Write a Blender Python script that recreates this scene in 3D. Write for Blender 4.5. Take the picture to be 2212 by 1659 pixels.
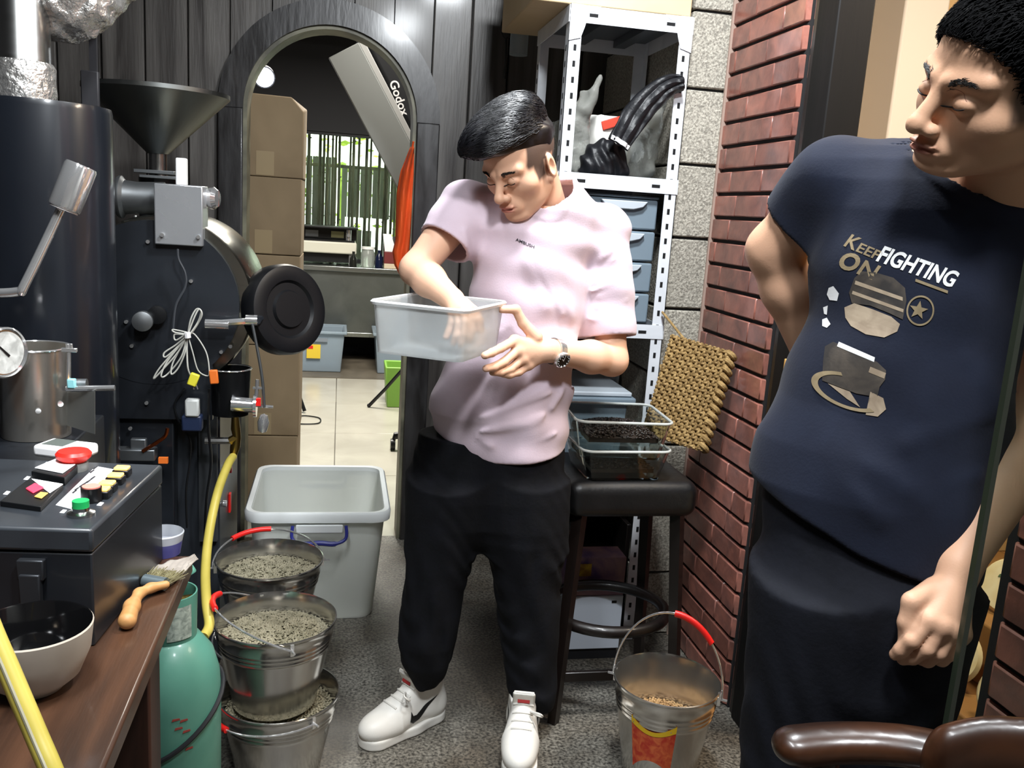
import bpy, bmesh, math, random
import numpy as np
from mathutils import Vector, Matrix
from mathutils.bvhtree import BVHTree

for _o in list(bpy.data.objects):
    bpy.data.objects.remove(_o, do_unlink=True)
scene = bpy.context.scene
COL = scene.collection
random.seed(7)
RNG = np.random.default_rng(11)

# ------------------------------------------------------------------ camera
FPX = 1900.0
TH, PIT, ROL = math.radians(11.5), math.atan(372 / FPX), math.radians(3.77)
CP = np.array([0.0, 0.0, 1.40])
_r0 = np.array([math.cos(TH), -math.sin(TH), 0.0])
_F = np.array([math.sin(TH) * math.cos(PIT), math.cos(TH) * math.cos(PIT), -math.sin(PIT)])
_u0 = np.cross(_r0, _F)
_R = math.cos(ROL) * _r0 + math.sin(ROL) * _u0
_U = -math.sin(ROL) * _r0 + math.cos(ROL) * _u0
cam_data = bpy.data.cameras.new('camera')
cam = bpy.data.objects.new('camera', cam_data)
COL.objects.link(cam)
cam.matrix_world = Matrix(((_R[0], _U[0], -_F[0], CP[0]), (_R[1], _U[1], -_F[1], CP[1]),
                           (_R[2], _U[2], -_F[2], CP[2]), (0, 0, 0, 1)))
cam_data.sensor_fit = 'HORIZONTAL'
cam_data.sensor_width = 36.0
cam_data.lens = 36.0 * FPX / 2212.0
cam_data.clip_start = 0.02
scene.camera = cam

def ray(x, y):
    return _F + _R * (x - 1106) / FPX - _U * (y - 829.5) / FPX
def atd(x, y, d):            # point on a pixel's line of sight, d metres deep
    return CP + ray(x, y) * d
def atY(x, y, Y):
    d = ray(x, y); return CP + d * (Y / d[1])
def atX(x, y, X):
    d = ray(x, y); return CP + d * (X / d[0])
def atz(x, y, z=0.0):
    d = ray(x, y); return CP + d * ((z - CP[2]) / d[2])

# ------------------------------------------------------------------ world, exposure
world = bpy.data.worlds.new('World'); scene.world = world
world.use_nodes = True
_bg = world.node_tree.nodes['Background']
_bg.inputs['Color'].default_value = (0.86, 1.0, 0.80, 1)
_bg.inputs['Strength'].default_value = 4.0
vs = scene.view_settings
scene.display_settings.display_device = 'sRGB'
vs.view_transform = 'Standard'; vs.look = 'None'; vs.gamma = 1.0; vs.use_curve_mapping = False
vs.exposure = 0.15

# ------------------------------------------------------------------ large lamps (ceiling panels of the rooms, plus an added fill behind the arch)
def area_light(name, loc, size, power, color, target=None, sizey=None, spread=180):
    l = bpy.data.lights.new(name, 'AREA'); l.energy = power; l.color = color
    l.shape = 'RECTANGLE'; l.size = size; l.size_y = sizey or size; l.spread = math.radians(spread)
    o = bpy.data.objects.new(name, l); COL.objects.link(o); o.location = loc
    d = (Vector(target) - Vector(loc)) if target else Vector((0, 0, -1))
    o.rotation_euler = d.to_track_quat('-Z', 'Y').to_euler()
    return o
COOL = (0.93, 0.97, 1.0); WARM = (1.0, 0.83, 0.64); NEUT = (1.0, 0.95, 0.86)
area_light('work_lamp_light', (0.58, 1.62, 2.66), 0.22, 46, COOL, (0.66, 2.2, 1.0))
area_light('entry_lamp_light', (0.40, 0.42, 2.66), 0.22, 34, COOL, (0.62, 1.7, 1.0))
area_light('arch_fill_light', (0.45, 3.95, 2.66), 0.3, 16, NEUT, (0.2, 4.6, 1.2))  # added fill to brighten the softbox and cartons, not a ceiling panel
area_light('front_lamp_light', (-0.35, 0.75, 2.66), 0.16, 15, COOL, (-0.35, 1.3, 0.6), sizey=0.9, spread=95)
area_light('back_room_light', (0.2, 5.6, 2.60), 1.0, 140, NEUT)
area_light('tea_room_light', (2.0, 1.75, 2.60), 0.5, 42, WARM, (2.0, 2.3, 0.9))
# ------------------------------------------------------------------ materials
MATS = {}
def rgb(h):
    h = h.lstrip('#'); c = [int(h[i:i + 2], 16) / 255 for i in (0, 2, 4)]
    return tuple(((x / 12.92) if x <= 0.04045 else ((x + 0.055) / 1.055) ** 2.4) for x in c)
def M(name, col, rough=0.5, metal=0.0, col2=None, vscale=12.0, stretch=(1, 1, 1), detail=4.0, contrast=(0.35, 0.65),
      bump=0.0, bscale=60.0, bstretch=None, spec=0.5, trans=0.0, ior=1.45, coat=0.0, rand=0.0, alpha=1.0,
      rvar=0.0, emit=None, estr=0.0, aniso=0.0, sheen=0.0, vcol=False, sss=0.0, dist=0.6):
    if name in MATS: return MATS[name]
    m = bpy.data.materials.new(name); m.use_nodes = True
    nt = m.node_tree; n = nt.nodes; L = nt.links
    b = n['Principled BSDF']
    if isinstance(col, str): col = rgb(col)
    if isinstance(col2, str): col2 = rgb(col2)
    b.inputs['Roughness'].default_value = rough; b.inputs['Metallic'].default_value = metal
    b.inputs['Specular IOR Level'].default_value = spec
    b.inputs['Transmission Weight'].default_value = trans; b.inputs['IOR'].default_value = ior
    b.inputs['Coat Weight'].default_value = coat; b.inputs['Coat Roughness'].default_value = 0.12
    b.inputs['Alpha'].default_value = alpha; b.inputs['Anisotropic'].default_value = aniso
    b.inputs['Sheen Weight'].default_value = sheen
    if sss > 0:
        b.inputs['Subsurface Weight'].default_value = sss
        b.inputs['Subsurface Radius'].default_value = (0.012, 0.005, 0.003)
    if emit is not None:
        b.inputs['Emission Color'].default_value = (*(rgb(emit) if isinstance(emit, str) else emit), 1)
        b.inputs['Emission Strength'].default_value = estr
    tc = n.new('ShaderNodeTexCoord'); mp = n.new('ShaderNodeMapping')
    mp.inputs['Scale'].default_value = stretch; L.new(tc.outputs['Object'], mp.inputs['Vector'])
    out = None
    if vcol:
        a = n.new('ShaderNodeVertexColor'); a.layer_name = 'Col'; out = a.outputs['Color']
    else:
        b.inputs['Base Color'].default_value = (*col, 1)
    noise = None
    if col2 is not None or rvar > 0:
        noise = n.new('ShaderNodeTexNoise'); noise.inputs['Scale'].default_value = vscale
        noise.inputs['Detail'].default_value = detail; noise.inputs['Distortion'].default_value = dist
        L.new(mp.outputs['Vector'], noise.inputs['Vector'])
    if col2 is not None:
        r = n.new('ShaderNodeValToRGB')
        r.color_ramp.elements[0].position = contrast[0]; r.color_ramp.elements[0].color = (*col, 1)
        r.color_ramp.elements[1].position = contrast[1]; r.color_ramp.elements[1].color = (*col2, 1)
        L.new(noise.outputs['Fac'], r.inputs['Fac']); out = r.outputs['Color']
    if rand > 0:
        oi = n.new('ShaderNodeObjectInfo'); mr = n.new('ShaderNodeMapRange')
        mr.inputs['To Min'].default_value = 1 - rand; mr.inputs['To Max'].default_value = 1 + rand
        L.new(oi.outputs['Random'], mr.inputs['Value'])
        hs = n.new('ShaderNodeHueSaturation')
        if out: L.new(out, hs.inputs['Color'])
        else: hs.inputs['Color'].default_value = (*col, 1)
        L.new(mr.outputs['Result'], hs.inputs['Value']); out = hs.outputs['Color']
    if out: L.new(out, b.inputs['Base Color'])
    if rvar > 0:
        mr2 = n.new('ShaderNodeMapRange'); mr2.inputs['To Min'].default_value = max(0.02, rough - rvar)
        mr2.inputs['To Max'].default_value = min(1, rough + rvar)
        L.new(noise.outputs['Fac'], mr2.inputs['Value']); L.new(mr2.outputs['Result'], b.inputs['Roughness'])
    if bump > 0:
        n2 = n.new('ShaderNodeTexNoise'); n2.inputs['Scale'].default_value = bscale; n2.inputs['Detail'].default_value = 4
        mp2 = mp
        if bstretch:
            mp2 = n.new('ShaderNodeMapping'); mp2.inputs['Scale'].default_value = bstretch
            L.new(tc.outputs['Object'], mp2.inputs['Vector'])
        L.new(mp2.outputs['Vector'], n2.inputs['Vector'])
        bp = n.new('ShaderNodeBump'); bp.inputs['Strength'].default_value = bump; bp.inputs['Distance'].default_value = 0.01
        L.new(n2.outputs['Fac'], bp.inputs['Height']); L.new(bp.outputs['Normal'], b.inputs['Normal'])
    MATS[name] = m
    return m

# ------------------------------------------------------------------ objects
def wloc(o):
    v = Vector((0, 0, 0))
    while o is not None:
        v += o.location; o = o.parent
    return v
def tag(o, label=None, cat=None, group=None, kind=None):
    if label: o['label'] = label
    if cat: o['category'] = cat
    if group: o['group'] = group
    if kind: o['kind'] = kind
    return o
def thing(name, label, cat, loc=(0, 0, 0), group=None, kind=None):
    o = bpy.data.objects.new(name, None); COL.objects.link(o)
    o.location = tuple(float(a) for a in loc); o.empty_display_size = 0.05
    return tag(o, label, cat, group, kind)
def link(name, me, parent=None):
    o = bpy.data.objects.new(name, me); COL.objects.link(o)
    if parent is not None: o.parent = parent
    return o
def copy_tree(o, parent=None):
    c = o.copy(); COL.objects.link(c); c.parent = parent
    for ch in list(o.children): copy_tree(ch, c)
    return c
def nrm(v):
    v = np.asarray(v, float); l = np.linalg.norm(v); return v / l if l > 1e-12 else v
def frame(axis):
    a = nrm(axis); t = np.array([0, 0, 1.0]) if abs(a[2]) < 0.9 else np.array([1.0, 0, 0])
    u = nrm(np.cross(t, a)); return u, np.cross(a, u), a
def rotz(a):
    c, s = math.cos(a), math.sin(a); return np.array([[c, -s, 0], [s, c, 0], [0, 0, 1.0]])
def rotx(a):
    c, s = math.cos(a), math.sin(a); return np.array([[1, 0, 0], [0, c, -s], [0, s, c]])
def roty(a):
    c, s = math.cos(a), math.sin(a); return np.array([[c, 0, s], [0, 1, 0], [-s, 0, c]])
def spline(pts, n=8):
    P = [np.asarray(p, float) for p in pts]
    if len(P) < 3: return P
    out = []
    for i in range(len(P) - 1):
        p0 = P[max(i - 1, 0)]; p1 = P[i]; p2 = P[i + 1]; p3 = P[min(i + 2, len(P) - 1)]
        for k in range(n):
            t = k / n
            out.append(0.5 * ((2 * p1) + (-p0 + p2) * t + (2 * p0 - 5 * p1 + 4 * p2 - p3) * t * t + (-p0 + 3 * p1 - 3 * p2 + p3) * t ** 3))
    out.append(P[-1]); return out

class MB:
    """collects shapes in world space; build() links them as one mesh"""
    def __init__(self): self.v = []; self.f = []
    def add(self, vs, fs):
        o = len(self.v); self.v += [tuple(map(float, p)) for p in vs]; self.f += [tuple(i + o for i in q) for q in fs]; return self
    def box(self, lo, hi, R=None, c=None):
        lo = np.asarray(lo, float); hi = np.asarray(hi, float)
        P = [np.array([x, y, z]) for x in (lo[0], hi[0]) for y in (lo[1], hi[1]) for z in (lo[2], hi[2])]
        if R is not None:
            cc = (lo + hi) / 2 if c is None else np.asarray(c, float)
            P = [cc + R @ (p - cc) for p in P]
        return self.add(P, [(0, 1, 3, 2), (4, 6, 7, 5), (0, 4, 5, 1), (2, 3, 7, 6), (0, 2, 6, 4), (1, 5, 7, 3)])
    def obox(self, c, half, R=None):
        c = np.asarray(c, float); h = np.asarray(half, float); return self.box(c - h, c + h, R, c)
    def cyl(self, a, b, r, r2=None, n=20, cap=True):
        a = np.asarray(a, float); b = np.asarray(b, float); r2 = r if r2 is None else r2
        u, w, _ = frame(b - a); P = []
        for q, rr in ((a, r), (b, r2)):
            for k in range(n):
                t = 2 * math.pi * k / n; P.append(q + rr * (math.cos(t) * u + math.sin(t) * w))
        F = [(k, (k + 1) % n, n + (k + 1) % n, n + k) for k in range(n)]
        if cap: F += [tuple(range(n))[::-1], tuple(range(n, 2 * n))]
        return self.add(P, F)
    def lathe(self, prof, o=(0, 0, 0), axis=(0, 0, 1), n=32, closed=False):
        o = np.asarray(o, float); u, w, a = frame(axis); P = []; m = len(prof)
        for k in range(n):
            t = 2 * math.pi * k / n
            for r, z in prof: P.append(o + max(r, 1e-5) * (math.cos(t) * u + math.sin(t) * w) + z * a)
        F = []
        for k in range(n):
            k2 = (k + 1) % n
            for i in range(m if closed else m - 1):
                j = (i + 1) % m
                F.append((k * m + i, k2 * m + i, k2 * m + j, k * m + j))
        return self.add(P, F)
    def tube(self, pts, r, n=8, closed=False, cap=True):
        P = [np.asarray(p, float) for p in pts]; m = len(P)
        rs = r if hasattr(r, '__len__') else [r] * m
        V = []; prev = None
        for i in range(m):
            if closed: t = nrm(P[(i + 1) % m] - P[i - 1])
            else: t = nrm(P[min(i + 1, m - 1)] - P[max(i - 1, 0)])
            if prev is None: u, w, _ = frame(t)
            else:
                u = nrm(prev - t * (prev @ t)); w = np.cross(t, u)
            prev = u
            for k in range(n):
                a = 2 * math.pi * k / n; V.append(P[i] + rs[i] * (math.cos(a) * u + math.sin(a) * w))
        F = []
        for i in range(m if closed else m - 1):
            j = (i + 1) % m
            for k in range(n): F.append((i * n + k, i * n + (k + 1) % n, j * n + (k + 1) % n, j * n + k))
        if cap and not closed: F += [tuple(range(n))[::-1], tuple(range((m - 1) * n, m * n))]
        return self.add(V, F)
    def prism(self, poly, o, u, w, depth):
        """polygon (2-D points) in the plane o + a*u + b*w, thickened by the vector depth"""
        o = np.asarray(o, float); u = np.asarray(u, float); w = np.asarray(w, float); d = np.asarray(depth, float); n = len(poly)
        P = [o + a * u + b * w for a, b in poly] + [o + a * u + b * w + d for a, b in poly]
        F = [tuple(range(n))[::-1], tuple(range(n, 2 * n))] + [(k, (k + 1) % n, n + (k + 1) % n, n + k) for k in range(n)]
        return self.add(P, F)
    def sphere(self, c, r, n=16, m=10, R=None):
        c = np.asarray(c, float); r = np.asarray([r] * 3 if np.isscalar(r) else r, float); P = []; F = []
        for i in range(m + 1):
            ph = math.pi * i / m
            for k in range(n):
                t = 2 * math.pi * k / n
                q = r * np.array([math.sin(ph) * math.cos(t), math.sin(ph) * math.sin(t), math.cos(ph)])
                P.append(c + (R @ q if R is not None else q))
        for i in range(m):
            for k in range(n): F.append((i * n + k, (i + 1) * n + k, (i + 1) * n + (k + 1) % n, i * n + (k + 1) % n))
        return self.add(P, F)
    def grid(self, fn, nu, nv):
        P = [fn(i / nu, j / nv) for j in range(nv + 1) for i in range(nu + 1)]
        F = [(j * (nu + 1) + i, j * (nu + 1) + i + 1, (j + 1) * (nu + 1) + i + 1, (j + 1) * (nu + 1) + i) for j in range(nv) for i in range(nu)]
        return self.add(P, F)
    def build(self, name, mat, parent=None, smooth=False, bevel=0.0, solid=0.0, angle=40, seg=2, sub=0):
        off = wloc(parent) if parent is not None else Vector((0, 0, 0))
        me = bpy.data.meshes.new(name)
        me.from_pydata([(x - off[0], y - off[1], z - off[2]) for x, y, z in self.v], [], self.f)
        me.validate()
        bm = bmesh.new(); bm.from_mesh(me); bmesh.ops.remove_doubles(bm, verts=bm.verts, dist=1e-6)
        bmesh.ops.recalc_face_normals(bm, faces=bm.faces); bm.to_mesh(me); bm.free()
        if smooth:
            me.polygons.foreach_set('use_smooth', [True] * len(me.polygons))
            me.set_sharp_from_angle(angle=math.radians(angle))
        me.materials.append(mat)
        o = link(name, me, parent)
        if solid: 
            s = o.modifiers.new('solid', 'SOLIDIFY'); s.thickness = solid; s.offset = 0
        if bevel:
            b = o.modifiers.new('bevel', 'BEVEL'); b.width = bevel; b.segments = seg; b.limit_method = 'ANGLE'
            if not smooth: me.polygons.foreach_set('use_smooth', [True] * len(me.polygons)); me.set_sharp_from_angle(angle=math.radians(25))
        if sub:
            s = o.modifiers.new('sub', 'SUBSURF'); s.levels = sub; s.render_levels = sub
        return o

def struct(o, label=None):
    o['kind'] = 'structure'
    if label: o['label'] = label
    return o
def text_mesh(body, size=1.0, shear=0.0, spacing=1.0, bold=0.0):
    cu = bpy.data.curves.new('lettering', 'FONT'); cu.body = body; cu.size = size; cu.shear = shear
    cu.space_character = spacing; cu.offset = bold; cu.resolution_u = 4
    o = bpy.data.objects.new('lettering', cu); COL.objects.link(o)
    dg = bpy.context.evaluated_depsgraph_get(); ev = o.evaluated_get(dg)
    me = bpy.data.meshes.new_from_object(ev)
    V = np.array([v.co[:] for v in me.vertices]); F = [tuple(p.vertices) for p in me.polygons]
    bpy.data.objects.remove(o, do_unlink=True); bpy.data.curves.remove(cu); bpy.data.meshes.remove(me)
    return V, F

# ------------------------------------------------------------------ distance-field modelling (people, clothes, soft things)
def s_cap(p, a, b, ra, rb):
    a = np.asarray(a, np.float32); b = np.asarray(b, np.float32); ab = b - a
    t = np.clip(((p - a) @ ab) / max(float(ab @ ab), 1e-9), 0, 1)
    q = p - a - t[:, None] * ab
    return np.sqrt((q * q).sum(1)) - (ra + (rb - ra) * t)
def s_ell(p, c, r, R=None):
    q = p - np.asarray(c, np.float32)
    if R is not None: q = q @ np.asarray(R, np.float32)
    r = np.asarray(r, np.float32)
    k0 = np.sqrt(((q / r) ** 2).sum(1)); k1 = np.sqrt(((q / (r * r)) ** 2).sum(1))
    return k0 * (k0 - 1) / np.maximum(k1, 1e-6)
def s_box(p, c, h, r=0.0, R=None):
    q = p - np.asarray(c, np.float32)
    if R is not None: q = q @ np.asarray(R, np.float32)
    d = np.abs(q) - (np.asarray(h, np.float32) - r)
    return np.sqrt((np.maximum(d, 0) ** 2).sum(1)) + np.minimum(d.max(1), 0) - r
def s_loft(p, keys, ax=2):
    """elliptic sections: keys = (z, cx, cy, a, b[, angle]) rising in z"""
    K = np.asarray(keys, np.float32); z = p[:, 2]
    zz = K[:, 0]
    it = lambda i: np.interp(z, zz, K[:, i]).astype(np.float32)
    cx, cy, a, b = it(1), it(2), it(3), it(4)
    x = p[:, 0] - cx; y = p[:, 1] - cy
    if K.shape[1] > 5:
        an = it(5); c, s = np.cos(an), np.sin(an); x, y = x * c + y * s, -x * s + y * c
    k = np.sqrt((x / a) ** 2 + (y / b) ** 2)
    d = (k - 1) * np.minimum(a, b)
    dz = np.maximum(zz[0] - z, z - zz[-1])
    return np.maximum(d, dz)
def s_well(p, a, n, r, tp=.25):
    """everything above the plane through a within r of its axis n; also the height over the plane"""
    q = p - np.asarray(a, np.float32); t = q @ np.asarray(n, np.float32)
    rad = np.sqrt(np.maximum((q * q).sum(1) - t * t, 0)); return smax(rad - r - tp * np.maximum(t, 0), -t, .02), t, rad
def smin(a, b, k):
    h = np.clip(0.5 + 0.5 * (b - a) / k, 0, 1); return b + (a - b) * h - k * h * (1 - h)
def smax(a, b, k): return -smin(-a, -b, k)
def chain(p, pts, rs, k=0.012):
    d = None
    for i in range(len(pts) - 1):
        e = s_cap(p, pts[i], pts[i + 1], rs[i], rs[i + 1]); d = e if d is None else smin(d, e, k)
    return d
def nets(f, lo, hi, h, block=14, slack=1.5):
    """mesh the zero level of f: naive surface nets on a grid that is filled only near the surface"""
    lo = np.asarray(lo, np.float32); hi = np.asarray(hi, np.float32)
    n = np.ceil((hi - lo) / h).astype(int) + 1
    nb = np.ceil(n / block).astype(int)
    G = np.stack(np.meshgrid(*[np.arange(k) for k in nb], indexing='ij'), -1).reshape(-1, 3)
    cen = lo + (G * block + block / 2) * h
    fc = f(cen.astype(np.float32)); rad = block * h * 0.87 * slack
    A = np.empty(n, np.float32)
    for g, v in zip(G, fc):
        s = g * block; A[s[0]:s[0] + block, s[1]:s[1] + block, s[2]:s[2] + block] = 1.0 if v > 0 else -1.0
    act = G[np.abs(fc) < rad]
    loc = np.stack(np.meshgrid(*[np.arange(block)] * 3, indexing='ij'), -1).reshape(-1, 3)
    for i in range(0, len(act), 150):
        I = (act[i:i + 150, None, :] * block + loc[None]).reshape(-1, 3)
        I = I[(I < n).all(1)]
        A[I[:, 0], I[:, 1], I[:, 2]] = f((lo + I * h).astype(np.float32))
    S = A < 0
    c = [S[a:n[0] - 1 + a, b:n[1] - 1 + b, d:n[2] - 1 + d] for a in (0, 1) for b in (0, 1) for d in (0, 1)]
    anyv = c[0].copy(); allv = c[0].copy()
    for q in c[1:]: anyv |= q; allv &= q
    mix = anyv & ~allv
    cells = np.argwhere(mix)
    if len(cells) == 0: return np.zeros((0, 3)), np.zeros((0, 4), int)
    idx = np.full(mix.shape, -1, np.int64); idx[mix] = np.arange(len(cells))
    corners = np.array([(a, b, d) for a in (0, 1) for b in (0, 1) for d in (0, 1)])
    val = np.stack([A[cells[:, 0] + a, cells[:, 1] + b, cells[:, 2] + d] for a, b, d in corners], 1)
    acc = np.zeros((len(cells), 3)); cnt = np.zeros(len(cells))
    for i in range(8):
        for j in range(i + 1, 8):
            if np.abs(corners[i] - corners[j]).sum() != 1: continue
            va, vb = val[:, i], val[:, j]; m = (va < 0) != (vb < 0)
            t = np.where(m, va / np.where(m, va - vb, 1), 0)
            acc += np.where(m[:, None], corners[i] + t[:, None] * (corners[j] - corners[i]), 0); cnt += m
    V = lo + (cells + acc / cnt[:, None]) * h
    Q = []
    for ax in range(3):
        o1, o2 = [(1, 2), (2, 0), (0, 1)][ax]
        sl = [slice(None)] * 3; sl2 = [slice(None)] * 3
        sl[ax] = slice(0, n[ax] - 1); sl2[ax] = slice(1, n[ax])
        a = S[tuple(sl)]; b = S[tuple(sl2)]
        E = np.argwhere(a != b)
        E = E[(E[:, o1] > 0) & (E[:, o2] > 0) & (E[:, o1] < n[o1] - 1) & (E[:, o2] < n[o2] - 1)]
        if len(E) == 0: continue
        flip = ~a[E[:, 0], E[:, 1], E[:, 2]]
        def g(d1, d2):
            t = E.copy(); t[:, o1] -= d1; t[:, o2] -= d2; return idx[t[:, 0], t[:, 1], t[:, 2]]
        q = np.stack([g(1, 1), g(0, 1), g(0, 0), g(1, 0)], 1)
        q[flip] = q[flip][:, ::-1]
        Q.append(q)
    Q = np.concatenate(Q); Q = Q[(Q >= 0).all(1)]
    return V, Q
def relax(V, Q, it=2, w=0.5):
    E = np.concatenate([Q[:, [0, 1]], Q[:, [1, 2]], Q[:, [2, 3]], Q[:, [3, 0]]])
    for _ in range(it):
        a = np.zeros_like(V); c = np.zeros(len(V))
        np.add.at(a, E[:, 0], V[E[:, 1]]); np.add.at(a, E[:, 1], V[E[:, 0]])
        np.add.at(c, E[:, 0], 1); np.add.at(c, E[:, 1], 1)
        V = V * (1 - w) + w * a / np.maximum(c, 1)[:, None]
    return V
def q_mesh(name, parts, mat, parent=None, cols=None):
    """parts: list of (V, Q); one mesh object, smooth shaded; cols: vertex colours for the 'Col' attribute"""
    Vs = []; Qs = []; o = 0
    for V, Q in parts:
        Vs.append(V); Qs.append(Q + o); o += len(V)
    V = np.concatenate(Vs); Q = np.concatenate(Qs)
    off = wloc(parent) if parent is not None else Vector((0, 0, 0))
    V = V - np.array(off[:])
    me = bpy.data.meshes.new(name)
    me.vertices.add(len(V)); me.vertices.foreach_set('co', V.astype(np.float32).ravel())
    me.loops.add(len(Q) * 4); me.loops.foreach_set('vertex_index', Q.astype(np.int32).ravel())
    me.polygons.add(len(Q)); me.polygons.foreach_set('loop_start', np.arange(0, len(Q) * 4, 4, dtype=np.int32))
    me.polygons.foreach_set('loop_total', np.full(len(Q), 4, np.int32))
    me.polygons.foreach_set('use_smooth', np.ones(len(Q), bool))
    me.update(calc_edges=True); me.validate()
    if cols is not None:
        a = me.color_attributes.new('Col', 'FLOAT_COLOR', 'POINT')
        a.data.foreach_set('color', np.concatenate([cols, np.ones((len(cols), 1))], 1).astype(np.float32).ravel())
    me.materials.append(mat)
    return link(name, me, parent)
def soft(name, f, lo, hi, h, mat, parent=None, it=1):
    V, Q = nets(f, lo, hi, h)
    if it: V = relax(V, Q, it)
    return q_mesh(name, [(V, Q)], mat, parent)
# ------------------------------------------------------------------ shared materials
black_metal = M('black_metal', '#16181c', 0.38, 0.0, col2='#20242a', vscale=3, bump=0.02, bscale=90, coat=0.25, rvar=0.1)
black_matte = M('black_matte', '#141519', 0.6)
black_plastic = M('black_plastic', '#0f1012', 0.35)
steel = M('brushed_steel', '#b9b9b6', 0.22, 1.0, col2='#a3a3a2', vscale=5, stretch=(1, 1, 12), rvar=0.06, aniso=0.4)
steel_dull = M('dull_steel', '#8f9294', 0.42, 0.9, col2='#7b7f82', vscale=6, rvar=0.1)
chrome = M('chrome', '#ededed', 0.10, 0.85)
brass = M('brass', '#a58a4c', 0.3, 1.0)
white_plastic = M('white_plastic', '#efeeee', 0.35)
red_plastic = M('red_plastic', '#d8201c', 0.35)
dark_wood = M('dark_wood', '#170f0c', 0.42, col2='#0d0908', vscale=6, stretch=(1, 1, 0.15), bump=0.05, bscale=40, coat=0.2)
white_paint = M('white_paint', '#dfe3e8', 0.42, col2='#cfd4da', vscale=8)
dark_hole = M('dark_slot', '#08090b', 0.8)

# ------------------------------------------------------------------ floors
terr = M('terrazzo', '#3a3834', 0.5, col2='#8b8880', vscale=120, detail=6, contrast=(0.36, 0.66), bump=0.08, bscale=140, rvar=0.12, dist=0.3)
# large worn brownish areas over the grain
_nt = terr.node_tree; _n = _nt.nodes; _l = _nt.links
_ns = _n.new('ShaderNodeTexNoise'); _ns.inputs['Scale'].default_value = 3.2; _ns.inputs['Detail'].default_value = 5
_tc = [x for x in _n if x.type == 'TEX_COORD'][0]; _l.new(_tc.outputs['Object'], _ns.inputs['Vector'])
_rp = _n.new('ShaderNodeValToRGB'); _rp.color_ramp.elements[0].position = 0.38; _rp.color_ramp.elements[1].position = 0.66
_rp.color_ramp.elements[0].color = (0.42, 0.37, 0.32, 1); _rp.color_ramp.elements[1].color = (1, 1, 0.98, 1)
_l.new(_ns.outputs['Fac'], _rp.inputs['Fac'])
_mx = _n.new('ShaderNodeMix'); _mx.data_type = 'RGBA'; _mx.blend_type = 'MULTIPLY'; _mx.inputs['Factor'].default_value = 1.0
_b = _n['Principled BSDF']; _old = _b.inputs['Base Color'].links[0].from_socket
_l.new(_old, _mx.inputs[6]); _l.new(_rp.outputs['Color'], _mx.inputs[7]); _l.new(_mx.outputs[2], _b.inputs['Base Color'])
MB().box((-1.7, -1.3, -0.1), (1.25, 3.60, 0.0)).build('floor', terr)
struct(bpy.data.objects['floor'], 'speckled grey terrazzo floor of the work room')
tile = M('pale_tile', '#b9b5a8', 0.22, col2='#a8a498', vscale=3, rvar=0.08)
fb = struct(thing('floor', 'pale glossy tiled floor beyond the arch', None, (0.0, 5.3, -0.02)))
MB().box((-1.7, 3.60, -0.1), (2.4, 7.05, -0.012)).build('grout_bed', M('grout', '#6d6a62', 0.8), fb)
for i in range(5):
    for j in range(4):
        x0 = -1.7 + i * 0.85 + 0.0; y0 = 3.602 + j * 0.862
        MB().box((x0 + 0.002, y0 + 0.002, -0.012), (x0 + 0.848, y0 + 0.860, 0.0)).build('tile', tile, fb, bevel=0.002, seg=1)
struct(MB().box((-1.7, 7.05, -0.1), (2.4, 9.6, 0.004)).build('floor', M('back_floor', '#6f675a', 0.4, col2='#5a5348', vscale=4)),
       'brownish floor strip under the steel counter')
wfloor = M('tea_room_floor', '#b98a54', 0.45, col2='#a67643', vscale=5)
fw = struct(thing('floor', 'warm tan floor of the tea room beyond the brick pillars', None, (2.2, 1.5, -0.02)))
for i in range(5):
    for j in range(6):
        x0 = 1.25 + i * 0.6; y0 = -0.6 + j * 0.75
        MB().box((x0, y0, -0.06), (x0 + 0.594, y0 + 0.744, 0.0)).build('tile', wfloor, fw, bevel=0.002, seg=1)

# ------------------------------------------------------------------ plank wall with round arch
plank = M('grey_plank', '#2f2b29', 0.42, col2='#67635f', vscale=5, stretch=(3.0, 3.0, 0.25), detail=8, contrast=(0.30, 0.72), bump=0.12,
          bscale=30, bstretch=(4, 4, 0.3), rand=0.18, rvar=0.12, coat=0.15)
archwood = M('arch_wood', '#1e1c1c', 0.34, col2='#3d3c3d', vscale=7, stretch=(2, 2, 0.4), detail=7, bump=0.1, bscale=30, coat=0.3, rvar=0.1)
WY = 3.59; ACX = -0.045; AZ = 1.715; AR = 0.325; AO = 0.415
wb = struct(thing('wall_back', 'dark grey-brown plank wall with a round-topped doorway', None, (0, WY, 0)))
px = -1.62
while px < 1.0:
    x0, x1 = px + 0.0025, px + 0.148
    if x1 < ACX - AR - 0.03 or x0 > ACX + AR + 0.03:
        poly = [(x0, 0), (x1, 0), (x1, 2.85), (x0, 2.85)]
    else:
        rr = AR + 0.03; bot = []
        for k in range(9):
            x = x0 + (x1 - x0) * k / 8; dx = x - ACX
            bot.append((x, AZ + math.sqrt(max(rr * rr - dx * dx, 0))) if abs(dx) < rr else (x, AZ))
        if x0 < ACX - rr: bot = [(x0, 0), (ACX - rr, 0), (ACX - rr, AZ)] + [b for b in bot if b[0] > ACX - rr]
        if x1 > ACX + rr: bot = [b for b in bot if b[0] < ACX + rr] + [(ACX + rr, AZ), (ACX + rr, 0), (x1, 0)]
        poly = bot + [(x1, 2.85), (x0, 2.85)]
    MB().prism(poly, (0, WY, 0), (1, 0, 0), (0, 0, 1), (0, 0.035, 0)).build('plank', plank, wb, bevel=0.004 if len(poly) == 4 else 0, seg=1)
    px += 0.150
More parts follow.
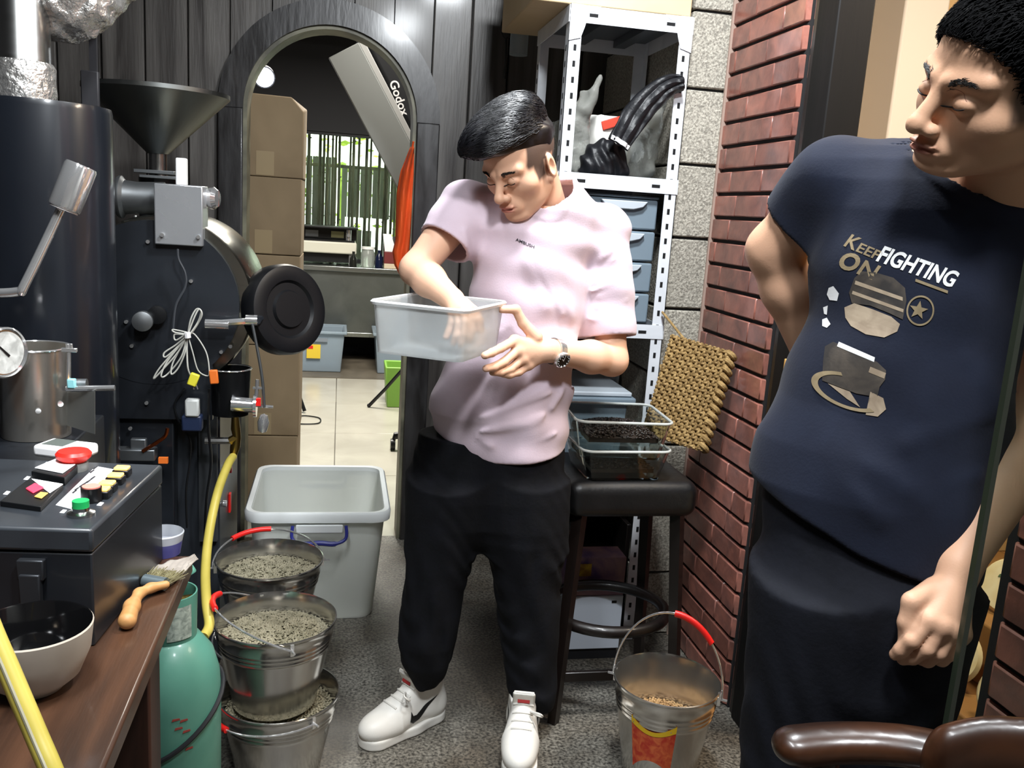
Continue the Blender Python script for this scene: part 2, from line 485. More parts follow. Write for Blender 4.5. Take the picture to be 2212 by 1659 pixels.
MB().box((-1.65, WY + 0.036, 0), (ACX - AR - 0.03, WY + 0.06, 2.85)).box((ACX + AR + 0.03, WY + 0.036, 0), (1.05, WY + 0.06, 2.85)) \
    .box((ACX - AR - 0.03, WY + 0.036, AZ + AR + 0.03), (ACX + AR + 0.03, WY + 0.06, 2.85)).build('backing', dark_wood, wb)
tr = struct(thing('trim_1', 'dark wooden frame around the arched doorway', None, (ACX, WY, 0)))
mb = MB(); N = 36
def arcpts(r): return [(ACX + r * math.cos(math.pi - math.pi * k / N), AZ + r * math.sin(math.pi * k / N)) for k in range(N + 1)]
po, pi_ = arcpts(AO), arcpts(AR)
def arch_strip(mb, outer, inner, y0, y1):
    n = len(outer)
    V = [(x, y0, z) for x, z in outer] + [(x, y0, z) for x, z in inner] + [(x, y1, z) for x, z in outer] + [(x, y1, z) for x, z in inner]
    F = []
    for k in range(n - 1):
        F += [(k, k + 1, n + k + 1, n + k), (2 * n + k, 3 * n + k, 3 * n + k + 1, 2 * n + k + 1), (k, 2 * n + k, 2 * n + k + 1, k + 1), (n + k, n + k + 1, 3 * n + k + 1, 3 * n + k)]
    return mb.add(V, F + [(0, n, 3 * n, 2 * n), (n - 1, 3 * n - 1, 4 * n - 1, 2 * n - 1)])
arch_strip(mb, po, pi_, WY - 0.035, WY)
mb.build('arch_ring', archwood, tr, smooth=True, angle=30)
for s in (-1, 1):
    xs = sorted((ACX + s * AR, ACX + s * AO))
    MB().box((xs[0], WY - 0.035, 0), (xs[1], WY, AZ)).build('jamb', archwood, tr, bevel=0.005)
mb = MB(); p2 = arcpts(AR); p3 = arcpts(AR - 0.014)
arch_strip(mb, p2, p3, WY - 0.02, WY + 0.11)
for s in (-1, 1):
    xs = sorted((ACX + s * (AR - 0.014), ACX + s * AR)); mb.box((xs[0], WY - 0.02, 0), (xs[1], WY + 0.11, AZ))
mb.build('arch_lining', M('lining_wood', '#7d7a66', 0.5, col2='#4c4a3f', vscale=6), tr, smooth=True, angle=30)

# ------------------------------------------------------------------ brick pillars either side of the doorway on the right
brick_m = M('glazed_brick', '#9a6254', 0.34, col2='#664640', vscale=14, detail=6, contrast=(0.3, 0.75), bump=0.12, bscale=45, rand=0.25, rvar=0.14, coat=0.35)
mortar = M('dark_mortar', '#1b1a1b', 0.85)
BX, BY0, BY1, CH, BH = 1.15, 2.185, 2.66, 0.03, 0.0712
def pillar(side, x, y0, y1, near, label, depth=0.30, z1=2.85):
    """brick face at x looking into the room, from y0 to y1; chamfered corner at the doorway end"""
    w = struct(thing('wall_right', label, None, (x, (y0 + y1) / 2, 0)))
    MB().box((x + 0.012, y0 + 0.012, 0), (x + depth, y1, z1)).build('mortar', mortar, w)
    c = 0; z = 0.004
    while z + BH < z1:
        L = y1 - y0
        offs = (0.0, 0.055, 0.11, 0.03)[c % 4]
        cuts = [0.0]; pos = 0.115 + offs
        while pos < L - 0.03: cuts.append(pos); pos += 0.205
        cuts.append(L)
        for i in range(len(cuts) - 1):
            a, b = cuts[i] + (0.0012 if i else 0), cuts[i + 1] - 0.0012
            ins = random.uniform(0, 0.003)
            if near > 0: A, B = y0 + a, y0 + b           # corner at y0
            else: A, B = y1 - a, y1 - b                   # corner at y1
            sgn = 1 if near > 0 else -1
            if i == 0:
                poly = [(x + min(0.10, depth), A), (x + CH, A), (x + ins, A + sgn * CH), (x + ins, B), (x + min(0.10, depth), B)]
            else:
                poly = [(x + ins, A), (x + ins, B), (x + min(0.10, depth), B), (x + min(0.10, depth), A)]
            MB().prism(poly, (0, 0, z), (1, 0, 0), (0, 1, 0), (0, 0, BH - 0.0105)).build('brick', brick_m, w, bevel=0.003, seg=1)
        z += BH; c += 1
    return w
pillar(0, BX, BY0, BY1, 1, 'red-brown glazed brick pillar beside the stone wall', 0.055)
pillar(1, 1.10, 0.55, 1.215, -1, 'red-brown brick pillar behind the glass pane')
trp = struct(thing('trim_2', 'dark wooden door post against the brick pillar', None, (1.17, 2.11, 0)))
MB().box((1.150, 2.05, 0), (1.245, 2.150, 2.85)).build('post', M('post_wood', '#0b0a09', 0.6, spec=.25, col2='#131010', vscale=5, stretch=(2, 2, 0.2), bump=0.06, bscale=30), trp, bevel=0.004)
MB().box((1.160, 2.151, 0), (1.2, 2.182, 2.85)).build('beading', dark_wood, trp, bevel=0.002)

# ------------------------------------------------------------------ granite block wall behind the shelf
stone = M('granite', '#7d796f', 0.75, col2='#b3aea1', vscale=150, detail=3, contrast=(0.38, 0.62), bump=0.5, bscale=120, rand=0.07)
ws = struct(thing('wall_stone', 'rough grey granite block wall beside the metal shelf', None, (1.05, 2.68, 0)))
MB().box((1.035, 2.675, 0), (1.17, 3.58, 2.85)).build('mortar', mortar, ws)
z = 0.0; k = 0
while z < 2.8:
    MB().box((1.022, 2.662, z + 0.004), (1.149, 2.70, z + 0.221)).build('stone_block', stone, ws, bevel=0.004, seg=1)
    for j, (a, b) in enumerate(((2.702, 3.08), (3.085, 3.56))):
        MB().box((1.022, a, z + 0.004), (1.06, b, z + 0.221)).build('stone_block', stone, ws, bevel=0.004, seg=1)
    z += 0.2255
struct(MB().box((1.145, 2.655, 0), (1.165, 2.664, 2.85)).build('trim_3', M('mortar_strip', '#9a8478', 0.8)), 'pinkish mortar strip between brick and granite')

# ------------------------------------------------------------------ room shell out of frame
shell = M('dark_paint', '#26262a', 0.7)
plaster = M('plaster', '#c9c6c0', 0.8)
struct(MB().box((-1.75, -1.3, 0), (-1.7, 9.0, 2.85)).build('wall_left', shell), 'dark side wall behind the roasters')
struct(MB().box((-1.75, -1.35, 0), (3.6, -1.3, 2.85)).build('wall_front', plaster), 'plain grey wall behind the viewer')
struct(MB().box((-1.75, -1.35, 2.85), (3.6, 9.0, 2.9)).build('ceiling', shell), 'dark ceiling')
struct(MB().box((2.4, 3.66, 0), (2.45, 9.0, 2.85)).build('wall_side', shell), 'dark wall of the back room')
# back room end: window wall
cw = struct(thing('wall_end', 'dark wall around the back room window', None, (0, 8.3, 0)))
MB().box((-1.7, 8.25, 1.985), (2.4, 8.35, 2.85)).build('lintel', shell, cw)
MB().box((-1.7, 8.25, 0), (2.4, 8.35, 0.85)).build('sill_wall', shell, cw)
MB().box((-1.7, 8.25, 0.85), (-1.0, 8.35, 1.985)).box((1.5, 8.25, 0.85), (2.4, 8.35, 1.985)).build('window_pier', shell, cw)
glass_m = M('window_glass', '#eef2f0', 0.02, trans=1.0, ior=1.15)
w1 = struct(thing('window_1', 'long window looking onto a bamboo screen', None, (0.2, 8.28, 0.85)))
MB().box((-1.0, 8.27, 0.85), (1.5, 8.33, 0.875)).box((-1.0, 8.27, 1.96), (1.5, 8.33, 1.985)).build('window_frame', black_matte, w1)
MB().box((-1.0, 8.296, 0.875), (1.5, 8.302, 1.96)).build('pane', glass_m, w1)
# ceiling beams of the back room
for k, y in enumerate((4.6, 5.5, 6.4, 7.3)):
    struct(MB().box((-1.7, y, 2.70), (2.4, y + 0.10, 2.85)).build('trim_%d' % (4 + k), M('beam', '#2e2c2b', 0.6, col2='#3c3a38', vscale=5)), 'dark ceiling beam of the back room')
# warm room shell
cream = M('cream_wall', '#cdbfa8', 0.75, col2='#c4b59c', vscale=2)
struct(MB().box((1.2, 3.62, 0), (3.6, 3.66, 2.85)).build('wall_back', cream), 'cream wall of the warm lit room')
struct(MB().box((3.55, -1.3, 0), (3.6, 3.62, 2.85)).build('wall_right', M('tan_panel', '#c49a60', 0.5, col2='#b58a50', vscale=4, stretch=(1, 1, .2))), 'tan wooden wall of the warm lit room')
struct(MB().box((1.165, 2.67, 0), (1.2, 3.62, 2.85)).build('wall_left', cream), 'cream side wall inside the warm lit room')
struct(MB().box((2.10, 3.25, 0), (2.29, 3.61, 2.85)).build('trim_9', M('white_plaster', '#e6ddd0', 0.8), bevel=0.01), 'off-white plastered column in the warm lit room')
struct(MB().box((2.30, 3.35, 0), (3.4, 3.60, 2.85)).build('trim_10', M('honey_wood', '#cfae7e', 0.55, col2='#c29f6c', vscale=4, stretch=(2, 2, .2)), bevel=0.005), 'honey coloured wood panelling')
struct(MB().box((1.10, -1.3, 0), (1.3, 0.55, 2.85)).build('wall_right', plaster), 'plain wall beyond the right hand pillar')
# glass pane edge in front of the right pillar
gp = thing('glass_partition', 'frameless glass panel with a dark green edge beside the man in navy', 'glass panel', (1.1, 0.90, 0.0))
gx, gy = atd(2134, 1100, 1.06)[:2]
MB().box((gx, gy - 0.004, 0.0), (gx + 0.55, gy + 0.004, 1.95)).build('pane', M('panel_glass', '#cfd8d0', 0.02, trans=1.0, ior=1.12), gp)
MB().box((gx - 0.007, gy - 0.0045, 0.0), (gx, gy + 0.0045, 1.95)).build('edge', M('glass_edge', '#2c3328', 0.25, coat=0.5), gp)
# ------------------------------------------------------------------ back room
bam = M('bamboo', '#5c6350', 0.6, col2='#8a8f74', vscale=6, stretch=(2, 2, .3), rand=0.3)
fc = thing('bamboo_screen', 'tall bamboo screen of thin upright canes outside the window', 'fence', (0.2, 8.75, 0))
x = -0.95; k = 0
while x < 1.45:
    r = random.uniform(0.011, 0.017)
    if not ((k % 7 in (2,)) or (k % 11 == 5)):
        dx = random.uniform(-0.01, 0.01)
        mb = MB(); mb.cyl((x, 8.75, 0.02), (x + dx, 8.75, 2.3), r, r * 0.85, n=8)
        for z in (0.75, 1.15, 1.55, 1.95): mb.cyl((x, 8.75, z + 0.03 * (k % 5)), (x, 8.75, z + 0.012 + 0.03 * (k % 5)), r * 1.18, n=8)
        mb.build('cane', bam, fc, smooth=True)
    x += r * 2 + random.uniform(0.006, 0.02); k += 1
for z in (0.55, 1.70): MB().box((-1.0, 8.77, z), (1.5, 8.79, z + 0.03)).build('rail', bam, fc)
pn = M('weathered_panel', '#8a9188', 0.7, col2='#a5aba2', vscale=9, stretch=(3, 1, .3))
for i, (a, b, z0, z1) in enumerate(((-1.0, -0.05, 0.0, 1.80), (0.0, 0.62, 1.24, 1.72), (0.66, 1.5, 0.0, 1.5), (-0.03, 0.3, 0.0, 1.12))):
    p = MB()
    x = a
    yo = .12 if i == 1 else 0
    while x < b: p.box((x, 8.95 + yo, z0), (min(x + 0.055, b), 8.955 + yo + 0.008 * (int(x * 40) % 2), z1)); x += 0.06
    if z0 > 0: p.box((a, 9.09, -.05), (a + .04, 9.12, z1)).box((b - .04, 9.09, -.05), (b, 9.12, z1))
    else: p.box((a, 8.96, -.05), (b, 8.97, .1))
    tag(p.build('garden_panel', pn), ['weathered grey slatted panel behind the left end of the canes', 'short grey slatted panel hung halfway up behind the canes',
        'grey slatted panel behind the right end of the canes', 'low grey slatted panel at the foot of the canes'][i], 'panel', kind=None)
struct(MB().box((-3, 8.36, -0.3), (4, 13, -0.05)).build('ground', M('garden_soil', '#4a4a38', 0.9)), 'garden ground outside')
leaf = M('leaf_green', '#7fa024', 0.5, col2='#c2d85a', vscale=4, rand=.2)
mb = MB()
for k in range(900):
    c = np.array([RNG.uniform(-2, 2.6), RNG.uniform(9.7, 10.8), RNG.uniform(0.2, 2.6)])
    a = RNG.normal(size=3); u, w, _ = frame(a); s = RNG.uniform(0.04, 0.10)
    mb.add([c - u * s, c + w * s * .35, c + u * s, c - w * s * .35], [(0, 1, 2, 3)])
for k in range(8): mb.cyl((-1.8 + .6 * k, 10.2, -.05), (-1.8 + .6 * k, 10.3, 1.8), .02, n=6)
tag(mb.build('hedge', leaf), 'bright sunlit yellow-green foliage behind the bamboo canes', 'foliage', kind='stuff')

# steel counter
ct = thing('steel_counter', 'long stainless steel kitchen counter under the window', 'counter', (0.3, 7.95, 0))
cs = M('counter_steel', '#a9adab', 0.28, 1.0, col2='#9a9e9c', vscale=3, rvar=0.08)
MB().box((-1.4, 7.70, 0.80), (1.9, 8.24, 0.845)).build('worktop', cs, ct, bevel=0.006)
MB().box((-1.4, 7.74, 0.27), (1.9, 7.76, 0.80)).build('front_panel', M('counter_panel', '#7c807e', 0.36, 0.85, col2='#6a6e6c', vscale=4, rvar=.08), ct)
MB().box((-1.4, 7.73, 0.235), (1.9, 7.79, 0.275)).build('lower_rail', cs, ct, bevel=0.004)
for xx in (-1.3, -0.45, 0.75, 1.8): MB().box((xx, 7.77, 0.004), (xx + 0.05, 7.82, 0.27)).box((xx, 8.16, 0.004), (xx + 0.05, 8.21, 0.8)).build('leg', cs, ct)
# coffee machine
em = thing('espresso_machine', 'cream coffee machine with black upper deck on the steel counter', 'coffee machine', (-0.35, 7.98, 0.845))
cr = M('cream_enamel', '#d5d3c4', 0.35)
MB().box((-0.75, 7.80, 0.945), (0.14, 8.16, 1.045)).build('body', cr, em, bevel=0.012)
MB().box((-0.73, 7.82, 1.045), (0.12, 8.14, 1.06)).build('deck', black_plastic, em)
MB().box((-0.73, 7.98, 1.06), (0.14, 8.14, 1.16)).box((-0.74, 7.82, 1.155), (0.15, 8.15, 1.172)).build('upper_housing', black_plastic, em, bevel=0.004)
for xx, mm in ((-0.30, steel_dull), (-0.08, M('display_amber', '#c9c690', 0.4))): MB().box((xx, 7.965, 1.075), (xx + 0.11, 7.98, 1.13)).build('display', mm, em)
for xx in (-0.42, 0.07): MB().cyl((xx, 7.90, 1.06), (xx, 7.90, 1.15), 0.025).cyl((xx, 7.86, 1.10), (xx, 7.90, 1.10), 0.012).build('group_head', chrome, em, smooth=True)
MB().box((-0.70, 7.86, 0.868), (0.10, 8.10, 0.945)).build('drip_base', black_plastic, em)
for xx in (-0.68, 0.09):
    for yy in (7.84, 8.10): MB().cyl((xx, yy, 0.8455), (xx, yy, 0.945), 0.016).build('foot', chrome, em, smooth=True)
# counter clutter
def lathe_thing(name, label, cat, prof, o, mat, group=None, n=24):
    o_ = MB().lathe(prof, (0, 0, 0), n=n).build(name, mat, None, smooth=True); o_.location = tuple(map(float, o)); return tag(o_, label, cat, group)
gl = M('clear_glass', '#ffffff', 0.02, trans=1.0, ior=1.3)
jar = thing('glass_jar', 'clear glass jar with pale contents beside the coffee machine', 'jar', (0.24, 7.86, 0.8455))
MB().lathe([(0, 0), (.055, 0), (.06, .01), (.06, .12), (.05, .14), (.05, .155)], (0.24, 7.86, .8455)).build('jar_wall', M('milky_glass', '#c9cfca', .15, trans=.6), jar, smooth=True)
MB().cyl((0.24, 7.86, .9955), (0.24, 7.86, 1.017), .058).build('lid', white_plastic, jar, smooth=True)
lathe_thing('bottle', 'small dark blue bottle between jar and red box', 'bottle', [(0, 0), (.035, 0), (.035, .09), (.014, .12), (.014, .15), (0, .15)], (0.335, 7.80, .8455), M('navy_glass', '#131a33', .1))
lathe_thing('bottle', 'small dark bottle standing before the coffee machine', 'bottle', [(0, 0), (.03, 0), (.03, .07), (.012, .10), (.012, .13), (0, .13)], (0.115, 7.755, .8455), M('dark_glass', '#20221f', .1))
rb = thing('gift_box', 'dark red box with pale lower band on the steel counter', 'box', (0.46, 7.86, .8455))
MB().box((.38, 7.78, .8455), (.56, 7.94, .885)).build('base', M('pale_card', '#c9b9a0', .6), rb)
MB().box((.378, 7.778, .885), (.562, 7.942, .985)).build('lid', M('maroon_card', '#6a2323', .5), rb, bevel=.003)
tag(MB().prism([(0, 0), (.13, 0), (.15, .13), (-.03, .13)], (.48, 7.86, .986), (1, 0, 0), (0, .12, 1), (0, .05, 0)).build('card_holder', black_plastic), 'black flared holder standing on the red box', 'holder')
tag(MB().prism([(0, 0), (.10, 0), (.05, .15), (-.02, .15)], (.385, 7.85, .986), (1, 0, 0), (0, .15, 1), (0, .002, 0)).build('price_card', white_plastic), 'white folded card leaning on the red box', 'card')
tub = M('clear_tub', '#a9b9c6', .25, trans=.45, ior=1.2)
def lidless_tub(name, label, x0, x1, y0, y1, z0, h, flare, mat, wall=.012, rim=.02, group=None):
    t = thing(name, label, 'storage box', ((x0 + x1) / 2, (y0 + y1) / 2, z0), group)
    mb = MB()
    def ring(z, e): return [(x0 - e, y0 - e, z), (x1 + e, y0 - e, z), (x1 + e, y1 + e, z), (x0 - e, y1 + e, z)]
    R = [ring(z0, 0), ring(z0 + h, flare), ring(z0 + h, flare - wall), ring(z0 + wall, -wall)]
    V = sum(R, []); F = [(3, 2, 1, 0)]
    for a in range(3):
        for k in range(4): F.append((a * 4 + k, a * 4 + (k + 1) % 4, a * 4 + 4 + (k + 1) % 4, a * 4 + 4 + k))
    F.append((12, 13, 14, 15))
    mb.add(V, F).build('body', mat, t, bevel=.012)
    mb = MB(); e = flare + rim; a = ring(z0 + h - .012, e); b = ring(z0 + h + .012, e); c = ring(z0 + h + .012, flare - wall * .5); d = ring(z0 + h - .012, flare - wall * .5)
    V = a + b + c + d; F = []
    for q in range(4):
        for k in range(4): F.append((q * 4 + k, q * 4 + (k + 1) % 4, ((q + 1) % 4) * 4 + (k + 1) % 4, ((q + 1) % 4) * 4 + k))
    mb.add(V, F).build('rim', mat, t, bevel=.006)
    return t
bt = lidless_tub('storage_box', 'blue-grey clear plastic tub with yellow label under the steel counter', -.52, .03, 7.28, 7.66, .005, .33, .025, tub)
MB().box((-.245, 7.255, .12), (-.135, 7.259, .235)).build('label_sticker', M('yellow_label', '#e2c43c', .5), bt)
MB().box((-.235, 7.252, .20), (-.195, 7.255, .225)).build('red_print', red_plastic, bt)
MB().box((-.30, 7.245, .26), (-.08, 7.256, .29)).build('clip', M('grey_clip', '#7d8690', .4), bt)
lidless_tub('storage_box', 'blue-grey clear plastic tub standing behind the green bin', .33, .85, 7.28, 7.66, .005, .33, .025, tub)
gb = thing('green_bin', 'small lime green plastic bin on the tiled floor', 'bin', (.46, 6.15, 0))
mb = MB(); mb.add([(.35, 6.05, .001), (.62, 6.05, .001), (.62, 6.30, .001), (.35, 6.30, .001), (.33, 6.03, .29), (.64, 6.03, .29), (.64, 6.32, .29), (.33, 6.32, .29),
    (.345, 6.045, .29), (.625, 6.045, .29), (.625, 6.305, .29), (.345, 6.305, .29), (.36, 6.06, .02), (.61, 6.06, .02), (.61, 6.29, .02), (.36, 6.29, .02)],
    [(3, 2, 1, 0)] + [(a * 4 + k, a * 4 + (k + 1) % 4, a * 4 + 4 + (k + 1) % 4, a * 4 + 4 + k) for a in range(3) for k in range(4)] + [(12, 13, 14, 15)])
mb.build('body', M('lime_plastic', '#7fb04a', .4), gb, bevel=.01)
# black stand leg and castor
lg = thing('light_stand', 'black tripod stand leg reaching down behind the plank wall', 'stand', (.42, 5.2, 0))
p0 = atz(797, 880); p1 = atY(868, 800, p0[1] - .12)
MB().tube([p0 + np.array([0, 0, .012]), p0 + (p1 - p0) * .5, p1 + (p1 - p0) * 1.2], .012).build('leg', black_plastic, lg)
MB().sphere(p0 + np.array([0, 0, .014]), .014).build('rubber_foot', black_matte, lg)
q = p1 + (p1 - p0) * 1.2

cc = atz(848, 972)
cst = thing('office_chair', 'black swivel chair base showing one castor past the door frame', 'chair', (cc[0] + .28, cc[1], 0))
for s in (-1, 1): MB().cyl(cc + np.array([s * .007 - .006, 0, .034]), cc + np.array([s * .007 + .006, 0, .034]), .033).build('castor_wheel', black_plastic, cst, smooth=True)
MB().tube([cc + np.array([0, 0, .04]), cc + np.array([.01, 0, .085]), cc + np.array([.28, 0, .12])], [.012, .022, .03]).cyl(cc + np.array([.28, 0, .06]), cc + np.array([.28, 0, .42]), .03).build('base_arm', black_plastic, cst, smooth=True)
MB().obox(cc + np.array([.28, 0, .45]), (.22, .22, .035)).build('seat', black_matte, cst, bevel=.02)
# cable and leg by the boxes
cb = thing('floor_cable', 'thin black cable looped on the tiled floor beside the cartons', 'cable', tuple(atz(660, 910)))
cp = [atz(a, b) + np.array([0, 0, .006]) for a, b in ((630, 915), (655, 918), (688, 916), (690, 905), (660, 900), (640, 902))]
MB().tube(spline(cp, 6), .004, n=6).build('cable_loop', black_plastic, cb, smooth=True)
ls = thing('stand_foot', 'black folding stand foot beside the cartons', 'stand', tuple(atz(655, 890)))
a0 = atz(658, 892); a1 = atY(638, 830, a0[1] + .05)
MB().tube([a0 + np.array([0, 0, .012]), a1], .012).tube([atz(640, 905) + np.array([0, 0, .012]), a0 + (a1 - a0) * .45], .010).build('leg', black_plastic, ls)
MB().tube([a1, a1 + np.array([-.15, 0, .9])], .012).build('column', black_plastic, ls)

# stacked cartons just inside the arch
card = M('cardboard', '#8f7b5f', .8, col2='#7d6a50', vscale=3, rand=.08)
tape = M('packing_tape', '#9a8768', .3)
zs = [0.0, .385, .78, 1.16, 1.475, 1.80]
for i in range(5):
    j = random.uniform(-.006, .006); z0, z1 = zs[i], zs[i + 1] - .002
    t = thing('carton', ['brown carton on the floor under the leaning stack by the arch', 'brown carton second from the floor in the stack by the arch', 'brown carton in the middle of the stack by the arch',
        'brown carton second from the top of the stack by the arch', 'brown carton with dented corner topping the stack by the arch'][i], 'carton', (-.27, 3.95, z0), 'brown cartons stacked by the arch')
    x0, x1, y0, y1 = -.46 + j, -.155 + j, 3.80, 4.12
    mb = MB()
    if i == 4:
        V = [(x0, y0, z0), (x1, y0, z0), (x1, y1, z0), (x0, y1, z0), (x0, y0, z1), (x1 - .05, y0, z1 - .005), (x1, y0, z1 - .06), (x1, y1, z1 - .02), (x0, y1, z1)]
        mb.add(V, [(3, 2, 1, 0), (0, 1, 6, 5, 4), (1, 2, 7, 6), (2, 3, 8, 7), (3, 0, 4, 8), (4, 5, 8), (5, 6, 7), (5, 7, 8)])
    else: mb.box((x0, y0, z0 + .001), (x1, y1, z1))
    mb.build('body', card, t, bevel=.004)
    MB().box((x0 + .12, y0 - .0012, z0 + .005), (x0 + .19, y0 - .0004, z0 + .10)).build('tape', tape, t)

# strip softbox case leaning across the top of the arch
sb = thing('softbox', 'long grey and black strip softbox hanging aslant behind the arch', 'softbox', tuple(atY(800, 250, 4.5)))
A = atY(742, 108, 4.35); B = atY(905, 420, 4.35)
ax = nrm(B - A); side = nrm(np.cross(ax, np.array([0, 1.0, 0])));
if side[0] > 0: side = -side
grey = M('softbox_grey', '#8b8e8c', .7); pale = M('softbox_edge', '#b4b4b2', .7)
dep = np.array([0, .02, 0]); hw = .078
MB().prism([(0, -hw), (np.linalg.norm(B - A), -hw), (np.linalg.norm(B - A), hw), (0, hw)], A, ax, side, dep).build('front_band', grey, sb, bevel=.004)
MB().prism([(-.005, -hw - .028), (np.linalg.norm(B - A) + .1, -hw - .028), (np.linalg.norm(B - A) + .1, -hw), (-.005, -hw)], A + dep * .3, ax, side, dep).build('edge_band', pale, sb, bevel=.003)
L = np.linalg.norm(B - A)
MB().prism([(-.03, -hw - .03), (.1, -hw - .20), (.45, -hw - .30), (L + .1, -hw - .34), (L + .1, -hw - .03)], A + np.array([0, .03, 0]), ax, side, np.array([0, .18, 0])).build('black_shell', black_matte, sb, bevel=.02)
MB().tube([A + ax * .12 + np.array([0, .12, 0]), np.array([A[0] + .1, 4.6, 2.72])], .012).build('hanging_arm', black_matte, sb)
V, F = text_mesh('Godox', .058, bold=.001); V[:, 0] -= V[:, 0].mean(); V[:, 1] -= V[:, 1].mean()
tcn = atY(860, 209, 4.365); tx = nrm(atY(872, 245, 4.365) - atY(848, 178, 4.365)); ty = -np.cross(tx, np.array([0, -1.0, 0])); ty = ty if ty[0] > 0 else -ty
MB().add([tcn + v[0] * tx + v[1] * ty + np.array([0, .005, 0]) for v in V], F).build('lettering', white_plastic, sb)
# bright spotlight in the back room
sp = atY(571, 167, 4.9)
sl = thing('spotlight', 'small white spotlight shining from the back room ceiling', 'lamp', tuple(sp))
dn = nrm(CP - sp + np.array([0, 0, -.6]))
MB().cyl(sp - dn * .10, sp, .05, .055).build('lamp_head', black_matte, sl, smooth=True)
MB().cyl(sp + dn * .001, sp + dn * .004, .047).build('lens', M('led_glow', '#ffffff', .3, emit='#f2f6ff', estr=60), sl, smooth=True)
MB().tube([sp - dn * .08, sp - dn * .08 + np.array([0, 0, .08]), (sp[0], sp[1] + .08, 2.85)], .008).build('bracket', black_matte, sl)

# orange apron hanging on the door frame
og = M('orange_cloth', '#e0541c', .75, col2='#c64512', vscale=5, bump=.1, bscale=20)
OY = 3.535
def oxy(u, v):
    L_ = np.interp(v, [0, .18, .35, .72, .8, .9, 1], [888, 866, 858, 855, 849, 853, 868]); R_ = np.interp(v, [0, .2, .5, 1], [894, 893, 888, 879])
    y = 318 + v * 282; p = atY(L_ + (R_ - L_) * u, y, OY)
    p[1] += .012 * math.sin(u * 9 + v * 4) + .02 * math.sin(math.pi * u) * -1
    return p
oc = thing('apron', 'bright orange cloth hanging just inside the arch', 'cloth', tuple(atY(875, 600, OY)))
MB().grid(oxy, 14, 40).build('cloth', og, oc, smooth=True, solid=.006)
MB().tube([atY(891, 318, OY), atY(893, 306, OY - .01)], .004).build('loop', og, oc)
# ------------------------------------------------------------------ coffee roaster (left middle)
ro = thing('coffee_roaster', 'black drum coffee roaster with steel hopper standing left of the arch', 'roaster', (-.5, 2.8, 0))
DC = atY(352, 655, 2.50); DR = .185                     # drum centre and radius on the front plane
dark_panel = M('roaster_panel', '#23262b', .42, col2='#2b2f35', vscale=3, bump=.02, bscale=60, coat=.2)
MB().box((-.80, 2.56, 0.0), (-.325, 3.02, .84)).build('base_cabinet', dark_panel, ro, bevel=.006)
MB().box((-.70, 2.50, .10), (-.44, 2.562, .80)).build('front_door', black_metal, ro, bevel=.004)
MB().lathe([(0, 0), (DR + .035, 0), (DR + .035, .02), (0, .02)], (DC[0] - .02, 2.48, DC[2]), (0, 1, 0), n=48).box((DC[0] - .19, 2.481, .78), (DC[0] + .13, 2.499, DC[2])).build('front_plate', black_metal, ro, smooth=True, angle=30)
MB().lathe([(0, 0), (DR + .045, 0), (DR + .05, .01), (DR + .05, .41), (DR + .03, .42), (0, .42)], (DC[0], 2.50, DC[2]), (0, 1, 0), n=56).build('drum', M('drum_steel', '#a5a49a', .25, 1.0, col2='#8d8c84', vscale=3, rvar=.1), ro, smooth=True, angle=30)
# hopper
H0 = atd(352, 205, 2.70); H1 = atd(362, 330, 2.62)
ht = np.array([H0[0], 2.86, H0[2] - .01]); hb = np.array([H0[0] + .005, 2.86, H1[2] - .005])
hl = ht[2] - hb[2]
hop = MB().lathe([(.03, 0), (.205, hl), (.205, hl + .012), (.198, hl + .012), (.198, hl), (.022, 0.0)], hb, n=56).build('hopper', M('hopper_steel', '#8f9290', .36, 1.0, col2='#777a79', vscale=3, stretch=(1, 1, .2), rvar=.08), ro, smooth=True, angle=35)
MB().cyl(hb + np.array([0, 0, -.075]), hb + np.array([0, 0, .005]), .026).build('hopper_neck', steel, ro, smooth=True)
MB().cyl((hb[0], 2.86, DC[2] + .15), hb + np.array([0, 0, -.07]), .055).build('inlet_tube', black_metal, ro, smooth=True)
# plates under the neck, bracket, steel gate box
pc = atY(340, 372, 2.78)
MB().obox(pc, (.055, .05, .005)).obox(pc + np.array([.01, 0, -.014]), (.05, .05, .004)).build('slide_plate', steel_dull, ro, bevel=.001)
bq = atY(396, 370, 2.60)
MB().box((bq[0] - .014, 2.56, bq[2] - .05), (bq[0] + .014, 2.59, bq[2] + .034)).build('bracket', white_plastic, ro, bevel=.004)
g0 = atY(332, 395, 2.46); g1 = atY(438, 533, 2.46)
gb_ = MB().box((g0[0], 2.46, g1[2]), (g1[0], 2.56, g0[2])).build('gate_box', M('box_steel', '#d3d6da', .3, .75, col2='#b9bec4', vscale=2, rvar=.1), ro, bevel=.003)
for fx, fz in ((.02, .025), (.11, .025)):
    MB().cyl((g0[0] + fx, 2.452, g1[2] + fz), (g0[0] + fx, 2.461, g1[2] + fz), .005).build('screw', chrome, gb_, smooth=True)
m0 = atY(254, 425, 2.56); m1 = atY(345, 430, 2.56)
MB().lathe([(0, 0), (.052, 0), (.056, .006), (.056, .012), (.045, .02), (.042, .05), (.045, .12), (0, .12)], m0, m1 - m0, n=32).build('motor', steel_dull, ro, smooth=True, angle=35)
MB().tube([atY(293, 465, 2.56), atY(293, 500, 2.56)], .005).build('motor_stay', chrome, ro)
kn = atY(455, 428, 2.56)
MB().lathe([(0, 0), (.012, 0), (.014, .02), (.028, .03), (.030, .042), (.022, .052), (0, .055)], kn - np.array([.03, 0, 0]), (1, -.25, 0), n=24).build('knob', chrome, ro, smooth=True)
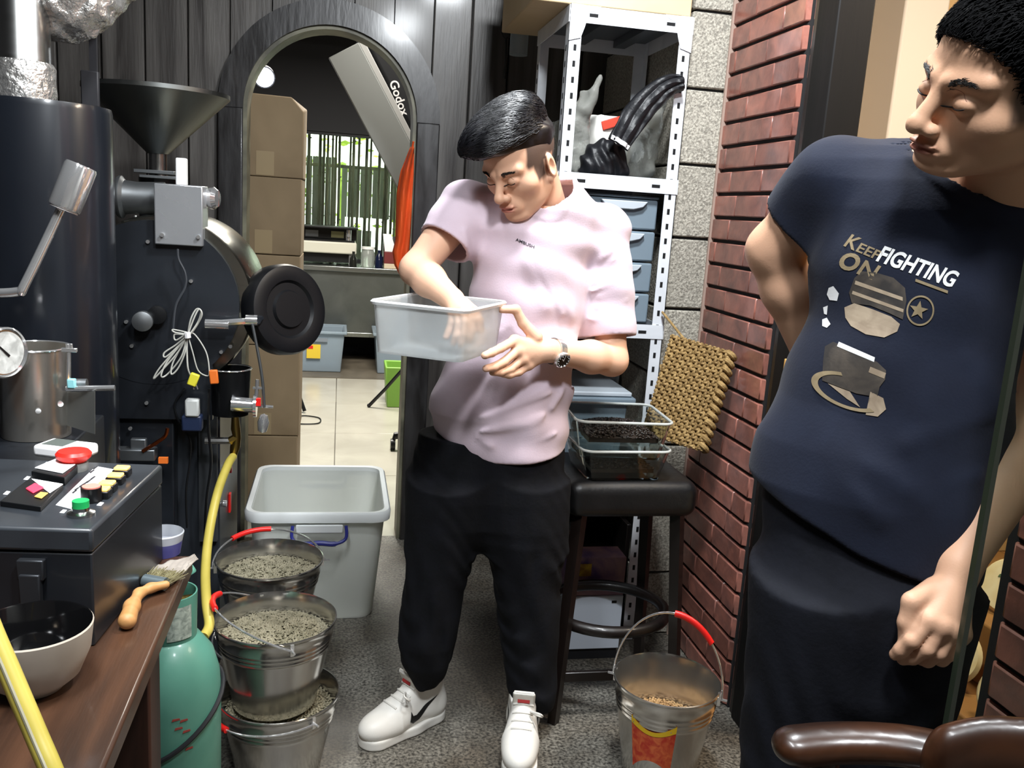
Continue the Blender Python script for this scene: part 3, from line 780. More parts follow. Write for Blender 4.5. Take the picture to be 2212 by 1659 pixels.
# dark fittings on the front plate
for (a, b, r, ln, mm) in ((313, 690, .026, .05, steel_dull), (342, 678, .024, .03, black_plastic)):
    c = atY(a, b, 2.48); MB().lathe([(0, 0), (r * .5, 0), (r * .55, ln * .3), (r, ln * .4), (r, ln * .9), (r * .4, ln), (0, ln)], c, (.05, -1, 0), n=24).build('handle_knob', mm, ro, smooth=True)
for a, b in ((320, 522), (413, 607), (273, 695), (285, 747), (317, 870), (282, 925), (498, 748), (478, 760)):
    c = atY(a, b, 2.479); MB().cyl(c, c + np.array([0, -.006, 0]), .005, n=10).build('bolt', chrome, ro, smooth=True)
# discharge handle, linkage and round black counterweight
h0 = atY(452, 700, 2.44); h1 = atY(556, 692, 2.44)
MB().tube([h0, h1], .009).cyl(h0 - np.array([.01, 0, 0]), h0 + np.array([.05, 0, 0]), .013).cyl(h1 - np.array([.03, 0, 0]), h1, .014).build('discharge_bar', chrome, ro, smooth=True)
MB().tube(spline([atY(545, 700, 2.43), atY(555, 750, 2.43), atY(566, 815, 2.43), atY(571, 880, 2.43)], 5), .004).build('link_rod', steel_dull, ro, smooth=True)
wc = atd(628, 668, 2.47); wn = nrm(-.62 * _F + .78 * _R)
wh = MB().lathe([(0, .0), (.05, .0), (.055, -.008), (.075, -.008), (.082, .0), (.108, .004), (.122, 0), (.128, -.012), (.128, -.05), (.118, -.066), (.05, -.075), (0, -.075)], wc, wn, n=56).build('black_wheel', M('wheel_black', '#0c0d10', .42), ro, smooth=True, angle=40)
MB().cyl(wc - wn * .10, wc - wn * .07, .03).tube([wc - wn * .09, h1], .011).build('wheel_hub', black_metal, ro, smooth=True)
# outlet cup, chrome cylinder, gas fittings
oc_ = atY(510, 800, 2.46)
MB().lathe([(.05, -.13), (.055, 0), (.057, .002), (.055, .003), (.05, -.12)], atY(498, 795, 2.50), n=32).build('sample_cup', M('cup_dark', '#2b2c2e', .3, .8), ro, smooth=True)
MB().tube([atY(498, 795, 2.5) + .056 * np.array([math.cos(t), math.sin(t), 0]) for t in np.linspace(0, 2 * math.pi, 33)[:-1]], .002, n=6, closed=True).build('cup_rim', chrome, ro, smooth=True)
c0 = atY(500, 872, 2.44); c1 = atY(548, 876, 2.44)
MB().cyl(c0, c1, .02).cyl(c1, c1 + np.array([.008, 0, 0]), .032).build('burner_valve', chrome, ro, smooth=True)
MB().tube([c1, atY(590, 879, 2.44)], .004).build('valve_lever', chrome, ro)
MB().obox(atY(557, 868, 2.43), (.008, .008, .010)).build('red_cap', red_plastic, ro)
MB().tube([atY(556, 820, 2.43), atY(553, 865, 2.43)], .005).obox(atY(556, 838, 2.43), (.012, .004, .003)).build('wing_nut', chrome, ro)
MB().lathe([(0, 0), (.012, .005), (.016, .03), (.01, .05), (0, .055)], atY(566, 935, 2.43), (.1, 0, 1), n=16).build('drip_cap', chrome, ro, smooth=True)
gpx = [atY(a, b, 2.46) for a, b in ((508, 900), (509, 925), (512, 945), (508, 965), (504, 985))]
MB().tube(gpx, [.010, .013, .011, .014, .010], n=10).build('gas_pipe', brass, ro, smooth=True)
MB().tube([atY(443, 952, 2.46), atY(498, 952, 2.46)], .010).build('steel_pipe', steel, ro, smooth=True)
MB().tube([atY(497, 953, 2.46), gpx[2]], .012).build('pipe_elbow', brass, ro, smooth=True)
MB().obox(atY(416, 880, 2.44), (.018, .015, .024)).build('white_plug', M('grey_white', '#b9bbb8', .5), ro, bevel=.005)
MB().obox(atY(416, 912, 2.45), (.026, .02, .022)).build('gas_valve', M('deep_blue', '#1d2740', .4), ro, bevel=.005)
MB().tube(spline([atY(308, 975, 2.42), atY(340, 955, 2.42), atY(357, 942, 2.42), atY(362, 925, 2.42)], 5), .005).build('copper_pipe', M('copper', '#a5542c', .3, 1.0), ro, smooth=True)
MB().obox(atY(353, 994, 2.44), (.012, .006, .008)).build('orange_terminal', M('orange_plastic', '#e07028', .5), ro)
MB().obox(atY(295, 980, 2.44), (.05, .02, .016)).obox(atY(300, 970, 2.44), (.02, .01, .03)).build('burner_fitting', steel_dull, ro, bevel=.003)
# side panel right: switch, red tag
for (a, b, h, m_) in ((496, 1085, .030, red_plastic),):
    c = atX(a, b, -.322); MB().box((-.324, c[1] - .012, c[2] - h), (-.318, c[1] + .012, c[2] + h)).build('red_tag', m_, ro)
c = atX(497, 1013, -.322); MB().box((-.324, c[1] - .01, c[2] - .01), (-.316, c[1] + .01, c[2] + .01)).build('red_knob', red_plastic, ro)
c = atX(482, 1088, -.322); MB().cyl(c, c + np.array([.01, 0, 0]), .01).build('switch', chrome, ro, smooth=True)
MB().box((-.38, 2.54, .40), (-.33, 2.556, .78)).build('grey_channel', M('channel', '#4b4e52', .4, .6), ro)

# coiled sensor cable with plugs
wire = M('grey_wire', '#b9b8b0', .45)
cbl = thing('sensor_cable', 'coiled pale grey sensor cable hanging on the roaster front', 'cable', tuple(atY(405, 720, 2.40)))
def pxs(L, Y): return [atY(a, b, Y + random.uniform(-.006, .006)) for a, b in L]
loops = [[(404, 725), (385, 760), (350, 800), (332, 818), (345, 795), (380, 755), (404, 728)], [(404, 725), (392, 770), (362, 808), (348, 812), (362, 780), (404, 728)],
         [(404, 725), (380, 745), (355, 762), (360, 770), (404, 730)], [(404, 725), (400, 760), (385, 795), (370, 808), (375, 780), (404, 730)],
         [(406, 722), (412, 690), (424, 668), (434, 672), (428, 695), (408, 725)], [(406, 722), (420, 685), (430, 668), (436, 680), (424, 705), (408, 726)],
         [(404, 722), (378, 718), (374, 712), (404, 718)], [(404, 720), (380, 735), (378, 722), (404, 724)]]
for i, lp in enumerate(loops): MB().tube(spline(pxs(lp, 2.415), 6), .0022, n=6).build('wire_loop', wire, cbl, smooth=True)
MB().tube(spline(pxs([(404, 725), (404, 760), (406, 795), (412, 812)], 2.41), 6), .0022, n=6).tube(spline(pxs([(406, 725), (416, 760), (428, 800), (448, 812), (452, 800), (445, 760), (420, 722), (404, 722)], 2.415), 6), .0018, n=6).build('wire_tail', wire, cbl, smooth=True)
MB().tube(spline(pxs([(384, 538), (386, 560), (400, 590), (400, 620), (380, 660), (374, 712)], 2.435), 6), .003, n=6).build('wire_lead', M('dark_wire', '#3c3f44', .5), cbl, smooth=True)
MB().tube([atY(404, 718, 2.405), atY(406, 730, 2.405)], .008, n=8).build('tie', white_plastic, cbl)
yp = MB().obox(atY(418, 820, 2.41), (.012, .007, .017), roty(.35)).build('yellow_plug', M('yellow_plastic', '#d9cf3c', .45), cbl, bevel=.003)
for s in (-1, 1): MB().tube([atY(420 + s * 4, 832, 2.41), atY(423 + s * 4, 841, 2.41)], .0018, n=6).build('pin', chrome, yp)
MB().obox(atY(462, 814, 2.415), (.011, .006, .019), roty(-.1)).build('orange_plug', M('orange_plastic', '#e07028', .5), cbl, bevel=.003)
MB().tube(spline(pxs([(400, 838), (378, 870), (382, 900), (400, 930), (412, 955), (410, 1000), (402, 1060), (404, 1140)], 2.475), 6), .003, n=6).tube(spline(pxs([(452, 840), (450, 920), (456, 1000), (446, 1080), (442, 1180), (440, 1290)], 2.45), 6), .004, n=6).build('lead', black_plastic, ro, smooth=True)

# ------------------------------------------------------------------ chaff cyclone with duct
cy = thing('chaff_collector', 'tall black cylindrical chaff collector with steel duct at the left edge', 'collector', (-.66, 2.18, 0))
CC = np.array([-.662, 2.19, 0]); CR = .150; ct_ = atd(110, 232, 2.02)[2]
MB().lathe([(0, .30), (.05, .30), (CR, .62), (CR, ct_ - .012), (CR - .003, ct_), (0, ct_)], CC, n=64).build('body', M('cyclone_black', '#14171d', .3, 0, col2='#191d24', vscale=2, coat=.5, rvar=.06), cy, smooth=True, angle=35)
for t in (.6, 2.7, 4.8): MB().cyl(CC + np.array([.12 * math.cos(t), .12 * math.sin(t), 0]), CC + np.array([.12 * math.cos(t), .12 * math.sin(t), .66]), .014).build('leg', black_metal, cy, smooth=True)
dcx = atd(80, 150, 2.02); DX = np.array([dcx[0], CC[1] + .0, 0])
MB().lathe([(.062, ct_), (.062, ct_ + .02), (.059, ct_ + .025), (.059, 2.45)], DX, n=40).build('duct', steel, cy, smooth=True)
foil = M('crumpled_foil', '#e6e4e0', .26, .85, bump=.9, bscale=55)
MB().lathe([(.066, ct_ + .0), (.069, ct_ + .02), (.066, ct_ + .05), (.068, ct_ + .075), (.062, ct_ + .085)], DX, n=40).build('foil_collar', foil, cy, smooth=True)
E1 = atd(150, 5, 1.98); 
def f_foil(p):
    d = s_cap(p, E1 + np.array([-.005, .0, .02]), E1 + np.array([.02, .22, .14]), .105, .10)
    d = smin(d, s_cap(p, E1 + np.array([-.07, 0, .01]), E1 + np.array([-.07, 0, .3]), .07, .07), .05)
    q = p * 90
    return d + .0045 * (np.sin(q[:, 0] + 2 * np.sin(q[:, 1] * .7)) * np.sin(q[:, 1] * 1.1 + 1.5 * np.sin(q[:, 2] * .6)) + np.sin(q[:, 2] * 1.3 + 2 * np.sin(q[:, 0] * .8)) * .7)
soft('foil_elbow', f_foil, E1 - .22, E1 + np.array([.25, .45, .5]), .006, foil, cy, it=0)
wp = atY(202, 150, 2.6)
MB().box((wp[0] - .01, 2.6, .83), (wp[0] + .008, 2.615, 2.2)).build('support_bar', M('grey_bar', '#3a3a3e', .5), ro)
c = atY(195, 192, 2.59); MB().obox(c, (.022, .008, .045)).build('bar_clamp', M('grey_bar', '#3a3a3e', .5), ro, bevel=.003)

# ------------------------------------------------------------------ small roaster at the left edge
sr = thing('sample_roaster', 'small steel drum roaster with dial gauge behind the control box', 'roaster', (-.62, 1.86, 0))
BD = np.array([atd(72, 750, 1.72)[0], atd(72, 750, 1.72)[1], 0]); rz = atd(72, 748, 1.72)[2]; bz = atd(80, 955, 1.70)[2]
bst = M('bin_steel', '#c4c0b8', .26, .88, col2='#a5a098', vscale=3, stretch=(2, 2, .1), rvar=.06)
MB().lathe([(0, bz), (.062, bz), (.066, rz), (.064, rz), (.060, bz + .004), (0, bz + .004)], BD, n=48).build('bin', bst, sr, smooth=True, angle=40)
MB().tube([BD + np.array([.066 * math.cos(t), .066 * math.sin(t), rz]) for t in np.linspace(0, 2 * math.pi, 41)[:-1]], .0022, n=6, closed=True).build('bin_rim', chrome, sr, smooth=True)
MB().box((-1.25, 1.66, 0), (-.50, 2.02, bz - .001)).build('base', black_metal, sr, bevel=.004)
for a, b in ((130, 871), (82, 886)):
    c = atd(a, b, 1.66); MB().cyl(c, c + np.array([.003, -.008, 0]), .005, n=12).build('rivet', chrome, sr, smooth=True)
gcen = atd(12, 762, 1.60); gdir = nrm(np.array([.86, -.51, 0]))
ga = MB().lathe([(0, -.05), (.044, -.05), (.046, -.012), (.047, 0), (.044, .004), (.041, -.002), (0, -.002)], gcen, gdir, n=40).build('gauge', chrome, sr, smooth=True, angle=40)
MB().lathe([(0, 0), (.039, 0)], gcen + gdir * .0005, gdir, n=32).build('dial_face', M('dial_white', '#c9cbc8', .4, col2='#9fa19e', vscale=60), ga)
u_, w_, _ = frame(gdir)
MB().prism([(-.002, -.01), (.002, -.01), (.001, .03), (-.001, .03)], gcen + gdir * .001, nrm(u_ + w_), nrm(w_ - u_), gdir * .001).build('needle', black_plastic, ga)
MB().tube([gcen - gdir * .04, gcen - gdir * .04 + np.array([-.2, .1, 0])], .012).build('gauge_stem', chrome, sr)
# bracket rod, tray and plate on the right of the bin
Yb = 1.80
MB().tube([atY(149, 758, Yb), atY(147, 838, Yb)], .0035).build('bracket_rod', chrome, sr)
MB().obox(atY(150, 756, Yb), (.014, .004, .004)).obox(atY(146, 750, Yb), (.003, .003, .007)).obox(atY(153, 750, Yb), (.003, .003, .007)).build('wing_nut', chrome, sr, bevel=.001)
t0 = atY(143, 840, Yb); t1 = atY(248, 838, Yb)
MB().tube([t0, t1], .0055).build('tray_bar', chrome, sr, smooth=True)
MB().obox(atY(155, 828, Yb), (.007, .007, .009)).build('blue_cap', M('aqua_plastic', '#8fd0d6', .35), sr, bevel=.002)
MB().cyl(atY(163, 830, Yb + .02), atY(188, 830, Yb + .02), .011).build('cylinder_stop', steel_dull, sr, smooth=True)
pl = [atY(141, 848, Yb + .03), atY(205, 846, Yb - .01), atY(205, 938, Yb - .01), atY(141, 918, Yb + .03)]
MB().add(pl + [p + np.array([0, .003, 0]) for p in pl], [(0, 1, 2, 3), (7, 6, 5, 4), (0, 4, 5, 1), (1, 5, 6, 2), (2, 6, 7, 3), (3, 7, 4, 0)]).build('side_plate', M('satin_plate', '#9a9b98', .38, .85), sr)
# chrome lever with cylinder counterweight
L0, L1, L2, L3 = atd(-40, 634, 1.60), atd(38, 630, 1.60), atd(55, 612, 1.60), atd(133, 450, 1.62)
MB().tube(spline([L0, L1, L2, L3], 6), .0085, n=12).build('lever', chrome, sr, smooth=True)
w0 = atd(138, 452, 1.62); w1 = atd(175, 360, 1.62); wd = nrm(w1 - w0)
MB().lathe([(0, 0), (.024, 0), (.0275, .002), (.0285, .005), (.0285, .082), (.026, .087), (0, .087)], w0, wd, n=40).build('counterweight', chrome, sr, smooth=True, angle=40)
MB().cyl(w0 - wd * .0015, w0 + wd * .0005, .0245, n=32).build('weight_cap', white_plastic, sr, smooth=True)
MB().tube([L0, L0 + np.array([-.1, .12, -.3]), L0 + np.array([-.1, .2, -.45])], .02).build('lever_arm', black_metal, sr)

# ------------------------------------------------------------------ table and what stands on it
tw = M('stained_table', '#4a3122', .36, col2='#2c1c13', vscale=4, stretch=(6, .6, 1), detail=7, bump=.05, bscale=30, coat=.25, rvar=.1)
tb = thing('work_table', 'brown stained wooden table at the left edge', 'table', (-.75, 1.1, 0))
TZ = .75
MB().box((-1.3, .30, TZ - .034), (-.248, 1.585, TZ)).build('table_top', tw, tb, bevel=.005)
for xx in (-.345, -1.2):
    for yy in (.42, 1.34): MB().box((xx, yy, 0), (xx + .07, yy + .08, TZ - .034)).build('leg', M('leg_wood', '#3a2219', .45, col2='#25150f', vscale=6, stretch=(4, 4, .3)), tb, bevel=.004)
MB().box((-.31, .50, TZ - .12), (-.285, 1.36, TZ - .034)).build('apron', dark_wood, tb)
# control box
cbx = thing('control_box', 'black metal control box with switches on the wooden table', 'control box', (-.48, 1.40, TZ))
Rb = rotz(-.11); bo = np.array([-.33, 1.25, TZ])
bw, bd, bh = .36, .315, .178
def bp_(x, y, z): return bo + Rb @ np.array([-x, y, z])      # x leftwards, y back, z up
cbm = M('box_black', '#15171b', .4, col2='#1d2025', vscale=3, coat=.2, rvar=.08)
def bbox(x0, x1, y0, y1, z0, z1, nm, mt, par, bev=.002):
    P = [bp_(x, y, z) for x in (x0, x1) for y in (y0, y1) for z in (z0, z1)]
    return MB().add(P, [(0, 1, 3, 2), (4, 6, 7, 5), (0, 4, 5, 1), (2, 3, 7, 6), (0, 2, 6, 4), (1, 5, 7, 3)]).build(nm, mt, par, bevel=bev)
bbox(0, bw, 0, bd, .0005, bh - .037, 'body', cbm, cbx, .003)
lid = bbox(-.002, bw + .002, -.003, bd, bh - .035, bh, 'lid', M('panel_black', '#24272b', .36, col2='#31353a', vscale=6, rvar=.1, coat=.15), cbx, .005)
bbox(.062, .098, -.012, 0, bh - .075, bh - .045, 'latch', M('latch_grey', '#3a3c40', .35, .6), cbx)
bbox(.066, .094, -.016, -.004, bh - .112, bh - .065, 'latch_hook', M('latch_grey', '#3a3c40', .35, .6), cbx)
paper = M('white_label', '#e9e9ea', .5)
ink = M('ink', '#2a2a2e', .7)
def onlid(x, y):                     # pixel -> lid coordinates
    p = atz(x, y, TZ + bh) - bo; q = Rb.T @ p; return -q[0], q[1]
def lidbox(pts, z0, z1, nm, mt, par=cbx, bev=.001):
    Q = [onlid(*p) for p in pts]; P = [bp_(a, b, bh + z0) for a, b in Q] + [bp_(a, b, bh + z1) for a, b in Q]; n = len(Q)
    return MB().add(P, [tuple(range(n))[::-1], tuple(range(n, 2 * n))] + [(k, (k + 1) % n, n + (k + 1) % n, n + k) for k in range(n)]).build(nm, mt, par, bevel=bev)
ws_ = lidbox([(120, 1092), (207, 1008), (252, 1016), (160, 1102)], 0, .0012, 'label_strip', paper)
for (a, b) in ((200, 1014), (193, 1022), (195, 1036), (186, 1043), (178, 1048), (170, 1053), (160, 1060), (155, 1066)):
    lidbox([(a, b), (a + 9, b - 6), (a + 12, b - 5), (a + 3, b + 2)], .0012, .0016, 'handwriting', ink, ws_, 0)
lidbox([(68, 1036), (120, 1010), (168, 1022), (140, 1050)], 0, .014, 'meter_housing', black_plastic)
lidbox([(75, 1030), (120, 1010), (164, 1022), (136, 1042)], .0141, .016, 'meter_face', paper)
lidbox([(0, 1094), (60, 1046), (137, 1058), (88, 1106)], 0, .008, 'controller', black_plastic)
lidbox([(68, 1046), (137, 1058), (108, 1078)], .0082, .010, 'white_display', paper)
lidbox([(56, 1068), (76, 1056), (96, 1066), (72, 1078)], .0082, .0105, 'red_display', M('display_red', '#e2405a', .4, emit='#e2304a', estr=.6))
lidbox([(74, 1086), (88, 1076), (105, 1078), (90, 1090)], .0082, .0105, 'key_row', M('key_yellow', '#d9b25a', .5))
for a, b in ((100, 1003), (76, 1021), (58, 1034), (14, 1066), (136, 1106), (216, 1090)):
    lidbox([(a - 8, b + 3), (a, b - 4), (a + 9, b - 3), (a + 2, b + 4)], 0, .0015, 'name_tag', paper)
for k, (a, b) in enumerate(((264, 1028), (250, 1044), (232, 1061), (220, 1074))):
    x, y = onlid(a, b)
    sw = bbox(x - .013, x + .013, y - .011, y + .011, bh, bh + .012, 'rocker_switch', black_plastic, cbx)
    bbox(x - .011, x + .011, y - .009, y + .009, bh + .012, bh + .0165, 'lit_key', M('switch_amber', '#f0b050', .4, emit='#ffb85a', estr=3.0), sw)
x, y = onlid(198, 1082)
kb = MB().cyl(bp_(x, y, bh), bp_(x, y, bh + .022), .015).build('dial_knob', black_plastic, cbx, smooth=True)
MB().cyl(bp_(x, y, bh + .0221), bp_(x, y, bh + .024), .013).build('knob_top', M('knob_red', '#e88a7c', .5), kb, smooth=True)
x, y = onlid(175, 1112)
MB().lathe([(0, 0), (.019, 0), (.019, .004), (.012, .007), (.012, .012), (0, .012)], bp_(x, y, bh), n=24).build('button_bezel', steel, cbx, smooth=True)
MB().cyl(bp_(x, y, bh + .012), bp_(x, y, bh + .022), .0115).build('green_button', M('green_plastic', '#1fa658', .35), cbx, smooth=True)
x, y = onlid(160, 1014)
MB().cyl(bp_(x, y, bh), bp_(x, y, bh + .014), .022).build('stop_collar', M('clear_plastic_grey', '#8f9290', .2, trans=.4), cbx, smooth=True)
MB().lathe([(0, .014), (.018, .014), (.027, .022), (.028, .028), (.024, .033), (0, .035)], bp_(x, y, bh), n=32).build('stop_button', M('stop_red', '#dd2c22', .35), cbx, smooth=True)
# white meter standing on the box
wm = thing('digital_meter', 'white handheld digital meter lying on the control box', 'meter', tuple(atz(143, 990, TZ + bh)))
Wc = atz(142, 985, TZ + bh); Rm = rotz(-.35)
def wmb(x0, x1, y0, y1, z0, z1): 
    return [Wc + Rm @ np.array([x, y, z]) for x in (x0, x1) for y in (y0, y1) for z in (z0, z1)]
BF = [(0, 1, 3, 2), (4, 6, 7, 5), (0, 4, 5, 1), (2, 3, 7, 6), (0, 2, 6, 4), (1, 5, 7, 3)]
MB().add(wmb(-.045, .045, -.026, .03, .001, .022), BF).build('case', white_plastic, wm, bevel=.006, seg=3)
MB().add(wmb(-.034, .006, -.016, .022, .0221, .0228), BF).build('screen', M('lcd', '#5a625e', .3), wm)
# bowl
cer = M('stoneware', '#b5ac9f', .4, col2='#a0978b', vscale=6); glz = M('black_glaze', '#0c0c0d', .08, coat=.6)
bw_ = atd(72, 1385, 1.14); bwl = thing('bowl', 'stoneware bowl with glossy black inside on the table edge', 'bowl', (bw_[0], bw_[1], TZ))
BC = (bw_[0], bw_[1], TZ + .0005)
MB().lathe([(0, 0), (.034, 0), (.037, .004), (.055, .02), (.068, .052), (.072, .086), (.0705, .088)], BC, n=48).build('outer', cer, bwl, smooth=True)
MB().lathe([(.0705, .088), (.069, .086), (.065, .052), (.052, .024), (.03, .012), (0, .010)], BC, n=48).build('glaze', glz, bwl, smooth=True)
# brush, cloth, plastic pot
br = thing('hand_brush', 'wooden handled bristle brush on the table edge', 'brush', tuple(atz(310, 1300, TZ)))
pw = M('pine', '#b98a58', .5, col2='#a97845', vscale=10, stretch=(1, 4, 1))
def f_brush(p):
    P = [atz(a, b, TZ + .014) for a, b in ((275, 1340), (285, 1310), (300, 1282), (325, 1270), (358, 1263))]
    return smin(smin(s_cap(p, P[0], P[1], .0135, .011), s_cap(p, P[1], P[2], .011, .0075), .01), smin(s_cap(p, P[2], P[3], .0075, .0075), s_cap(p, P[3], P[4], .0075, .007), .008), .01)
_c = atz(310, 1300, TZ)
soft('handle', f_brush, _c + np.array([-.12, -.14, -.01]), _c + np.array([.12, .16, .06]), .003, pw, br)
F0 = [atz(a, b, TZ + .012) for a, b in ((312, 1254), (358, 1262))]
MB().tube([F0[0], F0[1]], .011, n=10).build('ferrule', M('ferrule_blue', '#6e7b80', .35, .6), br, smooth=True)
mb = MB()
for k in range(260):
    s = F0[0] + (F0[1] - F0[0]) * RNG.uniform(); e = s + np.array([.012, .05, 0]) * RNG.uniform(.7, 1.1) + RNG.normal(size=3) * np.array([.008, .006, .003])
    e[2] = max(TZ + .004, e[2] - .004); mb.tube([s + RNG.normal(size=3) * .003, e], .0008, n=3, cap=False)
tag(mb.build('bristles', M('bristle', '#8a8464', .7), br), kind='stuff')
cl = [atz(a, b, TZ) for a, b in ((322, 1228), (420, 1203), (428, 1210), (368, 1268))]
def clf(u, v):
    p = (cl[0] * (1 - u) + cl[1] * u) * (1 - v) + (cl[3] * (1 - u) + cl[2] * u) * v; p = p.copy(); p[2] = TZ + .003 + .0025 * math.sin(u * 17 + v * 9) * math.sin(v * 13 + u * 4); return p
tag(MB().grid(clf, 20, 14).build('rag', M('grey_rag', '#9b938a', .85, col2='#7c746c', vscale=25), smooth=True, solid=.002), 'crumpled grey rag under the brush on the table corner', 'rag')
pt = atz(352, 1195, TZ)
pc_ = thing('plastic_tub', 'small clear plastic pot with violet base behind the control box', 'pot', (pt[0], pt[1], TZ))
MB().lathe([(0, 0), (.03, 0), (.034, .025)], (pt[0], pt[1], TZ + .0005), n=28).build('base', M('violet', '#4a4a86', .3), pc_, smooth=True)
MB().lathe([(.034, .025), (.037, .04), (.035, .042), (.03, .02), (0, .018)], (pt[0], pt[1], TZ + .0005), n=28).build('cup', M('foggy_plastic', '#cfd3da', .25, trans=.5), pc_, smooth=True)
# yellow hose across the lower left corner
yh = M('yellow_hose', '#bfae52', .38, col2='#a99a44', vscale=6)
hz = thing('yellow_hose', 'yellow rubber hose with a grey stripe drooping over the table edge', 'hose', tuple(atd(60, 1500, .72)))
hp = spline([atd(-90, 1150, .74), atd(-30, 1330, .72), atd(20, 1450, .71), atd(75, 1580, .70), atd(125, 1700, .69), atd(170, 1840, .70)], 8)
MB().tube(hp, .0085, n=14).build('tube', yh, hz, smooth=True)
off_ = -_F * .0082 + _R * .002
MB().tube([p + off_ for p in hp], .0016, n=6).build('stripe', M('hose_stripe', '#8f8a74', .5), hz, smooth=True)
hz2 = thing('gas_hose', 'yellow gas hose running from the roaster pipe down to the green cylinder', 'hose', tuple(atd(450, 1200, 2.2)))
hp2 = spline([gpx[4] + np.array([0, -.01, .0]), atd(492, 1005, 2.38), atd(470, 1065, 2.30), atd(452, 1150, 2.22), atd(444, 1230, 2.14), atd(446, 1300, 2.06), atd(452, 1350, 2.02), atd(440, 1375, 1.99)], 8)
MB().tube(hp2, .0115, n=14).build('tube', yh, hz2, smooth=True)
# green gas cylinder
gc = thing('gas_cylinder', 'green gas cylinder standing below the table edge', 'gas cylinder', (-.325, 1.76, 0))
G = np.array([atd(368, 1450, 1.82)[0], atd(368, 1450, 1.82)[1], 0]); GR = .100
gm = M('green_paint', '#4d8272', .42, col2='#588f7e', vscale=5, bump=.03, bscale=50, coat=.1)
MB().lathe([(0, .0), (GR - .012, 0), (GR, .015), (GR, .38), (GR * .97, .42), (GR * .85, .465), (GR * .6, .50), (.035, .515), (0, .517)], G, n=48).build('bottle', gm, gc, smooth=True)
MB().lathe([(.052, .49), (.054, .60), (.051, .60), (.049, .49)], G, n=32, closed=True).build('collar', gm, gc, smooth=True, angle=40)
MB().cyl(G + np.array([0, 0, .5]), G + np.array([0, 0, .60]), .018).cyl(G + np.array([-.0, 0, .575]), G + np.array([.05, -.01, .585]), .012).build('valve', brass, gc, smooth=True)
hk = [G + np.array(v) for v in ((.0, 0, .60), (.0, 0, .64), (.03, -.005, .655), (.045, -.01, .64))]
MB().tube(spline(hk, 5), [.012] * 15 + [.010], n=10).build('hand_wheel', gm, gc, smooth=True)
q = atd(398, 1300, 1.76)
Rl = [G + np.array([.0548 * math.cos(t), .0548 * math.sin(t), 0]) for t in np.linspace(-1.5, -.55, 8)]
MB().add([p + np.array([0, 0, .515]) for p in Rl] + [p + np.array([0, 0, .585]) for p in Rl], [(k, k + 1, 9 + k, 8 + k) for k in range(7)]).build('paper_label', M('old_label', '#a9b3a8', .7, col2='#77827a', vscale=90), gc)
cord = [G + np.array([(GR + .004) * math.cos(t), (GR + .004) * math.sin(t), .33 + .07 * math.sin(t + .9)]) for t in np.linspace(0, 2 * math.pi, 41)[:-1]]
MB().tube(cord, .005, n=8, closed=True).build('cord', black_matte, gc, smooth=True)
for a, z in ((-1.3, .37), (-1.15, .365), (-1.1, .34), (-1.25, .35), (-1.05, .30)):
    p = G + np.array([(GR + .0006) * math.cos(a), (GR + .0006) * math.sin(a), z]); u, w, n_ = frame(np.array([math.cos(a), math.sin(a), 0]))
    MB().prism([(-.008, -.002), (.008, -.001), (.007, .003), (-.006, .003)], p, u, w, n_ * .0006).build('red_mark', M('red_paint_mark', '#8c3b33', .6), gc)
# ------------------------------------------------------------------ steel buckets
bk_steel = M('bucket_steel', '#d2d0cb', .17, .96, col2='#bcbab6', vscale=4, stretch=(2, 2, .2), rvar=.05)
BR, BB, BHH = .141, .098, .215
def bprof():
    pr = [(0, .004), (BB - .004, .004), (BB, 0), (BB + .003, .004)]
    for z in np.linspace(.02, .145, 5): pr.append((BB + (BR - BB) * z / BHH, z))
    for k in range(3):
        z = .150 + k * .011
        for dz, e in ((0, 0), (.003, .0022), (.006, .0022), (.009, 0)): pr.append((BB + (BR - BB) * (z + dz) / BHH + e, z + dz))
    pr += [(BB + (BR - BB) * .198 / BHH, .198), (BR, BHH - .004), (BR + .003, BHH - .002), (BR + .003, BHH + .002), (BR, BHH + .003), (BR - .002, BHH - .002)]
    for z in np.linspace(.195, .012, 6): pr.append((BB + (BR - BB) * z / BHH - .0015, z))
    pr.append((0, .010)); return pr
_body = None
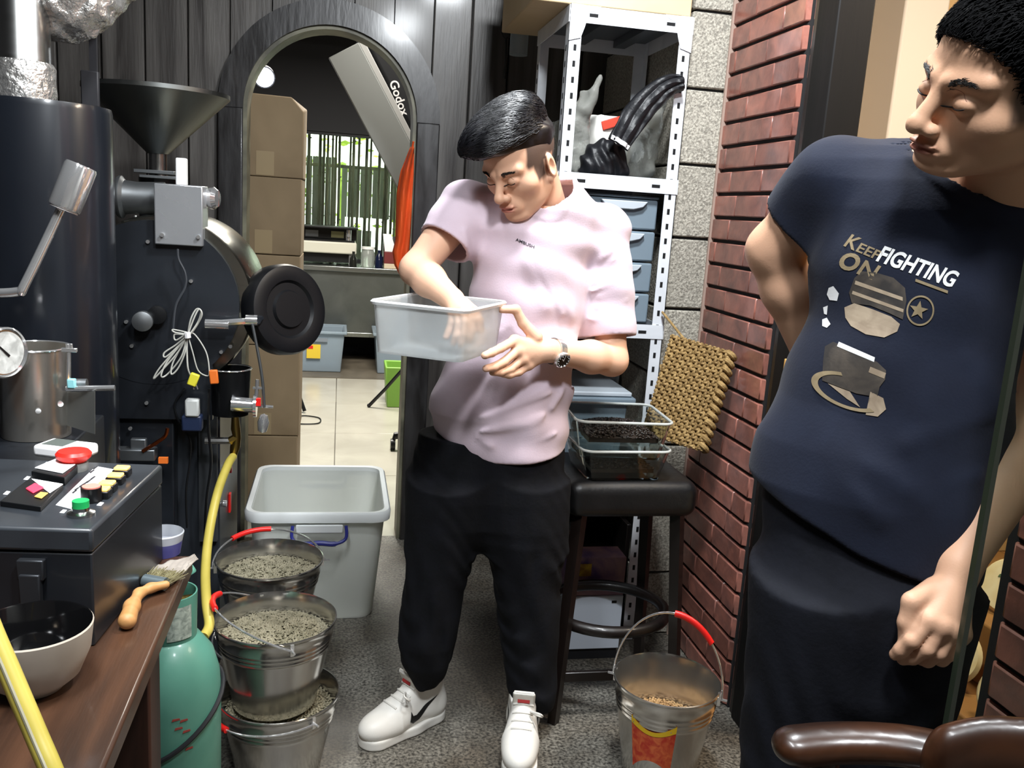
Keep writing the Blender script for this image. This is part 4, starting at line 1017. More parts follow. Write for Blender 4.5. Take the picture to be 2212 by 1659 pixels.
def bucket(label, loc, piv, tilt, gripat=.5, sticker=False):
    """piv: heading of the bail's axle; tilt: lean of the bail from upright (radians)"""
    global _body
    t = thing('steel_bucket', label, 'bucket', loc, 'stainless steel buckets')
    if _body is None:
        o = MB().lathe(bprof(), n=56).build('pail', bk_steel, None, smooth=True, angle=50); _body = o.data; o.parent = t
    else: link('pail', _body, t)
    L = np.array(loc, float); a = np.array([math.cos(piv), math.sin(piv), 0]); up = np.array([0, 0, 1.0]); b = np.cross(up, a)
    d = math.cos(tilt) * up + math.sin(tilt) * b
    ez = np.array([0, 0, BHH - .016]); R_ = BR + .008
    for s in (-1, 1):
        MB().obox(L + ez + s * a * (BR + .001), (.004, .004, .014), rotz(piv)).tube([L + ez + s * a * (BR - .002), L + ez + s * a * (BR + .022)], .0028, n=8).build('ear', chrome, t, smooth=True)
    pts = [L + ez + R_ * (math.cos(q) * a) + (R_ + .012) * math.sin(q) * d for q in np.linspace(0, math.pi, 33)]
    bl = MB().tube(pts, .0026, n=8).build('bail', chrome, t, smooth=True)
    k0 = int(32 * gripat) - 4
    MB().tube(pts[k0:k0 + 9], .0075, n=10).build('grip', red_plastic, bl, smooth=True)
    if sticker:
        y_ = []
        def sp(u, v):
            ang = -2.16 + (u - .5) * .95; z = .075 + .095 * v - .03 * (2 * u - 1) ** 2 * (1 - v) - .022 * math.sin(math.pi * u) * v
            r = BB + (BR - BB) * z / BHH + .0012; return L + np.array([r * math.cos(ang), r * math.sin(ang), z])
        MB().grid(sp, 14, 10).build('sticker', M('sticker_red', '#b3311f', .4, col2='#d2683a', vscale=60), t, smooth=True)
        MB().grid(lambda u, v: sp(u, .86 + .14 * v) * 1.0 + np.array([-.0006, -.0009, 0]), 14, 2).build('sticker_band', M('sticker_yellow', '#d9b21e', .4), t, smooth=True)
    return t
bean_m = M('green_bean', '#8d8670', .6, col2='#6f6a55', vscale=40, rand=0)
def beans(label, c, r, mound, n, size, mat, name='coffee_beans', sq=None):
    """one layer of modelled beans over a mound; nobody could count them"""
    mb = MB()
    def hz(x, y): return mound * max(0, 1 - (x * x + y * y) / (r * r)) if sq is None else mound * max(0, 1 - abs(x / sq[0]) ** 3) * max(0, 1 - abs(y / sq[1]) ** 3)
    V0 = []; 
    oc = [(0, 0, 1), (1, 0, 0), (0, 1, 0), (-1, 0, 0), (0, -1, 0), (0, 0, -1)]
    ring = [(math.cos(t), math.sin(t), 0) for t in np.linspace(0, 2 * math.pi, 9)[:-1]]
    V0 = [(0, 0, 1.0)] + [(x * .8, y * .8, .62) for x, y, _ in ring] + list(ring)
    F0_ = [(0, 1 + k, 1 + (k + 1) % 8) for k in range(8)] + [(1 + k, 9 + k, 9 + (k + 1) % 8, 1 + (k + 1) % 8) for k in range(8)]
    V0 = np.array(V0) * np.array([size, size * .68, size * .42])
    for k in range(n):
        if sq is None:
            q = r * math.sqrt((k + .5) / n); t = k * 2.399963; x, y = q * math.cos(t), q * math.sin(t)
        else: x, y = RNG.uniform(-1, 1) * sq[0], RNG.uniform(-1, 1) * sq[1]
        Rr = rotz(RNG.uniform(0, 6.28)) @ rotx(RNG.normal() * .5) @ roty(RNG.normal() * .4)
        p = np.array([c[0] + x, c[1] + y, c[2] + hz(x, y) + RNG.uniform(0, size * .5)])
        mb.add([p + Rr @ v for v in V0], F0_)
    nn = 24
    if sq is None:
        mb.lathe([(0, 0 + mound - .001)] + [(r * u, mound * (1 - u * u) - .001) for u in (.25, .5, .75, 1)] + [(r * .98, -.012), (0, -.012)], c, n=nn)
    else:
        mb.box((c[0] - sq[0], c[1] - sq[1], c[2] - .012), (c[0] + sq[0], c[1] + sq[1], c[2] - .001))
        mb.grid(lambda u, v: np.array([c[0] + (2 * u - 1) * sq[0], c[1] + (2 * v - 1) * sq[1], c[2] + hz((2 * u - 1) * sq[0], (2 * v - 1) * sq[1])]), 16, 16)
    o = mb.build(name, mat, None, smooth=True, angle=60)
    # origin at the middle of the pile
    o.data.transform(Matrix.Translation((-c[0], -c[1], -c[2]))); o.location = tuple(map(float, c))
    return tag(o, label, 'coffee beans', kind='stuff')
b1 = atz(596, 1335, .405); F1 = (b1[0], b1[1], .192); F0b = (b1[0] + .012, b1[1] - .008, 0.0)
b2 = atz(583, 1208, .425); K1 = (b2[0], b2[1], .212); K0 = (b2[0], b2[1] + .005, 0.0)
bucket('steel bucket on the floor under the bucket with the red grip at its front', F0b, 2.2, 1.62, .45)
bucket('steel bucket of pale beans stacked on another, red grip hanging over its side', F1, -1.25, -1.12, .62)
bucket('steel bucket on the floor at the bottom of the stack beside the white tub', K0, 2.9, 1.62, .5)
bucket('steel bucket of pale beans with red grip resting on the far rim', K1, .15, 1.30, .62)
rb_ = atz(1441, 1466, .2165 * 1.2)
bucket('steel bucket with a red fruit sticker and raised handle beside the brick pillar', (rb_[0], rb_[1], 0), -.55, .12, .40, sticker=True).scale = (.94, .94, 1.2)
lvl = lambda z: BB + (BR - BB) * z / BHH - .004
beans('pale green coffee beans heaped in the bucket nearest the gas hose', (F1[0], F1[1], F1[2] + .168), lvl(.168), .016, 1500, .0052, bean_m)
beans('pale green coffee beans filling the bucket beside the white tub', (K1[0], K1[1], K1[2] + .168), lvl(.168), .014, 1300, .0052, bean_m)
beans('coffee beans in the lower bucket showing past the bucket above', (F0b[0], F0b[1], .172), lvl(.172), .004, 900, .0052, bean_m)
beans('coffee beans at the bottom of the lower bucket beside the white tub', (K0[0], K0[1], .190), lvl(.190), .004, 500, .0052, bean_m)
beans('light brown coffee beans low in the bucket by the brick pillar', (rb_[0], rb_[1], .138), lvl(.110) * .94, .006, 700, .0052, M('brown_bean', '#a8875a', .6, col2='#8a6a42', vscale=40))

# ------------------------------------------------------------------ frosted white tub with blue handles
frost = M('frosted_white', '#e3e6e1', .4, trans=.3, ior=1.25, spec=.4)
frost2 = M('frosted_rim', '#e6eaea', .3, trans=.2, ior=1.25)
f0, f1 = atz(556, 1338), atz(803, 1343)
ty = (f0[1] + f1[1]) / 2 + .01; tzt = .355
fl, fr = atY(528, 1112, ty - .05), atY(842, 1112, ty - .05)
tzt = fl[2]; byk = atz(690, 1008, tzt)[1]
wt = thing('plastic_tub', 'large frosted white plastic tub with blue handles behind the buckets', 'tub', ((fl[0] + fr[0]) / 2, (ty + byk) / 2, 0))
def rrect(x0, x1, y0, y1, z, r, n=5):
    out = []
    for cx, cy, a0 in ((x1 - r, y0 + r, -90), (x1 - r, y1 - r, 0), (x0 + r, y1 - r, 90), (x0 + r, y0 + r, 180)):
        for k in range(n + 1):
            a = math.radians(a0 + 90 * k / n); out.append((cx + r * math.cos(a), cy + r * math.sin(a), z))
    return out
def ringmesh(mb, rings, capb=True, capt=False):
    n = len(rings[0]); V = sum(rings, []); F = []
    for a in range(len(rings) - 1):
        for k in range(n): F.append((a * n + k, a * n + (k + 1) % n, (a + 1) * n + (k + 1) % n, (a + 1) * n + k))
    if capb: F.append(tuple(range(n))[::-1])
    if capt: F.append(tuple(range((len(rings) - 1) * n, len(rings) * n)))
    return mb.add(V, F)
X0, X1, Y0, Y1 = f0[0], f1[0], ty, byk - .04
ex = .045
A0, A1, C0, C1 = fl[0] + .012, fr[0] - .012, ty - .038, byk - .012
rg = [rrect(X0, X1, Y0, Y1, .001, .05), rrect(X0 - .004, X1 + .004, Y0 - .004, Y1 + .004, .012, .05), rrect(A0, A1, C0, C1, tzt - .01, .05), rrect(A0 + .004, A1 - .004, C0 + .004, C1 - .004, tzt - .01, .05), rrect(X0 + .004, X1 - .004, Y0 + .004, Y1 - .004, .006, .05)]
ringmesh(MB(), rg, True, True).build('shell', frost, wt, smooth=True, angle=50)
rr_ = [rrect(A0 - .002, A1 + .002, C0 - .002, C1 + .002, tzt - .03, .05), rrect(A0 - .016, A1 + .016, C0 - .016, C1 + .016, tzt - .028, .055), rrect(A0 - .018, A1 + .018, C0 - .018, C1 + .018, tzt - .002, .057), rrect(A0 - .012, A1 + .012, C0 - .012, C1 + .012, tzt + .006, .055), rrect(A0 + .003, A1 - .003, C0 + .003, C1 - .003, tzt + .004, .05), rrect(A0 + .004, A1 - .004, C0 + .004, C1 - .004, tzt - .02, .05)]
ringmesh(MB(), rr_, False).build('rim', frost2, wt, smooth=True, angle=50)
blue = M('blue_plastic', '#2c3180', .4)
for yy, s in ((C0 - .022, -1), (C1 + .022, 1)):
    xm = (A0 + A1) / 2 + .005
    hpnts = [np.array([xm - .085, yy, tzt - .035]), np.array([xm - .085, yy + s * .012, tzt - .075]), np.array([xm - .05, yy + s * .02, tzt - .09]), np.array([xm, yy + s * .022, tzt - .086]), np.array([xm + .05, yy + s * .02, tzt - .09]), np.array([xm + .085, yy + s * .012, tzt - .075]), np.array([xm + .085, yy, tzt - .035])]
    MB().tube(spline(hpnts, 5), [.0055] * 10 + [.0085] * 11 + [.0055] * 10, n=8).build('handle', blue, wt, smooth=True)
    MB().obox((xm, yy + .002 * s, tzt - .045), (.075, .004, .014)).build('handle_recess', frost2, wt, bevel=.003)

# ------------------------------------------------------------------ white slotted-angle shelf
SY0, SY1, SX0, SX1 = 2.63, 3.06, .635, 1.012
sh = thing('metal_shelf', 'white slotted angle-iron shelving unit beside the granite wall', 'shelf', ((SX0 + SX1) / 2, 2.85, 0))
def angle_post(x, y, sx, sy, top):
    po_ = MB().box((x, y, 0), (x + sx * .038, y + sy * .002, top)).box((x, y, 0), (x + sx * .002, y + sy * .038, top))
    o = po_.build('post', white_paint, sh)
    mb = MB(); z = .08
    while z < top - .1:
        mb.obox((x + sx * .021, y - sy * .0003, z), (.0042, .0006, .0085)); mb.obox((x - sx * .0003, y + sy * .021, z), (.0006, .0042, .0085)); z += .045
    tag(mb.build('slots', dark_hole, o), kind='stuff')
for x, sx in ((SX0, 1), (SX1, -1)):
    for y, sy in ((SY0, 1), (SY1, -1)): angle_post(x, y, sx, sy, 2.0)
def deck(z, h=.04):
    d = MB().box((SX0 + .003, SY0 + .004, z - .003), (SX1 - .003, SY1 - .004, z)).build('deck', M('deck_grey', '#5b6168', .45, .3), sh)
    MB().box((SX0 + .001, SY0 - .003, z - h), (SX1 - .001, SY0 - .0005, z + .002)).box((SX0 + .001, SY1 + .0005, z - h), (SX1 - .001, SY1 + .003, z + .002)) \
        .box((SX0 - .003, SY0, z - h), (SX0 - .0005, SY1, z + .002)).box((SX1 + .0005, SY0, z - h), (SX1 + .003, SY1, z + .002)).build('edge_beam', white_paint, d)
    for xx in (SX0 + .07, SX1 - .07): MB().obox((xx, SY0 - .0035, z - h * .5), (.013, .0008, .0045)).build('beam_slot', dark_hole, d)
    MB().obox(((SX0 + SX1) / 2 - .05, (SY0 + SY1) / 2, z - .016), (.02, .2, .012)).obox(((SX0 + SX1) / 2 + .09, (SY0 + SY1) / 2, z - .016), (.02, .2, .012)).build('stiffener', M('deck_grey', '#5b6168', .45, .3), d)
for z in (1.995, 1.525, 1.075, .62): deck(z, .042 if z < 1.9 else .045)
for x, s in ((SX0, 1), (SX1, -1)):
    MB().prism([(0, 0), (s * .09, 0), (s * .075, -.012), (s * .055, -.02), (s * .045, -.06), (s * .035, -.09), (0, -.10)], (x, SY0 - .0045, 1.998), (1, 0, 0), (0, 0, 1), (0, .0014, 0)).build('gusset', white_paint, sh)
# carton on top
kx = thing('carton', 'pale tan carton lying on top of the white shelf', 'carton', (.82, 2.85, 1.998))
MB().box((SX0 - .11, SY0 + .01, 2.0), (SX1 - .005, SY1 + .1, 2.24)).build('body', M('pale_card_box', '#d8c19c', .75, col2='#cdb48c', vscale=3), kx, bevel=.004)
MB().box((SX0 - .1105, SY0 + .0085, 2.09), (SX1 - .0045, SY0 + .0095, 2.13)).build('tape', tape, kx)
# bags on the second shelf
bagm = M('clear_bag', '#d3d4cc', .18, trans=.72, ior=1.10, bump=.9, bscale=26, spec=.8)
blackbag = M('black_film', '#15161a', .48, bump=.5, bscale=22)
Z1 = 1.5255
def bagthing(name, label, f, lo, hi, mat, h=.006, it=1):
    o = soft(name, f, lo, hi, h, mat, None, it)
    c = (np.asarray(lo) + np.asarray(hi)) / 2; c[2] = lo[2]
    o.data.transform(Matrix.Translation(-Vector(c))); o.location = Vector(c); return tag(o, label, 'bag')
def wob(p, a, k): q = p * k; return a * (np.sin(q[:, 0] + 1.3 * np.sin(q[:, 2])) * np.sin(q[:, 1] * 1.2 + q[:, 2] * .8) + .6 * np.sin(q[:, 2] * 1.7 + q[:, 0]))
def fb1(p):
    d = s_box(p, (.705, 2.85, Z1 + .085), (.055, .11, .083), .03)
    d = smin(d, s_cap(p, (.715, 2.76, Z1 + .17), (.725, 2.75, Z1 + .24), .030, .012), .03)
    d = smin(d, s_cap(p, (.735, 2.74, Z1 + .2), (.775, 2.72, Z1 + .325), .022, .003), .02)
    return np.maximum(d + wob(p, .004, 60), Z1 + .001 - p[:, 2])
bagthing('plastic_bag', 'clear plastic bag with a pointed twisted top on the white shelf', fb1, (.60, 2.6, Z1), (.83, 2.98, Z1 + .36), bagm)
def fb2(p):
    d = s_box(p, (.945, 2.86, Z1 + .085), (.045, .11, .083), .035)
    d = smin(d, s_cap(p, (.955, 2.75, Z1 + .15), (.975, 2.70, Z1 + .29), .03, .012), .03)
    d = smin(d, s_cap(p, (.92, 2.80, Z1 + .03), (.91, 2.78, Z1 + .03), .02, .02), .02)
    return np.maximum(d + wob(p, .004, 55), Z1 + .001 - p[:, 2])
bagthing('plastic_bag', 'bulging clear plastic bag with glossy creases next to the shelf post', fb2, (.80, 2.6, Z1), (1.01, 2.98, Z1 + .34), bagm)
bpts = spline([atY(a_, b_, 2.60) for a_, b_ in ((1336, 312), (1362, 268), (1388, 232), (1418, 203), (1446, 184), (1474, 178))], 5)
def strip(u, v):
    k = v * (len(bpts) - 1); i = min(int(k), len(bpts) - 2); p = bpts[i] + (bpts[i + 1] - bpts[i]) * (k - i); t = nrm(bpts[i + 1] - bpts[i]); s_ = nrm(np.cross(t, np.array([0, 1.0, 0]))); s_ = s_ if s_[0] > 0 else -s_
    w = np.interp(v, [0, .25, .7, 1], [.034, .040, .030, .020]); return p + s_ * (2 * u - 1) * w + np.array([0, -.012 * math.cos(math.pi * (u - .5)) + .004 * math.sin(u * 16 + v * 5) + .003 * math.sin(v * 30), 0])
fo = thing('folded_bag', 'long folded black bag draped over the clear bag on the shelf', 'bag', tuple(atY(1400, 250, 2.60)))
MB().grid(strip, 16, 26).build('film', blackbag, fo, smooth=True, solid=.012)
MB().grid(lambda u, v: strip(u * .9 + .05, v * .05) + np.array([0, -.008, 0]), 8, 2).build('white_label', white_plastic, fo, solid=.002)
def fb4(p):
    d = s_ell(p, (.79, 2.69, Z1 + .04), (.07, .045, .07)); d = smin(d, s_cap(p, (.745, 2.69, Z1 + .02), (.725, 2.69, Z1 + .01), .03, .012), .03)
    d = smin(d, s_cap(p, (.81, 2.68, Z1 + .06), (.835, 2.67, Z1 + .015), .03, .02), .03)
    return np.maximum(d + wob(p, .003, 70) + .004 * np.sin(p[:, 0] * 190 + 3 * np.sin(p[:, 2] * 40)), Z1 + .001 - p[:, 2])
bagthing('black_bag', 'rounded black plastic bag slumped at the front of the white shelf', fb4, (.66, 2.58, Z1), (.92, 2.82, Z1 + .16), blackbag, .005)
wpk = thing('paper_packet', 'white paper packet with red tape between the clear bags', 'packet', (.845, 2.86, Z1))
def fwp(p): return np.maximum(s_box(p, (.835, 2.88, Z1 + .10), (.055, .05, .098), .02, rotz(.3)) + wob(p, .003, 50), Z1 + .001 - p[:, 2])
soft('body', fwp, (.75, 2.76, Z1), (.94, 2.96, Z1 + .22), .006, M('white_paper', '#e2e0da', .7), wpk)
MB().obox((.85, 2.825, Z1 + .175), (.04, .006, .014), roty(-.35)).build('red_tape', M('tape_red', '#d6402a', .5), wpk, bevel=.002)
# drawers on the third shelf
dw = thing('drawer_unit', 'stack of translucent grey plastic drawers on the white shelf', 'drawers', (.83, 2.85, 1.076))
drm = M('smoky_plastic', '#8fa0ad', .3, trans=.35, ior=1.2); drl = M('handle_plastic', '#cdd6de', .3, trans=.2)
zz = 1.0765
for k in range(4):
    d = MB().box((SX0 + .03, SY0 + .03, zz + .002), (SX1 - .045, SY1 - .04, zz + .094)).build('drawer', drm, dw, bevel=.006)
    MB().prism([(-.075, .0), (-.06, -.018), (-.03, -.026), (.03, -.026), (.06, -.018), (.075, .0)], ((SX0 + SX1) / 2 + .03, SY0 + .012, zz + .088), (1, 0, 0), (0, 0, 1), (0, .018, 0)).build('handle', drl, d, bevel=.003)
    zz += .097
MB().box((SX0 + .028, SY0 + .028, zz), (SX1 - .043, SY1 - .038, zz + .008)).build('top_cover', drm, dw, bevel=.003)
lb = lidless_tub('storage_box', 'translucent grey storage box with pale lid on the lowest white shelf', .67, .92, 2.68, 3.02, .6215, .20, .012, drm)
MB().box((.65, 2.66, .835), (.94, 3.04, .85)).build('lid', drl, lb, bevel=.004)
# things hanging left of the shelf
ld = thing('wooden_ladle', 'dark wooden ladle hanging on the plank wall', 'ladle', tuple(atY(1097, 70, 3.53)))
c = atY(1095, 58, 3.53)
MB().sphere(c, (.025, .012, .045), 16, 10).build('bowl', dark_wood, ld, smooth=True)
MB().tube([c - np.array([0, 0, .04]), atY(1092, 135, 3.54), atY(1090, 170, 3.56)], .004).build('handle', dark_wood, ld)
MB().tube([c + np.array([0, 0, .04]), c + np.array([0, .05, .1])], .003).build('hook', chrome, ld)
rl = thing('plastic_roll', 'roll of clear plastic film hanging between plank wall and shelf', 'roll', tuple(atY(1122, 60, 3.30)))
rc = atY(1124, 50, 3.30)
MB().cyl((rc[0], 3.30, rc[2] - .11), (rc[0], 3.30, rc[2] + .02), .033, n=24).build('film', M('film_white', '#c5ced2', .15, trans=.5, ior=1.2), rl, smooth=True)
MB().cyl((rc[0], 3.30, rc[2] + .02), (rc[0], 3.30, 2.4), .036, n=24).build('wrap', M('film_bright', '#e6ecef', .25), rl, smooth=True)
MB().cyl((rc[0], 3.30, 2.4), (rc[0], 3.30, 2.851), .004, n=6).build('cord', black_matte, rl)

# ------------------------------------------------------------------ bar stool with glass trays
st = thing('bar_stool', 'black padded bar stool with round foot ring under the glass trays', 'stool', (.80, 2.30, 0))
sc = np.array([.800, 2.32, 0]); leather = M('black_leather', '#0f0f10', .42, col2='#151415', vscale=8, bump=.08, bscale=80)
sz = .705
def fseat(p): return s_box(p, (sc[0], sc[1], sz - .05), (.185, .165, .052), .035)
soft('seat', fseat, sc + np.array([-.25, -.25, sz - .13]), sc + np.array([.25, .25, sz + .03]), .006, leather, st)
for dx, dy in ((-1, -1), (1, -1), (-1, 1), (1, 1)):
    MB().tube([sc + np.array([dx * .14, dy * .12, sz - .09]), sc + np.array([dx * .178, dy * .155, 0.0])], [.022, .017], n=4).build('leg', dark_wood, st)
ringp = [sc + np.array([.175 * math.cos(t), .158 * math.sin(t), .27]) for t in np.linspace(0, 2 * math.pi, 41)[:-1]]
MB().tube(ringp, .017, n=10, closed=True).build('foot_ring', dark_wood, st, smooth=True)
MB().box((sc[0] - .16, sc[1] - .145, .115), (sc[0] + .16, sc[1] - .13, .145)).build('stretcher', dark_wood, st, bevel=.003)
# glass trays
tg = M('tray_glass', '#e9efec', .03, trans=1.0, ior=1.35)
def tray(label, cx, cy, z, hx, hy, h, rot, mat=tg):
    t = thing('glass_tray', label, 'tray', (cx, cy, z), 'rectangular glass trays')
    Rt = rotz(rot)
    def T(ring): return [tuple(np.array([cx, cy, 0]) + Rt @ np.array([x, y, zz])) for x, y, zz in ring]
    fl_ = .022
    rg = [rrect(-hx + fl_, hx - fl_, -hy + fl_, hy - fl_, z + .0005, .02), rrect(-hx, hx, -hy, hy, z + h, .03), rrect(-hx + .004, hx - .004, -hy + .004, hy - .004, z + h, .028), rrect(-hx + fl_ + .003, hx - fl_ - .003, -hy + fl_ + .003, hy - fl_ - .003, z + .006, .02)]
    ringmesh(MB(), [T(r) for r in rg], True, True).build('wall', mat, t, smooth=True, angle=40)
    rm = T(rrect(-hx, hx, -hy, hy, z + h, .03))
    MB().tube([np.array(p) for p in rm], .0038, n=8, closed=True).build('rim', M('rim_glass', '#e2e6e2', .08, trans=.4, ior=1.4), t, smooth=True)
    return t
TC = atY(1332, 935, 2.27)
tray('lower glass tray resting on the black stool seat', TC[0], 2.27, sz + .003, .125, .115, .085, .02)
tray('upper glass tray holding dark roasted beans on the stool', TC[0] - .006, 2.275, sz + .062, .132, .120, .105, -.06)
dk = M('roasted_bean', '#1d1512', .4, col2='#2e211a', vscale=60)
beans('dark roasted coffee beans in the upper glass tray', (TC[0] - .006, 2.275, sz + .118), .1, .024, 1100, .0052, dk, sq=(.098, .088))
beans('dark roasted coffee beans in the lower glass tray', (TC[0], 2.27, sz + .032), .1, .004, 400, .0052, dk, sq=(.088, .078))
# carton of crackers and dark crate behind the stool
ck = thing('snack_box', 'white and purple picture carton behind the stool foot ring', 'box', (.84, 2.52, 0))
q0 = atY(1220, 1310, 2.50); q1 = atY(1345, 1310, 2.50); qt = atY(1280, 1245, 2.50)
MB().box((q0[0], 2.50, q0[2] - .15), (q1[0], 2.60, q0[2] + .032)).build('front', M('box_white', '#c8d0dc', .5), ck, bevel=.003)
MB().box((q0[0], 2.505, q0[2] + .0325), (q1[0], 2.60, qt[2] + .06)).build('picture_panel', M('box_purple', '#4b3a78', .5, col2='#b08a86', vscale=9), ck, bevel=.002)
MB().obox(((q0[0] * .75 + q1[0] * .25), 2.5035, qt[2] + .02), (.03, .0015, .02)).build('snack_picture', M('snack_yellow', '#c9a832', .6, col2='#8f6a20', vscale=40), ck)
MB().obox((q1[0] - .03, 2.4992, q0[2] + .012), (.008, .0008, .004)).build('print_mark', black_plastic, ck)
MB().box((q0[0] + .005, 2.51, 0), (q1[0] - .005, 2.59, q0[2] - .15)).build('plinth', black_matte, ck)
cr_ = thing('dark_crate', 'dark wooden crate on the floor behind the stool', 'crate', (.75, 2.74, 0))
MB().box((.66, 2.66, .002), (.98, 3.0, .02)).box((.66, 2.66, .02), (.675, 3.0, .40)).box((.965, 2.66, .02), (.98, 3.0, .40)).box((.66, 2.985, .02), (.98, 3.0, .40)).box((.675, 2.66, .25), (.965, 2.98, .268)).build('frame', dark_wood, cr_, bevel=.002)
jr = thing('glass_bottle', 'round dark glass bottle on the crate behind the stool', 'bottle', (.76, 2.74, .2685))
MB().lathe([(0, 0), (.04, 0), (.055, .03), (.055, .08), (.03, .115), (.02, .13), (.02, .145), (0, .145)], (.765, 2.74, .269), n=32).build('body', M('dark_bottle', '#1c1e1e', .06, coat=.5), jr, smooth=True)

# ------------------------------------------------------------------ woven seagrass cushion
wv = M('seagrass', '#a88a58', .75, col2='#7d6238', vscale=60, bump=.3, bscale=150)
WT = [atY(1437, 738, 2.42), atY(1580, 802, 2.36), atY(1512, 995, 2.34), atY(1408, 860, 2.40)]
u = nrm(WT[1] - WT[0]); wc_ = sum(WT) / 4
v = WT[3] - WT[0]; v = nrm(v - u * (v @ u)); nn_ = np.cross(u, v); nn_ = nn_ if nn_[1] < 0 else -nn_
W2, H2 = .094, .152
wn_ = thing('woven_cushion', 'woven seagrass cushion wedged between shelf and brick pillar', 'cushion', tuple(wc_))
ang = math.radians(-8); uu = u * math.cos(ang) + v * math.sin(ang); vv = -u * math.sin(ang) + v * math.cos(ang)
def pw_(a, b, h): return wc_ + uu * a + vv * b + nn_ * h
MB().prism([(-W2 + .004, -H2 + .004), (W2 - .004, -H2 + .004), (W2 - .004, H2 - .004), (-W2 + .004, H2 - .004)], wc_ - nn_ * .02, uu, vv, nn_ * .021).build('padding', M('seagrass_dark', '#4a3a20', .9), wn_)
NA, NB = 15, 24
for i in range(NA):
    a = -W2 + (i + .5) * 2 * W2 / NA
    MB().tube([pw_(a, -H2 + k * 2 * H2 / 80, .003 + .0036 * math.cos(math.pi * (k / 80 * NB) + math.pi * i)) for k in range(81)], .0052, n=6).build('strand', wv, wn_, smooth=True)
for j in range(NB):
    b = -H2 + (j + .5) * 2 * H2 / NB
    MB().tube([pw_(-W2 + k * 2 * W2 / 60, b, .003 - .0036 * math.cos(math.pi * (k / 60 * NA) + math.pi * j)) for k in range(61)], .0050, n=6).build('strand', wv, wn_, smooth=True)
for j in range(13):
    b = -H2 + (j + .5) * 2 * H2 / 13
    MB().tube(spline([pw_(W2 - .016, b - .008, .004), pw_(W2 - .002, b - .002, .012), pw_(W2 + .009, b + .006, .0), pw_(W2 + .004, b + .010, -.02)], 5), .0085, n=8).build('edge_knot', wv, wn_, smooth=True)
# support board so that the cushion hangs on something
MB().tube([pw_(-.04, -H2 + .01, -.015), np.array([1.00, 2.62, 1.12])], .004).tube([pw_(-.07, 0, -.015), np.array([1.012, 2.62, .95])], .004).build('hanging_cord', wv, wn_)
# ------------------------------------------------------------------ doorway details and warm room display
sk = thing('strike_plate', 'honey coloured lock plate with two dark slots on the door post', 'lock plate', (1.2, 2.04, .9))
q0, q1 = atY(1692, 775, 2.045), atY(1726, 860, 2.045)
MB().box((q0[0] + .005, 2.042, q1[2]), (q1[0] + .03, 2.0495, q0[2])).build('plate', M('plate_brass', '#d9a860', .35, .3), sk, bevel=.002)
for b in (792, 840):
    c = atY(1704, b, 2.04); MB().obox(c, (.006, .002, .010)).build('slot', dark_hole, sk)
shf = thing('display_stand', 'low stepped wooden stand in the warm lit room', 'stand', (1.62, 1.75, 0))
wd_ = M('stand_wood', '#9a6a36', .5, col2='#84562a', vscale=5)
steps = [(1.34, 1.50, 1.62, 1.95, .16), (1.34, 1.66, 1.95, 2.02, .30)]
MB().box((1.32, 1.36, 0), (1.60, 1.95, .145)).build('step', wd_, shf, bevel=.006)
MB().box((1.46, 1.36, .145), (1.74, 1.95, .31)).build('step', wd_, shf, bevel=.006)
MB().box((1.60, 1.36, .31), (1.95, 1.95, .47)).build('step', wd_, shf, bevel=.006)
wrap = M('cake_wrap', '#e0c596', .7, col2='#d4b47e', vscale=20); grn = M('green_print', '#4a5a34', .7)
def teacake(label, x, y, z, lean, yaw=.0):
    t = thing('tea_cake', label, 'tea cake', (x, y, z), 'paper wrapped tea cakes')
    c = np.array([x, y, z + .0745 * math.cos(lean) + .012 * math.sin(lean)]); nrm_ = np.array([-math.cos(lean) * math.cos(yaw), -math.cos(lean) * math.sin(yaw), math.sin(lean)])
    MB().lathe([(0, -.012), (.05, -.014), (.068, -.010), (.075, 0), (.068, .010), (.05, .012), (0, .010)], c, nrm_, n=36).build('wrapper', wrap, t, smooth=True)
    u, w, n_ = frame(nrm_)
    for k, (a, b, s, an) in enumerate(((-.02, .02, .014, .4), (.018, .018, .010, -.3), (0, -.012, .016, .2), (.022, -.02, .009, .7))):
        d1 = u * math.cos(an) + w * math.sin(an); d2 = -u * math.sin(an) + w * math.cos(an)
        MB().prism([(-s, -.003), (0, -.005), (s, -.001), (s * .4, .004), (-s * .6, .004)], c + u * a + w * b + n_ * .0125, d1, d2, n_ * .0006).build('green_mark', grn, t)
    return t
names = ['cream wrapped tea cake with green marks on the lowest step', 'cream wrapped tea cake standing next to the glass edge on the lowest step', 'cream wrapped tea cake leaning on the middle step',
         'cream wrapped tea cake at the back of the middle step', 'cream wrapped tea cake on the highest step', 'cream wrapped tea cake at the far end of the highest step']
for i, (x, y, z) in enumerate(((1.395, 1.52, .146), (1.395, 1.72, .146), (1.53, 1.58, .311), (1.53, 1.78, .311), (1.70, 1.62, .471), (1.70, 1.82, .471))):
    teacake(names[i], x, y, z, .45, .35)
nk = thing('paper_napkin', 'folded pale paper standing beside the tea cakes', 'paper', (1.40, 1.62, .1455))
MB().prism([(-.04, 0), (.0, 0), (.045, .05), (-.05, .06)], (1.37, 1.62, .146), (.5, -.86, 0), (.2, 0, 1), (.004, .002, 0)).build('sheet', white_plastic, nk)

